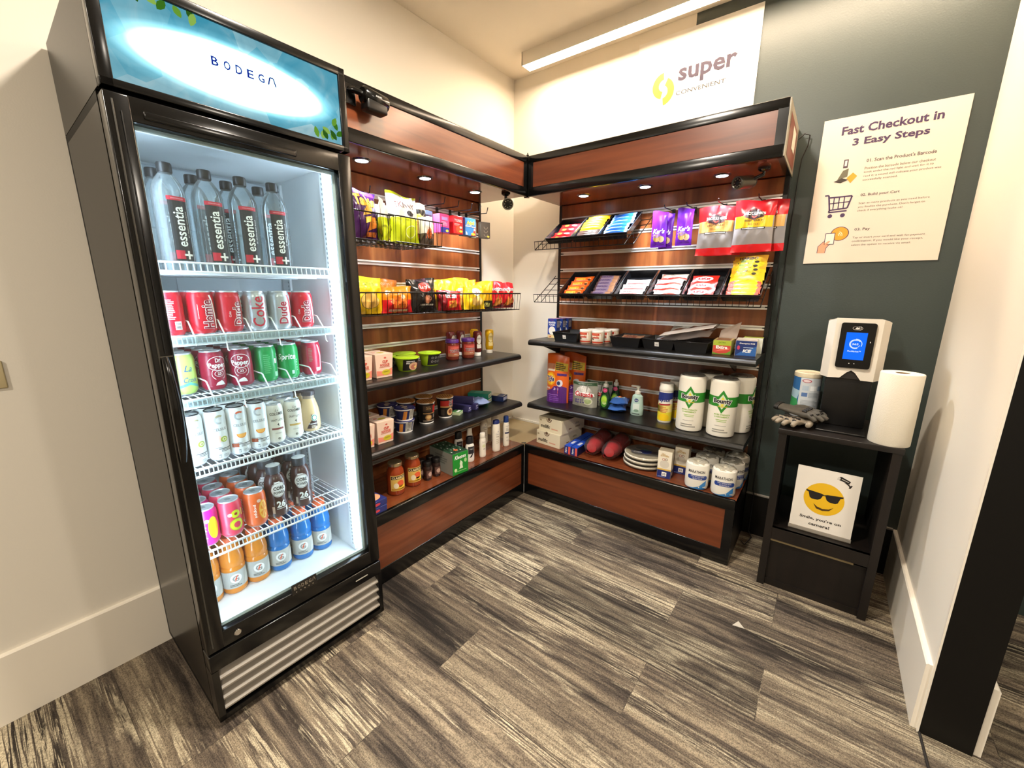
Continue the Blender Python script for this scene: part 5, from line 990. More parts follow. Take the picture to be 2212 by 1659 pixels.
def tray_proto(w, L, h, edge):
    T = thing('candy_tray', 'tray', 'tray'); m = MB(); t = .002; b = .010
    o = [(-w/2, 0), (w/2, 0), (w/2, L), (-w/2, L)]; i = [(-w/2+b, b), (w/2-b, b), (w/2-b, L-b), (-w/2+b, L-b)]
    vo = [(x, y, 0) for x, y in o]+[(x, y, -h) for x, y in i]; vi = [(x*.975, L/2+(y-L/2)*.985, 0) for x, y in o]+[(x*.975, L/2+(y-L/2)*.985, -h+t) for x, y in i]
    m.add(vo+vi, [(0, 1, 5, 4), (1, 2, 6, 5), (2, 3, 7, 6), (3, 0, 4, 7), (4, 5, 6, 7)]+[(8, 12, 13, 9), (9, 13, 14, 10), (10, 14, 15, 11), (11, 15, 12, 8), (12, 15, 14, 13)]+[(0, 8, 9, 1), (1, 9, 10, 2), (2, 10, 11, 3), (3, 11, 8, 0)], C('#16161a', .22))
    m.build('tray_body', T, fix=False); m = MB(); m.tube([(x, y, 0) for x, y in o], .0022, edge, 6, True); m.build('tray_rim', T); return T
tp = Proto(tray_proto(.166, TLEN, .040, C('#2a2a2e', .2))); G_T = 'black candy trays'
def bar(name, w, h, t, zone, A, seed): return Proto(pouch(name, 'candy', w, h, t, zone, A, seed, crimp=.06, nx=10, ny=8, wr=.0012))
def lay(pr, cx, y0, zf, v, n, xo, label, group, tilt=.18, yaw=0.0):
    """one packet lying across a sloping tray: v up the slope, n above the tray's top plane"""
    c, s_ = math.cos(SL), math.sin(SL)
    return put(pr, (cx+xo, y0+v*c-n*s_, zf+v*s_+n*c), (SL-R90+tilt, 0, yaw), label, group)
def tray_at(cx, yf, zf, what): return put(tp, (cx, yf, zf), (SL, 0, 0), what, G_T)
def hz(end, mid, e=.12): return lambda s, q: end if abs(s) > 1-e else mid
ORG = C('#ec6a1e', .35); ORD = ['front', 'second', 'third', 'fourth', 'fifth', 'sixth', 'seventh']
A = Art().text("REESE'S", -.012, .019, C('#f6d23c', .4), h=.016, w=.066, bold=.04).rect(.036, .006, .054, .028, C('#f2b070', .4)).ell(.044, .016, .010, .008, C('#5a3018', .4), 1)
b1 = bar('candy_pack', .130, .046, .018, hz(C('#d85a14', .35), ORG), A, 40)
A = Art().text('SNICKERS', -.014, .016, C('#5c4a7c', .4), h=.012, w=.070, bold=.04).rect(.030, .004, .060, .028, C('#b88a6a', .4)).rect(-.055, .004, -.05, .028, C('#6a4a52', .4))
b2 = bar('candy_bar', .132, .034, .018, hz(C('#4c3436', .35), C('#8f7f9c', .35)), A, 41)
A = Art().text('KIT KAT', -.02, .026, C('#9a8f94', .4), h=.008, w=.05, bold=.02).rect(-.055, .010, .060, .016, C('#b06a70', .4)).rect(.03, .020, .055, .040, C('#e8a090', .4)); bars(A, -.05, .028, .02, .042, 2, C('#a8a0a4', .5), 0)
b3 = bar('candy_bar', .135, .048, .014, hz(C('#e8dcd8', .3), C('#f2efec', .3)), A, 42)
A = Art().text('PAYDAY', 0, .024, C('#6a4a4c', .4), h=.006, w=.034, bold=.02).poly([(-.07, .006), (-.02, .003), (.03, .010), (.07, .004), (.07, .012), (.02, .017), (-.03, .010), (-.07, .013)], C('#d83a34', .35)).poly([(-.065, .036), (-.05, .033), (-.045, .040), (-.06, .043)], C('#d83a34', .35))
b4 = bar('candy_bar', .138, .046, .022, hz(C('#f0dedb', .3), C('#f4efec', .3)), A, 43)
A = Art().ell(-.004, .030, .044, .017, WHT).text('KitKat', -.004, .030, RED, h=.018, w=.062, bold=.04, shear=.15, l=1)
b5 = bar('candy_bar', .125, .058, .014, hz(C('#c41a1c', .3), C('#dc2a1e', .3), .08), A, 44)
A = Art().text('HARIBO', -.008, .070, C('#3a2420', .4), h=.018, w=.080, bold=.04).poly([(-.06, .04), (.05, .045), (.04, .068), (-.04, .07)], C('#e8ce2c', .35), 0).ell(-.03, .055, .012, .008, C('#8fae3a', .4), 1).ell(.03, .05, .010, .006, C('#2f2a1c', .4), 1)
b6 = bar('gummy_bag', .142, .088, .022, lambda s, q: C('#d8a82c', .3) if q > .62 else C('#e9c81e', .3), A, 45)
A = Art().text('TWIZZLERS', -.004, .030, C('#2c2a14', .4), h=.010, w=.06).poly([(-.07, .0), (-.04, .004), (-.05, .046), (-.07, .04)], C('#d84a3a', .35)).poly([(.07, .0), (.05, .006), (.06, .046), (.07, .04)], C('#d84a3a', .35))
b7 = bar('candy_pack', .138, .046, .020, hz(C('#d84a3a', .3), C('#f0d41c', .3)), A, 46)
F2 = (.553, .728, .900, 1.082, 1.256, 1.431, 1.601); zf2 = 1.293
TRW = ['orange candy packs', 'purple-brown bars', 'white bars', 'white and red bars', 'red bars', 'yellow gummy bags']
for k in range(6):
    cx = (F2[k]+F2[k+1])/2; tray_at(cx, -.302, zf2, f'black tray of {TRW[k]} on the lower wire rack')
    cc = [(b1, 4, .043, 'orange candy pack with yellow lettering'), (b2, 6, .029, 'purple-brown candy bar'), (b3, 3, .046, 'white candy bar with pale print'), (b4, 4, .046, 'white and red candy bar'), (b5, 3, .054, 'red candy bar with white oval'), (b7, 4, .030, 'yellow and red candy pack')][k]
    for i in range(cc[1]):
        lay(cc[0], cx, -.302, zf2, .018+cc[2]*i, -.026+.003*i, rnd.uniform(-.006, .006)+(-.008 if k == 4 else 0), f'{cc[3]}, {ORD[i]} from the tray front on the lower rack', f'{cc[3]}s in the lower rack', .22)
for i in range(4): lay(b6, 1.516, -.302, zf2, .118+.018*i, -.018+.010*i, .004*(i % 2), f'golden gummy candy bag standing at the tray back, {ORD[i]} of four', 'gummy bags at the right rack end', .55)
F1 = (.460, .627, .795, .962); zf1 = 1.606; RC = C('#d8222a', .3)
A = Art().ell(-.02, .016, .016, .008, C('#e8b04a', .4)).ell(.03, .016, .018, .007, C('#f0a8a0', .4)); r1b = bar('candy_pack', .130, .036, .018, hz(C('#b8141c', .3), RC), A, 50)
A = Art().text('PEANUT', 0, .012, C('#a86a14', .4), h=.006, w=.05); y1b = bar('candy_pack', .140, .030, .022, hz(C('#f0b414', .3), C('#f2be1c', .3)), A, 51); k1b = bar('candy_pack', .135, .030, .018, hz(C('#3c2a24', .3), C('#48342c', .3)), None, 52)
A = Art().text('ALMOND JOY', 0, .015, C('#b8d4f4', .4), h=.008, w=.07, bold=.02); u1b = bar('candy_bar', .135, .032, .020, hz(C('#7fb0ec', .3), C('#2468c8', .3)), A, 53)
for k, (bb, n, st, nm) in enumerate(((r1b, 4, .044, 'red candy pack'), (y1b, 5, .026, 'golden yellow candy pack'), (u1b, 6, .033, 'bright blue candy bar'))):
    cx = (F1[k]+F1[k+1])/2; tray_at(cx, -.302, zf1, f'black tray of {["red", "yellow and brown", "blue"][k]} candy on the upper wire rack')
    for i in range(n):
        lay(bb, cx, -.302, zf1, .016+st*i+(.075 if k == 1 else 0), (-.026 if k == 0 else -.014)+.003*i, rnd.uniform(-.006, .006), f'{nm}, {ORD[i]} from the tray front on the upper rack', f'{nm}s on the upper rack', .22, rnd.uniform(-.05, .05))
    if k == 1:
        for i in range(3): lay(k1b, cx, -.302, zf1, .014+.022*i, -.018, rnd.uniform(-.006, .006), f'dark brown candy pack below the yellow ones, {ORD[i]} from tray front', 'dark brown candy packs', .22)
# hanging nut bags and jerky
VI = C('#6a22b8', .25); A = Art().text("Kar's", 0, .080, WHT, h=.024, w=.062, bold=.03, shear=.25).ell(-.008, .045, .020, .018, C('#b89a5a', .4)).ell(.014, .040, .016, .016, C('#d8c09a', .4)).ell(-.01, .058, .022, .010, C('#8f6ac8', .4), 0).rect(-.03, .012, .03, .018, C('#4c1488', .3))
nb1 = Proto(pouch('nut_bag', 'bag', .080, .178, .020, lambda s, q: C('#5a1aa0', .25) if q < .14 else VI, A, 60, nx=10, ny=12, wr=.003))
put(nb1, (1.088, -.185, 1.532), (-.03, 0, .05), 'purple nut snack bag hanging, left one of the front pair', 'hanging nut bags'); put(nb1, (1.116, -.160, 1.526), (-.03, 0, -.25), 'purple nut snack bag hanging just behind the left one', 'hanging nut bags'); put(nb1, (1.212, -.180, 1.535), (-.03, 0, .0), 'purple nut snack bag hanging alone beside the jerky', 'hanging nut bags')
def jerky(mid, word, seed):
    JR = C('#cf1c24', .25); A = Art(); A.rect(-.078, .105, .078, .155, mid, 0); A.poly([(-.038, .170), (-.020, .182), (.0, .188), (.020, .182), (.038, .170), (.040, .150), (.0, .136), (-.040, .150)], C('#6e2a30', .4), 1).poly([(-.034, .168), (.0, .183), (.034, .168), (.036, .152), (.0, .140), (-.036, .152)], C('#2a1a1e', .4), 2)
    A.text("JACK LINK'S", 0, .164, WHT, h=.016, w=.092, bold=.05, l=3).line([(-.012, .156), (.0, .146), (.012, .156)], .005, C('#c8322c', .4), 3).text('BEEF JERKY', 0, .134, C('#5a3a1c', .4), h=.011, w=.076, bold=.02, l=3).text(word, 0, .119, C('#a0703a', .4), h=.008, w=.05, bold=.01, l=3).rect(-.050, .098, .050, .106, C('#2c2c34', .4), 2).rect(-.046, .100, .046, .103, WHT, 3)
    return pouch('jerky_bag', 'bag', .165, .222, .034, lambda s, q: JR if q < .15 or q > .70 or abs(s) > .96 else C('#8f8b8d', .3), A, seed, wr=.0045, nx=16, ny=20)
j1 = jerky(C('#e2ad62', .35), 'ORIGINAL', 61); put(Proto(j1), (1.362, -.195, 1.480), (-.05, 0, .03), 'red jerky bag with tan band, left of the yellow-banded one', 'hanging jerky bags')
j2 = jerky(C('#ecc21c', .35), 'TERIYAKI', 62); put(Proto(j2), (1.522, -.205, 1.487), (-.05, 0, .03), 'red jerky bag with bright yellow band', 'hanging jerky bags')
dup(j1, (1.390, -.150, 1.480), -.05, 'red jerky bag behind the tan-banded one', 'hanging jerky bags'); dup(j1, (1.572, -.150, 1.489), -.35, 'red jerky bag at the right post, half behind the yellow-banded one', 'hanging jerky bags')
for a, nm in ((1.115, 'above the nut bag pair'), (1.222, 'above the single nut bag'), (1.365, 'above the tan-banded jerky'), (1.53, 'above the yellow-banded jerky')): peg(TR, a, 1.722, .215, f'black wire peg hook on the back unit, {nm}', .012)

# ------------------------------------------------------------------ right unit: upper shelf
CB = C('#1c3f9a', .4); A = face(.062, .124, CB).rect(-.030, .002, .030, .024, C('#d8c08a', .5), 1).ell(.0, .050, .024, .026, C('#e4e0d8', .5), 1).ell(-.012, .012, .006, .005, C('#b8583a', .5), 2).ell(.014, .014, .010, .006, C('#e6cf90', .5), 2).text('FROSTED', 0, .100, WHT, h=.012, w=.050, bold=.04, l=2).text('FLAKES', .0, .086, WHT, h=.010, w=.040, bold=.03, l=2).text("Kellogg's", 0, .116, C('#d84a6a', .5), h=.006, w=.026, l=2)
B = face(.045, .124, C('#20387c', .4)).rect(-.016, .07, .014, .11, C('#c9c4c8', .5), 1); bars(B, -.013, .075, .012, .108, 5, C('#6a6a7c', .5), 2)
fl = Proto(carton('cereal_box', 'cereal box', .064, .045, .124, C('#24408c', .4), A, B, topf(.064, .045, C('#c890b8', .4))))
for k, (x, y) in enumerate(((.462, -.178), (.476, -.128), (.490, -.079))): fl.at(x, y, Z_R1, .02, f'small blue cereal box at the left end of the upper back shelf, {ordn[k]} of three', 'small blue cereal boxes')
def tray2(w, d, h): 
    T = thing('black_bin', 'bin', 'bin'); m = MB(); t = .0025; k = .86
    o = [(-w/2, -d/2), (w/2, -d/2), (w/2, d/2), (-w/2, d/2)]; vs = [(x*k, y*k, 0) for x, y in o]+[(x, y, h) for x, y in o]+[(x*.97, y*.97, h) for x, y in o]+[(x*k*.97, y*k*.97, t) for x, y in o]
    m.add(vs, [(3, 2, 1, 0), (0, 1, 5, 4), (1, 2, 6, 5), (2, 3, 7, 6), (3, 0, 4, 7)]+[(4, 5, 9, 8), (5, 6, 10, 9), (6, 7, 11, 10), (7, 4, 8, 11)]+[(8, 9, 13, 12), (9, 10, 14, 13), (10, 11, 15, 14), (11, 8, 12, 15), (12, 13, 14, 15)], C('#141416', .3))
    m.build('bin_body', T, fix=False); m = MB(); m.tube([(x, y, h) for x, y in o], .0022, C('#1e1e20', .3), 6, True); m.build('bin_rim', T); return T
tg = lambda x: (MB().art(Art().rect(-.011, .016, .011, .038, C('#e8e6e2', .5)).rect(-.006, .022, .006, .026, C('#a8a4a0', .5), 1), lambda u, v, k: (x+u, -.115*(.86+.14*v/.052)-k, v)))
bt = tray2(.165, .23, .052); tp2 = Proto(bt)
B1 = tp2.at(.608, -.185, Z_R1, .03, 'empty black bin between cereal boxes and hazelnut tubs', 'black bins on the upper back shelf'); 
B2 = tp2.at(.985, -.200, Z_R1, .05, 'black bin holding a patterned brown packet', 'black bins on the upper back shelf'); B3 = tp2.at(1.157, -.180, Z_R1, .04, 'black bin with white price tag, holding grey packets', 'black bins on the upper back shelf'); B4 = tp2.at(1.325, -.190, Z_R1, .0, 'black bin holding a clear bag and papers, left of the gum boxes', 'black bins on the upper back shelf')
for b_ in (B1, B3): tg(-.005).build('price_tag', b_)
P = [(.033, 0), (.034, .003), (.036, .064)]; T = thing('hazelnut_tub', 'tub', 'tub'); m = MB(); m.lathe(P, C('#e8dcc4', .4), 26)
A = Art().rect(-.05, .003, .05, .012, C('#b8442c', .5)).rect(-.036, .046, .036, .060, C('#c23a28', .5)).rect(-.018, .050, .018, .056, C('#d86a4c', .5), 1).text('nutella', .002, .036, C('#c2301e', .5), h=.013, w=.044, bold=.03, l=2).poly([(-.024, .030), (-.012, .018), (-.006, .022), (-.012, .030)], C('#3c241a', .5), 1).ell(.012, .022, .016, .010, C('#cfc8bc', .5), 1).rect(.026, .024, .034, .058, C('#f0ece2', .5), 1)
m.art(A, CY(prof_r(P)), (.006, .03)); m.build('tub_body', T); m = MB(); m.lathe([(.0362, .063), (.0370, .065), (.0370, .073), (.0355, .075), (.0, .075)], C('#f0ece4', .4), 26); m.build('lid', T); nt_ = Proto(T)
for x, nm in ((.722, 'left'), (.801, 'right')):
    for k, q in enumerate(('front', 'middle', 'back')): nt_.at(x+.012*k, -.240+.0745*k, Z_R1, -.1, f'hazelnut spread tub, {q} one of the {nm} column', 'hazelnut spread tubs')
o = pouch('brown_packet', 'packet', .12, .15, .02, lambda s, q: C('#b08468', .3), Art().ell(0, .07, .04, .03, C('#7c4a38', .4)), 70); o['label'] = 'brown patterned packet lying in a black bin'; o.location = (.985, -.265, Z_R1+.028); o.rotation_euler = (-R90+.12, 0, .1)
o = pouch('grey_packet', 'packet', .12, .16, .018, lambda s, q: C('#8a8f98', .25), None, 71); o['label'] = 'grey foil packet lying in the bin with a price tag'; o.location = (1.150, -.250, Z_R1+.026); o.rotation_euler = (-R90+.15, 0, -.2)
o = pouch('clear_bag', 'bag', .25, .17, .02, lambda s, q: clear('#efe6e4', .5, .9, .1, 1.4), None, 72, wr=.006); o['label'] = 'crumpled clear plastic bag lying over the bins'; o.location = (1.275, -.240, Z_R1+.060); o.rotation_euler = (-R90+.35, -.12, -.15)
m = MB(); m.prism([(-.13, 0), (.13, .01), (.12, .012), (-.125, .002)], lambda p, k: (1.28+p[0], -.16-.09*k+.2*p[0]*0, Z_R1+.078+p[1]+.20*(p[0]+.13)*.9-.012*k), C('#e4dcd8', .4)); tag(m.build('paper_sheet', base=True), 'white folded paper sheet slanting up across the bins', 'paper')
A = face(.078, .068, C('#c8483c', .4)).poly([(-.038, .044), (.038, .044), (.038, .067), (-.038, .067)], C('#a8b838', .4), 1).text('Extra', 0, .036, WHT, h=.016, w=.050, bold=.05, l=3).text('EXTRA', 0, .058, C('#4a6a1c', .5), h=.007, w=.03, l=2).poly([(-.038, .01), (-.01, .004), (.02, .008), (.038, .02), (.038, .002), (-.038, .002)], C('#5c9a2c', .4), 2).poly([(-.034, .012), (.0, .02), (.03, .026), (.034, .032), (.0, .028)], C('#e87a6a', .4), 1)
o = carton('gum_box', 'box', .080, .13, .068, C('#9a9a4a', .45), A, None, topf(.080, .13, C('#c9b27a', .4)).rect(-.03, -.05, .03, .05, C('#8a5a3c', .5), 1)); o['label'] = 'red and green gum box on the upper back shelf'; o.location = (1.458, -.205, Z_R1); o.rotation_euler = (0, 0, .06)
m = MB(); m.add([(1.42, -.139, Z_R1+.066), (1.50, -.136, Z_R1+.066), (1.512, -.118, Z_R1+.150), (1.425, -.125, Z_R1+.105)], [(0, 1, 2, 3)], clear('#f0e4da', .35, .8, .1)); o = m.build('plastic_flap', base=True); tag(o, 'clear torn plastic flap sticking up behind the red gum box', 'plastic film'); sd = o.modifiers.new('thickness', 'SOLIDIFY'); sd.thickness = .0006
ICE = C('#1d3370', .4); A = face(.088, .074, ICE).poly([(-.04, .004), (.043, .004), (.043, .05), (-.02, .02)], C('#2f62a8', .4), 1).text('Dentyne ICE', .004, .060, WHT, h=.008, w=.062, bold=.03, l=2).text('ICE', .006, .026, WHT, h=.015, w=.036, bold=.05, shear=.2, l=2).ell(-.030, .040, .006, .010, C('#c23a5c', .5), 2).rect(-.010, .040, .03, .043, C('#b8c8e0', .5), 2)
B = face(.14, .074, C('#e6e2d8', .45)).rect(-.05, .05, .03, .06, C('#9a9a98', .5), 1).rect(-.02, .02, .05, .03, C('#b8b4ac', .5), 1)
o = carton('gum_box', 'box', .088, .14, .074, C('#dcd8cc', .45), A, B, topf(.088, .14, C('#e8e4d8', .4)).rect(-.040, -.066, .040, -.03, C('#c9bcc4', .5), 1)); o['label'] = 'navy and white ice gum box at the right end of the upper back shelf'; o.location = (1.556, -.195, Z_R1); o.rotation_euler = (0, 0, .10)
o = carton('gum_box', 'box', .085, .07, .076, C('#dfe3d8', .4), None, face(.07, .076, C('#1d2440', .4)).text('ICE', 0, .04, WHT, h=.02, l=1), topf(.085, .07, C('#b4cc4a', .4))); o['label'] = 'green-topped gum box behind the navy ice gum box'; o.location = (1.570, -.098, Z_R1); o.rotation_euler = (0, 0, .05)

# right unit: lower shelf
TO = C('#e2661e', .3); TPU = C('#5a2a7c', .3)
A = Art().rect(-.068, .205, -.010, .245, C('#d89878', .4), 0).rect(-.066, .200, -.012, .212, C('#eadccc', .4), 1).rect(-.010, .205, .070, .258, C('#d0b028', .4), 0); bars(A, -.006, .208, .060, .252, 4, C('#4a4018', .5), 1)
A.ell(-.040, .150, .036, .042, C('#e8a01c', .4), 1, 26).ell(-.040, .150, .028, .033, C('#f2c630', .4), 2, 26).ell(-.040, .150, .019, .022, TO, 3, 20).text('Tide', -.040, .152, WHT, h=.036, w=.058, bold=.08, shear=.15, l=4).text('Tide', -.040, .152, C('#27265c', .4), h=.033, w=.054, bold=.03, shear=.15, l=5)
A.rect(.006, .175, .066, .190, C('#4a2470', .4), 1).ell(.026, .128, .020, .022, C('#d8d4dc', .3), 1).ell(.020, .128, .011, .013, C('#33406c', .3), 2).poly([(-.07, .0), (.07, .0), (.068, .10), (.04, .112), (-.01, .108), (-.03, .085), (-.07, .07)], TPU, 0).text('PODS', -.052, .092, WHT, h=.012, w=.03, bold=.04, l=2, ).text('3·1', .004, .090, C('#d8c8e0', .4), h=.014, w=.03, bold=.02, l=2).rect(-.05, .05, .02, .054, C('#9a6ac0', .4), 1); bars(A, -.045, .012, .03, .045, 3, C('#7c4aa4', .4), 1)
td = Proto(pouch('detergent_bag', 'bag', .150, .305, .085, lambda s, q: TO, A, 80, stand=True, wr=.004))
td.at(.520, -.205, Z_R2, .12, 'tall orange and purple detergent pouch, the front one', 'detergent pouches'); td.at(.585, -.105, Z_R2, .12, 'tall orange detergent pouch half hidden behind the front one', 'detergent pouches')
GYF = C('#8d8c80', .3); A = Art().rect(-.080, .132, .080, .150, C('#2f4a30', .35), 0).text('ACTION PACS', 0, .141, C('#a8b8a0', .4), h=.006, w=.09, l=1).ell(-.002, .098, .050, .030, C('#d8d4cc', .4), 0).poly([(-.06, .062), (.07, .068), (.064, .086), (-.056, .092)], WHT, 1).text('Cascade', .002, .078, C('#c0242c', .4), h=.030, w=.118, bold=.04, l=2); [A.ell(-.046+.016*i, .040-.014*j, .006, .005, C('#4c3f7c', .4), 1, 12) for i in range(4) for j in range(2)]; A.ell(.030, .036, .030, .022, C('#c9c8b0', .4), 1).ell(.032, .036, .022, .015, C('#9fae7a', .4), 2)
cs = Proto(pouch('dishwasher_bag', 'bag', .165, .155, .065, lambda s, q: GYF, A, 81, stand=True, wr=.006))
cs.at(.706, -.185, Z_R2, .05, 'silver dishwasher tablet bag with red lettering, front one', 'dishwasher tablet bags'); cs.at(.765, -.105, Z_R2, .1, 'silver dishwasher tablet bag half hidden behind the front one', 'dishwasher tablet bags')
def dish():
    T = thing('dish_soap', 'bottle', 'bottle'); P = [(.024, 0), (.031, .005), (.034, .03), (.033, .06), (.026, .09), (.019, .11), (.018, .128), (.013, .136)]; m = MB(); m.lathe(P, C('#10301c', .1), 24)
    A = Art().ell(0, .052, .022, .038, C('#4f8f2c', .4)).ell(0, .060, .017, .022, C('#a4cc3c', .4), 1).ell(.003, .040, .012, .010, C('#c9dc9a', .4), 1).ell(0, .116, .015, .013, C('#c23a6a', .4), 1).text('ULTRA', 0, .116, WHT, h=.004, w=.016, l=2); m.art(A, CY(prof_r(P)), (.005, .012)); m.v = [(x, y*.72, z) for x, y, z in m.v]; m.build('bottle_body', T)
    m = MB(); m.lathe([(.014, .134), (.0155, .136), (.0155, .152), (.008, .157), (.0075, .172), (.0, .173)], C('#c4c1b4', .35), 18); m.build('cap', T); return T
dw = Proto(dish()); dw.at(.836, -.170, Z_R2, .05, 'dark green dish soap bottle with pink neck tag, the front one', 'dish soap bottles'); dw.at(.868, -.092, Z_R2, .05, 'dark green dish soap bottle with pink neck tag, the rear one', 'dish soap bottles')
BW = C('#3a62a8', .22); A = Art().ell(0, .075, .030, .022, C('#8fb4d8', .3)).ell(0, .078, .016, .014, C('#c8503c', .4), 1).ell(.006, .066, .012, .006, C('#e8c04a', .4), 2)
wi = Proto(pouch('wet_wipes', 'packet', .105, .135, .042, lambda s, q: BW, A, 83, wr=.004)); put(wi, (.940, -.235, Z_R2+.022), (-R90, 0, .35), 'blue wet wipes pack, lower of the stacked pair', 'wet wipes packs'); put(wi, (.945, -.230, Z_R2+.062), (-R90, 0, .28), 'blue wet wipes pack, upper of the stacked pair', 'wet wipes packs')
T = thing('hand_soap', 'soap', 'soap dispenser', (1.037, -.175, Z_R2), .05); T['label'] = 'clear pale green hand soap bottle with white pump'
P = [(.034, 0), (.037, .004), (.037, .04), (.032, .09), (.030, .112), (.018, .122), (.014, .126)]; m = MB(); m.lathe(P, C('#b4d0c4', .08), 24); A = Art().ell(0, .090, .012, .011, C('#3a4a78', .4)).text('Dial', 0, .090, WHT, h=.007, w=.016, l=1).rect(-.018, .03, .02, .07, C('#d4e0d8', .3), 0).ell(.004, .030, .014, .008, C('#7a9a86', .4), 1).rect(-.024, .008, .024, .013, C('#3c4644', .5)); m.art(A, CY(prof_r(P)), (.006, .02)); m.v = [(x, y*.7, z) for x, y, z in m.v]; m.build('bottle_body', T)
m = MB(); m.lathe([(.0155, .124), (.0165, .126), (.0165, .140), (.009, .143), (.006, .145), (.006, .158), (.011, .160), (.011, .170), (.0, .172)], C('#e8e6da', .35), 18); m.box(-.040, -.008, .163, .004, .008, .172, C('#e8e6da', .35), r=.003); m.build('pump', T)
P = [(.0345, 0), (.0365, .004), (.037, .02), (.037, .165), (.0365, .176)]
A = Art().rect(-.0573*2, .010, .0573*2, .095, C('#e8d83a', .4)).rect(-.0573*2, .148, .0573*2, .168, C('#26357c', .4)).rect(-.0573*2, .060, .0573*2, .105, C('#efe08a', .4), 0).poly([(-.05, .12), (.05, .135), (.05, .150), (-.05, .150)], C('#26357c', .4), 1).text('Lysol', .0, .126, C('#27307c', .4), h=.028, w=.060, bold=.03, shear=.25, l=2).poly([(-.034, .096), (.03, .100), (.032, .108), (-.032, .104)], C('#a82830', .4), 2).ell(0, .030, .03, .02, C('#f0c81c', .4), 1); bars(A, -.02, .055, .022, .090, 4, C('#d88a4a', .5), 2)
def wipes(A, capc): return jarP('wipes_canister', P, C('#ece8dc', .4), [(.0375, .174), (.0385, .176), (.0385, .192), (.036, .196), (.036, .213), (.034, .216), (.0, .216)], capc, A)
ly = Proto(wipes(A, C('#ece8dc', .4))); ly.at(1.203, -.200, Z_R2, .12, 'yellow and white disinfecting wipes canister left of the paper towels', 'yellow wipes canisters'); ly.at(1.228, -.105, Z_R2, .12, 'yellow wipes canister hidden behind the front canister', 'yellow wipes canisters')
def towel():
    R, H = .0645, .285; T = thing('paper_towel_roll', 'towel', 'paper towel roll'); P = [(R*.86, 0), (R*.97, .004), (R, .014), (R, H-.014), (R*.97, H-.004), (R*.90, H), (.020, H-.002), (.018, H-.012), (.0, H-.012)]
    m = MB(); m.lathe(P, C('#eee9db', .5), 34); G1_ = C('#2f8a2c', .4)
    A = Art().rect(-PI*R, .155, PI*R, .205, G1_, 0).poly([(-.048, .180), (-.012, .238), (.024, .180), (-.012, .122)], G1_, 1).poly([(-.036, .180), (-.012, .218), (.012, .180), (-.012, .142)], C('#cfe0c0', .4), 2).poly([(-.024, .180), (-.012, .206), (.002, .180), (-.012, .154)], C('#e8d43c', .4), 3)
    A.text('Bounty', -.012, .181, WHT, h=.034, w=.088, bold=.11, l=4).text('Bounty', -.012, .181, C('#16161c', .5), h=.029, w=.080, bold=.045, l=5).text('Advanced', -.010, .158, C('#d8c03a', .5), h=.008, w=.04, bold=.03, l=5); LGc = C('#9cc060', .5)
    A.text('MORE STRENGTH', -.008, .116, LGc, h=.0075, w=.072, bold=.03).text('& ABSORBENCY', -.008, .105, LGc, h=.0075, w=.066, bold=.03); A.rect(-.034, .088, .016, .091, LGc).rect(-.030, .080, .014, .083, LGc).rect(-.036, .058, .016, .0605, C('#a8a69c', .5)); bars(A, -.046, .022, .030, .044, 2, C('#9a988e', .5))
    m.art(A, CY(prof_r([(p[0], p[1]) for p in P[:6]])), (.008, .03)); m.build('wrapped_roll', T); m = MB(); m.lathe([(.0195, H-.0018), (.030, H-.001), (.045, H-.0005), (R*.88, H+.0006), (R*.8, H+.006), (.04, H+.003), (.02, H+.004), (.0, H+.002)], clear('#d8d4cc', .22, .8, .15), 30, cap=False); m.build('film_top', T); return T
tw = Proto(towel()); GT = 'wrapped paper towel rolls'
tw.at(1.343, -.245, Z_R2, .30, 'wrapped paper towel roll, front left of four', GT); tw.at(1.492, -.240, Z_R2, .30, 'wrapped paper towel roll, front right of four, nearest the shelf edge', GT); tw.at(1.395, -.119, Z_R2, 1.3, 'wrapped paper towel roll, back left of four', GT); tw.at(1.545, -.117, Z_R2, 1.6, 'wrapped paper towel roll, back right of four', GT)

# right unit: base deck
BX = C('#e2d8bc', .5); A = face(.185, .088, BX).ell(-.010, .082, .022, .022, C('#6a5240', .5), 1, 20, 0, PI, 2*PI).ell(-.010, .082, .016, .016, BX, 2, 20, 0, PI, 2*PI).ell(-.010, .080, .011, .010, C('#6a5240', .5), 3).text('mollific', -.040, .030, C('#2c241c', .5), h=.024, w=.075, bold=.03, shear=.1, l=1).rect(.010, .018, .060, .026, C('#d8a48a', .5), 1).rect(-.085, .06, -.07, .07, C('#a89878', .5), 1)
B = face(.24, .088, C('#e6dcc2', .5)).text('ultra', .04, .05, C('#5a4c3c', .5), h=.014, w=.04, l=1).rect(-.05, .02, -.02, .026, C('#7a5a4c', .5), 1).rect(.02, .02, .07, .03, C('#a8987c', .5), 1)
tsb = Proto(carton('facial_tissue_box', 'box', .185, .24, .088, BX, A, B, topf(.185, .24, C('#cfc4a6', .5)).ell(0, 0, .06, .03, C('#efe9dc', .5), 1)))
tsb.at(.548, -.215, DZ, -.10, 'cream tissue carton at the bottom of the stack on the back deck', 'cream tissue cartons'); tsb.at(.556, -.200, DZ+.0885, -.12, 'cream tissue carton on top of the stack, tissue showing', 'cream tissue cartons')
BB = C('#1f49b4', .4); A = face(.042, .052, C('#1c2c74', .4)).rect(.006, .002, .020, .050, C('#d8584c', .4), 1).text('Ziploc', -.008, .026, WHT, h=.012, w=.036, bold=.03, rot=R90, l=2)
zb_ = Proto(carton('foil_box', 'box', .042, .30, .052, BB, A, face(.30, .052, C('#141c44', .4)), topf(.042, .30, BB).rect(-.008, -.10, .010, -.05, C('#cfd4e4', .5), 1)))
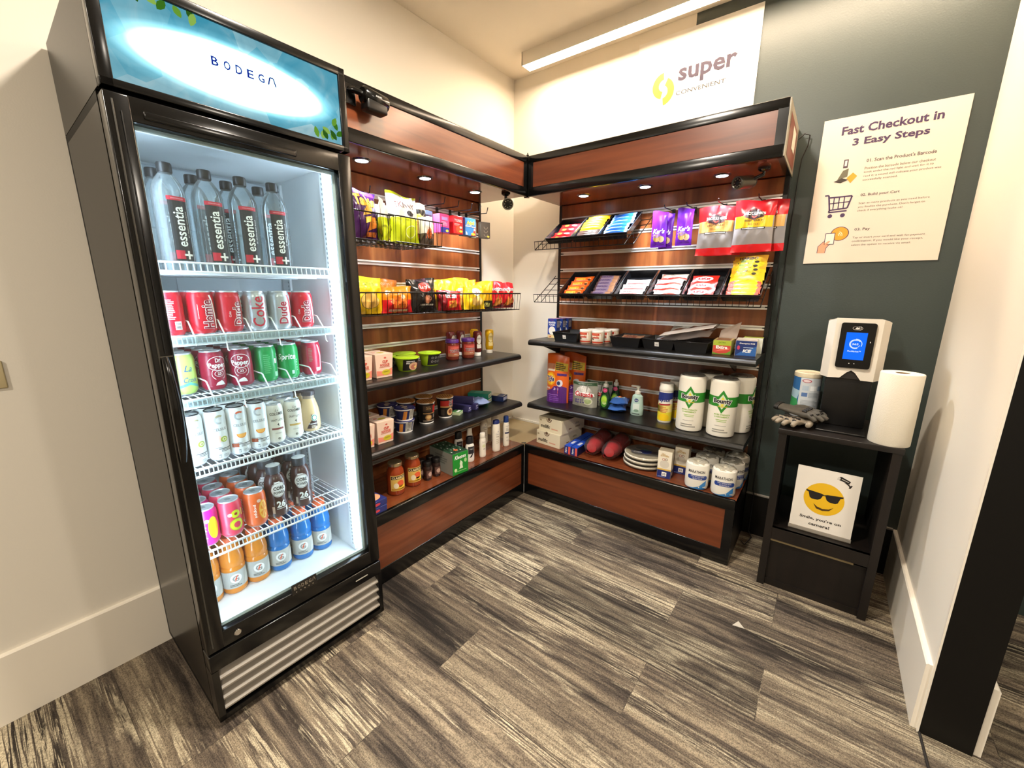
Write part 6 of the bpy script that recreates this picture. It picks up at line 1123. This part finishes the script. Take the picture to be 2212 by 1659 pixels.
zb_.at(.702, -.232, DZ, .02, 'long blue box lying end-on, left one of the pair', 'long blue boxes'); zb_.at(.748, -.232, DZ, .02, 'long blue box lying end-on, right one, beside the red cups', 'long blue boxes')
def cups():
    T = thing('cup_sleeve', 'cups', 'plastic cups'); m = MB(); prof = [(.0, 0), (.030, 0), (.034, .02)]; 
    pr_ = [(.030, .03)]; 
    for k in range(14): pr_ += [(.046, .10+.011*k), (.048, .104+.011*k), (.048, .107+.011*k)]
    m.lathe([(.0, .028), (.030, .030), (.046, .112)], C('#b81a22', .3), 26, cap=False); m.lathe([(.046, .112)]+[(r_, .112+.011*k+dz) for k in range(13) for r_, dz in ((.049, 0), (.049, .004), (.0465, .006))], C('#c4202a', .3), 26, cap=False); m.lathe([(.0465, .25), (.044, .20), (.0, .16)], C('#8e8078', .4), 26, cap=False); m.build('cup_stack', T)
    q_ = random.Random(4); m = MB(); film = clear('#f8f0f0', .04, .8, .12, 1.4); n = 22; rings = [(.010, -.035), (.012, -.02), (.030, .0), (.044, .025), (.052, .07), (.0535, .12), (.0535, .255), (.046, .278), (.020, .286)]
    vs = [((r_*(1+.07*q_.uniform(-1, 1)))*math.cos(2*PI*i/n), (r_*(1+.07*q_.uniform(-1, 1)))*math.sin(2*PI*i/n), z+.004*q_.uniform(-1, 1)) for r_, z in rings for i in range(n)]
    m.add(vs, [(j*n+i, j*n+(i+1) % n, (j+1)*n+(i+1) % n, (j+1)*n+i) for j in range(len(rings)-1) for i in range(n)], film, True); m.build('clear_sleeve', T); return T
cp = Proto(cups()); put(cp, (.838, -.355, DZ+.0555), (-R90, 0, .10), 'sleeve of red plastic cups lying down, left one', 'sleeves of red cups'); put(cp, (.948, -.357, DZ+.0555), (-R90, 0, .05), 'sleeve of red plastic cups lying down, right one beside the plates', 'sleeves of red cups')
def plates():
    T = thing('plate_pack', 'plates', 'paper plates'); m = MB()
    m.lathe([(.0, 0), (.070, 0), (.100, .010), (.112, .012), (.114, .016), (.112, .024), (.100, .022), (.074, .012), (.0, .011)], C('#e8e2d2', .5), 40); [m.lathe([(.1135, .013+.0025*k), (.1150, .014+.0025*k), (.1135, .015+.0025*k)], C('#f4f0e4', .5), 40, cap=False) for k in range(4)]; m.build('plate_stack', T)
    A = Art().ell(0, -.01, .078, .030, C('#1c2a5c', .4), 0, 30, .35).text('Dixie', -.035, -.028, WHT, h=.018, w=.045, rot=.35, l=1, shear=.2).ell(-.02, .035, .05, .022, C('#3f6a64', .4), 0); m = MB(); m.art(A, PL((0, 0, .0235), (1, 0, 0), (0, 1, 0), (0, 0, 1)), off=.0003); m.lathe([(.1155, .010), (.116, .018), (.110, .0252), (.0, .0232)], clear('#e8e4da', .10, 1.0, .1, 1.45), 36, cap=False); m.build('printed_film', T); return T
pp_ = Proto(plates())
for k, w in enumerate(('bottom', 'middle', 'top')): pp_.at(1.122+.004*k, -.235-.003*k, DZ+.0262*k, -.25+.12*k, f'pack of white paper plates, {w} of the stack of three', 'packs of paper plates')
A = face(.070, .150, C('#ece4d0', .45)).rect(-.034, .001, .034, .044, C('#1f2a6c', .4), 1).rect(-.034, .044, .034, .052, C('#d8b04a', .4), 1).text('TALL', -.008, .134, C('#c09a4a', .5), h=.008, w=.02, bold=.02, l=2).text('KITCHEN', -.002, .124, C('#c09a4a', .5), h=.010, w=.040, bold=.03, l=2).ell(.0, .078, .024, .022, C('#d4ccbc', .5), 1).ring(-.006, .104, .007, .002, C('#b0483c', .5), 2, 10).ring(.008, .105, .007, .002, C('#7a5a4c', .5), 2, 10).rect(-.010, .012, .014, .034, WHT, 2).text('10', .002, .023, C('#2a2a34', .5), h=.012, bold=.03, l=3); bars(A, -.030, .004, .010, .011, 2, C('#7f8cc4', .5), 2)
B = face(.055, .150, C('#d6cbb2', .45)).rect(-.027, .001, .027, .044, C('#1a2358', .4), 1).ell(0, .09, .018, .024, C('#c2b8a2', .5), 1).rect(-.012, .014, .008, .032, WHT, 2)
tk = Proto(carton('trash_bag_box', 'box', .070, .055, .150, C('#c9bda2', .45), A, B, topf(.070, .055, C('#a0927a', .5)))); tk.at(1.268, -.330, DZ, .10, 'white and navy trash bag box with a 10, in front', 'trash bag boxes'); tk.at(1.325, -.225, DZ, .05, 'white and navy trash bag box half hidden behind the front one', 'trash bag boxes')
def tissue_pack():
    R, H = .056, .112; T = thing('toilet_paper_roll', 'roll', 'toilet paper'); P = [(R*.80, 0), (R*.95, .004), (R, .014), (R, H-.016), (R*.96, H-.006), (R*.80, H), (.018, H-.003), (.015, H-.010), (.0, H-.010)]
    m = MB(); m.lathe(P, C('#eae6da', .45), 34); A = Art(); NB = C('#24418c', .4)
    A.text('MARATHON', .0, .080, C('#34343c', .5), h=.012, w=.078, bold=.02, l=1).rect(-.032, .046, .044, .064, NB, 0).ell(-.032, .055, .009, .009, NB, 0).ell(.044, .055, .009, .009, NB, 0).text('2-PLY SINGLE ROLL', .006, .0595, WHT, h=.005, w=.062, l=2).text('BATH TISSUE', .006, .051, WHT, h=.005, w=.042, l=2).poly([(-.05, .004), (.05, .004), (.05, .044), (.034, .034), (.016, .018), (-.01, .009)], C('#3a82c4', .4), 0)
    m.art(A, CY(prof_r([(p[0], p[1]) for p in P[:6]])), (.007, .02)); m.v = [(x*(1+.10*(abs(x*y)/R**2)), y*(1+.10*(abs(x*y)/R**2)), z) for x, y, z in m.v]; m.build('wrapped_roll', T)
    m = MB(); q_ = random.Random(8); n = 20; rings = [(.010, H+.001), (.026, H+.004), (.042, H+.003), (.052, H-.004)]; vs = [(r_*math.cos(2*PI*i/n), r_*math.sin(2*PI*i/n), z+.003*q_.uniform(-1, 1)) for r_, z in rings for i in range(n)]; m.add(vs, [(j*n+i, j*n+(i+1) % n, (j+1)*n+(i+1) % n, (j+1)*n+i) for j in range(3) for i in range(n)], clear('#e4e0d4', .3, .9, .15), True); m.build('gathered_film', T); return T
_tp = tissue_pack(); _tp.scale = (.97, .97, 1.20); tr = Proto(_tp); GTP = 'wrapped toilet paper rolls'
for x, y, rz, w in ((1.430, -.342, .15, 'front left, beside the trash bags'), (1.553, -.343, .12, 'front right, at the deck corner'), (1.448, -.228, .5, 'middle left'), (1.566, -.229, .8, 'middle right'), (1.456, -.113, .4, 'back left'), (1.570, -.113, .9, 'back right')): tr.at(x, y, DZ, rz, f'blue and white wrapped toilet paper roll, {w}', GTP)

# ------------------------------------------------------------------ checkout stand
SX0, SX1, SY0, SY1, SZ = 1.752, 2.140, -.442, -.055, .745
S = thing('checkout_stand', 'dark brown wooden stand holding the checkout kiosk in the right corner', 'stand', ((SX0+SX1)/2, (SY0+SY1)/2, 0)); q = M_ESPRESSO
m = MB(); m.box(SX0-.004, SY0-.004, SZ-.022, SX1+.004, SY1, SZ, q, r=.002); m.build('top_board', S, True)
for x in (SX0, SX1-.028): m = MB(); m.box(x, SY0, 0, x+.028, SY1, SZ-.022, q); m.build('side_panel', S, True)
m = MB(); m.box(SX0+.028, SY0+.004, .268, SX1-.028, SY1, .290, q); m.box(SX0+.028, SY0+.002, .236, SX1-.028, SY0+.02, .290, q); m.build('shelf_board', S, True)
m = MB(); m.box(SX0+.028, SY0+.012, .222, SX1-.07, SY0+.018, .2355, C('#8a7a58', .35)); m.build('metal_strip', S, True)
m = MB(); m.box(SX0+.028, SY0+.02, .03, SX1-.028, SY0+.034, .222, q); m.box(SX0+.028, SY0+.014, .0, SX1-.028, SY0+.03, .03, q); m.build('lower_panel', S, True)
m = MB(); m.box(SX0+.028, SY1-.10, .66, SX1-.028, SY1-.085, SZ-.022, q); m.build('back_rail', S, True)
KX = 1.955; S = thing('checkout_kiosk', 'white checkout kiosk with black card reader and blue screen on the stand', 'kiosk', (KX, -.25, SZ))
m = MB(); m.box(KX-.085, -.375, SZ, KX+.077, -.10, SZ+.008, M_BLK, r=.003); m.build('base_plate', S, True)
m = MB(); m.box(KX-.078, -.272, SZ+.008, KX+.074, -.14, .985, M_BLK, r=.003); m.build('column', S, True)
KW = C('#ece4d6', .35); z0, z1, yf = .960, 1.206, -.290
front = [(-.074, z0), (-.034, z0+.002), (-.014, z0+.026), (.0, z0+.036), (.014, z0+.026), (.034, z0-.002), (.074, z0-.003), (.074, z1-.002), (.066, z1), (-.066, z1), (-.074, z1)]
m = MB(); m.prism(front, lambda p, k: (KX+p[0], yf+.004*k, p[1]), KW)
for sg in (-1, 1):
    m.add([(KX+sg*.074, yf, z0 if sg < 0 else z0-.003), (KX+sg*.100, yf+.045, z0), (KX+sg*.100, yf+.045, z1-.014), (KX+sg*.074, yf, z1-.002), (KX+sg*.074, yf+.004, z0), (KX+sg*.098, yf+.047, z0), (KX+sg*.098, yf+.047, z1-.014), (KX+sg*.074, yf+.004, z1-.002)], [(0, 1, 2, 3), (4, 7, 6, 5), (0, 4, 5, 1), (3, 2, 6, 7), (1, 5, 6, 2)], KW)
m.add([(KX-.074, yf, z1), (KX+.074, yf, z1-.002), (KX+.100, yf+.045, z1-.014), (KX+.100, yf+.15, z1-.014), (KX-.100, yf+.15, z1-.014), (KX-.100, yf+.045, z1-.014)], [(0, 1, 2, 3, 4, 5)], KW); m.box(KX-.100, yf+.045, z0+.02, KX-.097, yf+.15, z1-.014, KW); m.box(KX+.097, yf+.045, z0+.02, KX+.100, yf+.15, z1-.014, KW); m.build('shroud', S, True, fix=False)
m = MB(); m.add([(KX-.036, yf+.006, z0), (KX+.036, yf+.006, z0), (KX+.015, yf+.010, z0+.028), (KX, yf+.012, z0+.038), (KX-.015, yf+.010, z0+.028), (KX-.03, yf+.12, z0-.006), (KX+.03, yf+.12, z0-.006)], [(0, 1, 2, 3, 4), (0, 5, 6, 1), (0, 4, 3, 5), (1, 6, 3, 2), (3, 6, 5)], C('#1a1412', .35)); m.build('scanner_window', S, True)
def rrect(x0, z0_, x1, z1_, r, n=5):
    p = []
    for cx, cz, a in ((x1-r, z1_-r, 0), (x0+r, z1_-r, R90), (x0+r, z0_+r, PI), (x1-r, z0_+r, 3*R90)): p += [(cx+r*math.cos(a+R90*i/n), cz+r*math.sin(a+R90*i/n)) for i in range(n+1)]
    return p
m = MB(); m.prism(rrect(-.056, z0+.047, .054, z0+.229, .008), lambda p, k: (KX+p[0], yf-.012+.012*k, p[1]), M_BLKG); TBL = m.build('card_reader', S, True)
m = MB(); A = Art().rect(-.036, z0+.082, .030, z0+.191, E('#1a6af0', .95)); A.ring(-.003, z0+.145, .019, .003, E('#d8e8ff', .9), 1, 22, .6, 5.2).ring(-.003, z0+.145, .0215, .002, E('#d8e8ff', .9), 1, 14, -.4, 1.6).ring(-.003, z0+.145, .0155, .0015, E('#d8e8ff', .9), 1, 22, 1.2, 6.0).text('365', -.003, z0+.145, E('#d8e8ff', .9), h=.008, w=.02, bold=.02, l=2).text('PicoMarket™', -.003, z0+.116, E('#d8e8ff', .9), h=.0065, w=.042, bold=.02)
m.art(A, lambda u, v, k: (KX+u, yf-.012-k, v)); m.build('screen', TBL, fix=False).location = Vector((0, 0, 0)); scr = bpy.data.objects['screen']; scr.location = -Vector(S.location)
m = MB(); A = Art().ring(-.004, z0+.208, .016, .0012, C('#c9c4bc', .5), 0, 22, ry=.008).poly([(-.012, z0+.204), (-.002, z0+.203), (.002, z0+.210), (-.008, z0+.212)], C('#d8d4cc', .5), 1).ring(-.006, z0+.208, .009, .0012, C('#d8d4cc', .5), 1, 8, -.8, .8).ring(-.006, z0+.208, .013, .0012, C('#d8d4cc', .5), 1, 8, -.7, .7).ell(.042, z0+.155, .0012, .003, WHT, 0).ell(-.012, z0+.066, .002, .0014, WHT).ell(.004, z0+.066, .0016, .0014, WHT)
m.art(A, lambda u, v, k: (KX+u, yf-.012-k, v)); o = m.build('markings', TBL, fix=False); o.location = -Vector(S.location)
# paper towel roll standing bare
T = thing('paper_towel_roll', 'bare white paper towel roll standing at the right end of the checkout stand', 'paper towel roll', (2.100, -.378, SZ)); R, H = .063, .272
m = MB(); m.lathe([(.020, 0), (R*.98, 0), (R, .003), (R, H-.003), (R*.98, H), (.021, H), (.0205, H-.04)], wall_mat('quilted_tissue', '#ece5d4', .9, .25, 300), 44, cap=False); m.build('tissue', T)
m = MB(); m.lathe([(.0205, .001), (.0205, H-.001), (.019, H-.001), (.019, .001)], C('#8a6a48', .8), 24, cap=False); m.build('cardboard_core', T)
# big wipes canister
P = [(.050, 0), (.0525, .004), (.0525, .180), (.051, .190)]
A = Art().rect(-.12, .02, -.030, .185, C('#2f6aa8', .4), 0).poly([(-.12, .02), (-.02, .02), (-.035, .085), (-.12, .10)], C('#3a9a5c', .4), 1).poly([(-.12, .10), (-.035, .085), (-.028, .125), (-.12, .14)], C('#a8c8dc', .4), 1).rect(-.030, .02, .11, .185, C('#cfd6dc', .4), 0).ell(-.006, .172, .018, .008, C('#b04a5c', .4), 1).ell(-.006, .172, .014, .0055, C('#e8d4d8', .4), 2)
for k in range(3): A.rect(-.020+.03*k, .128, .004+.03*k, .150, C(['#b8c8d8', '#eef2f4', '#8aa4bc'][k], .4), 1)
A.rect(-.02, .100, .002, .118, C('#5a7ab0', .4), 1); bars(A, .006, .096, .055, .120, 6, C('#9aa6b0', .5), 1); bars(A, -.02, .03, .055, .085, 9, C('#a8b2ba', .5), 1)
o = jarP('wipes_canister', P, C('#d8dde0', .4), [(.0535, .186), (.0545, .188), (.0545, .205), (.050, .208), (.046, .2035), (.0, .2035)], C('#efe2c4', .4), A); o['label'] = 'large blue, green and white wipes canister with cream lid on the checkout stand'; o['category'] = 'wipes canister'; o.location = (1.815, -.150, SZ); o.rotation_euler = (0, 0, .1)
# two work gloves
def glove(label, loc, rot, pal, back, seed):
    T = thing('work_glove', label, 'glove', loc); T.rotation_euler = rot; q_ = random.Random(seed); m = MB()
    m.tube([(0, -.095, .012), (0, -.07, .013), (0, -.03, .015), (0, .01, .016), (0, .028, .013)], [.030, .033, .038, .040, .034], pal, 14); m.v = [(x*1.05, y, .014+(z-.014)*.42) for x, y, z in m.v]
    for k, (x, ln, a) in enumerate(((-.031, .062, -.22), (-.011, .078, -.06), (.011, .074, .08), (.031, .058, .26))):
        b0 = Vector((x, .012, .014)); d = Vector((math.sin(a), math.cos(a), 0)); p = [b0, b0+d*ln*.45+Vector((0, 0, .008)), b0+d*ln*.8+Vector((0, 0, .002)), b0+d*ln+Vector((0, 0, -.006))]
        m.tube(p, [.0125, .0120, .0110, .0085], pal, 10)
    m.tube([(-.034, -.045, .014), (-.055, -.020, .016), (-.066, .004, .014), (-.070, .018, .012)], [.014, .0135, .012, .009], pal, 10)
    o = m.build('glove_body', T); r_ = o.modifiers.new('remesh', 'REMESH'); r_.mode = 'VOXEL'; r_.voxel_size = .0035; r_.use_smooth_shade = True; s_ = o.modifiers.new('smooth', 'SMOOTH'); s_.iterations = 6
    m = MB(); m.tube([(0, -.104, .014), (0, -.088, .014)], [.0345, .0355], back, 16); m.v = [(x*1.05, y, .014+(z-.014)*.47) for x, y, z in m.v]; m.build('cuff', T)
    m = MB()
    for k, (x, y, a) in enumerate(((-.036, .050, -.22), (-.012, .062, -.06), (.015, .058, .08), (.042, .046, .26))): m.tube([(x-.006*math.cos(a), y, .028), (x, y+.004, .031), (x+.006*math.cos(a), y, .028)], .0042, back, 8)
    for k in range(4): m.tube([(-.028+.018*k, .006, .0305), (-.026+.018*k, .022, .031)], .005, back, 8)
    m.build('knuckle_guards', T); return T
g1 = glove('grey work glove lying palm-down at the left front of the stand, fingers forward', (1.792, -.360, SZ+.007), (.05, 0, PI-.55), C('#8a7f6e', .8), C('#2a2622', .6), 1)
g2 = glove('black and grey work glove lying across the other, fingers toward the kiosk', (1.818, -.318, SZ+.040), (-.10, .08, -1.9), C('#4a463e', .7), C('#161412', .5), 2)
m = MB(); m.box(1.738, -.330, SZ+.012, 1.756, -.322, SZ+.022, C('#c98a1c', .5)); m.build('yellow_tag', g1).location = (0, 0, 0); o = bpy.data.objects['yellow_tag']; o.matrix_parent_inverse = g1.matrix_world.inverted() if False else Matrix.Identity(4)
o.data.transform(Matrix.Translation(-Vector((1.747, -.326, SZ+.017)))); o.location = (-.02, -.112, .014)
# smile sign
S = thing('camera_notice', 'white notice with a sunglasses smiley on the stand shelf', 'sign', (1.943, -.37, .2905))
m = MB(); m.box(1.836, -.386, .294, 2.050, -.3825, .585, C('#ece6dc', .45)); m.build('card', S, True)
m = MB(); m.box(1.834, -.3905, .2905, 2.052, -.3875, .308, clear('#d8d2c8', .35, .7, .1)); m.box(1.834, -.3905, .2905, 2.052, -.345, .2935, clear('#d8d2c8', .25, .7, .1)); m.build('clear_holder', S, True)
A = Art(); YW = C('#e8b81c', .5); DK = C('#1e1a18', .5); kk = .93
A.ell(.104, .160, .069, .072, YW, 0, 40).poly([(.040, .190), (.054, .1885), (.094, .184), (.104, .180), (.114, .184), (.156, .1885), (.168, .190), (.166, .183), (.158, .180), (.152, .158), (.144, .152), (.124, .153), (.114, .160), (.108, .176), (.100, .176), (.094, .160), (.084, .153), (.064, .152), (.056, .158), (.050, .180), (.042, .183)], DK, 1)
A.poly([(.072, .134), (.086, .122), (.106, .117), (.126, .121), (.142, .134), (.128, .114), (.106, .108), (.084, .113)], C('#4a3312', .5), 1)
A.text("Smile, you're on", .104, .063, DK, h=.0165, w=.142, bold=.02).text('camera!', .104, .038, DK, h=.0135, w=.072, bold=.02)
A.poly([(.136, .262), (.176, .250), (.180, .262), (.148, .276), (.138, .272)], DK, 0).ell(.141, .267, .005, .006, C('#d8d2c8', .5), 1).line([(.150, .266), (.174, .258)], .002, C('#d8d2c8', .5), 1).poly([(.160, .252), (.166, .250), (.178, .240), (.176, .234), (.182, .232), (.188, .246), (.184, .248), (.182, .244), (.168, .254)], DK, 0)
m = MB(); m.art(A, PL((1.836, -.386, .294), (1, 0, 0), (0, 0, 1), (0, -1, 0))); m.build('print', S, True)
m = MB(); m.prism([(-.02, -.012), (.022, -.004), (-.004, .022)], lambda p, k: (1.733+p[0], -.783+p[1], .001+.004*k*(1 if p[1] > 0 else .4)), C('#b8b0a2', .4)); tag(m.build('paper_scrap', base=True), 'small pale triangular scrap lying on the carpet', 'scrap')
_bad = [(o.name, o['label']) for o in bpy.data.objects if 'label' in o and not (4 <= len(str(o['label']).split()) <= 16)]
for b_ in _bad: print('LABEL', b_)
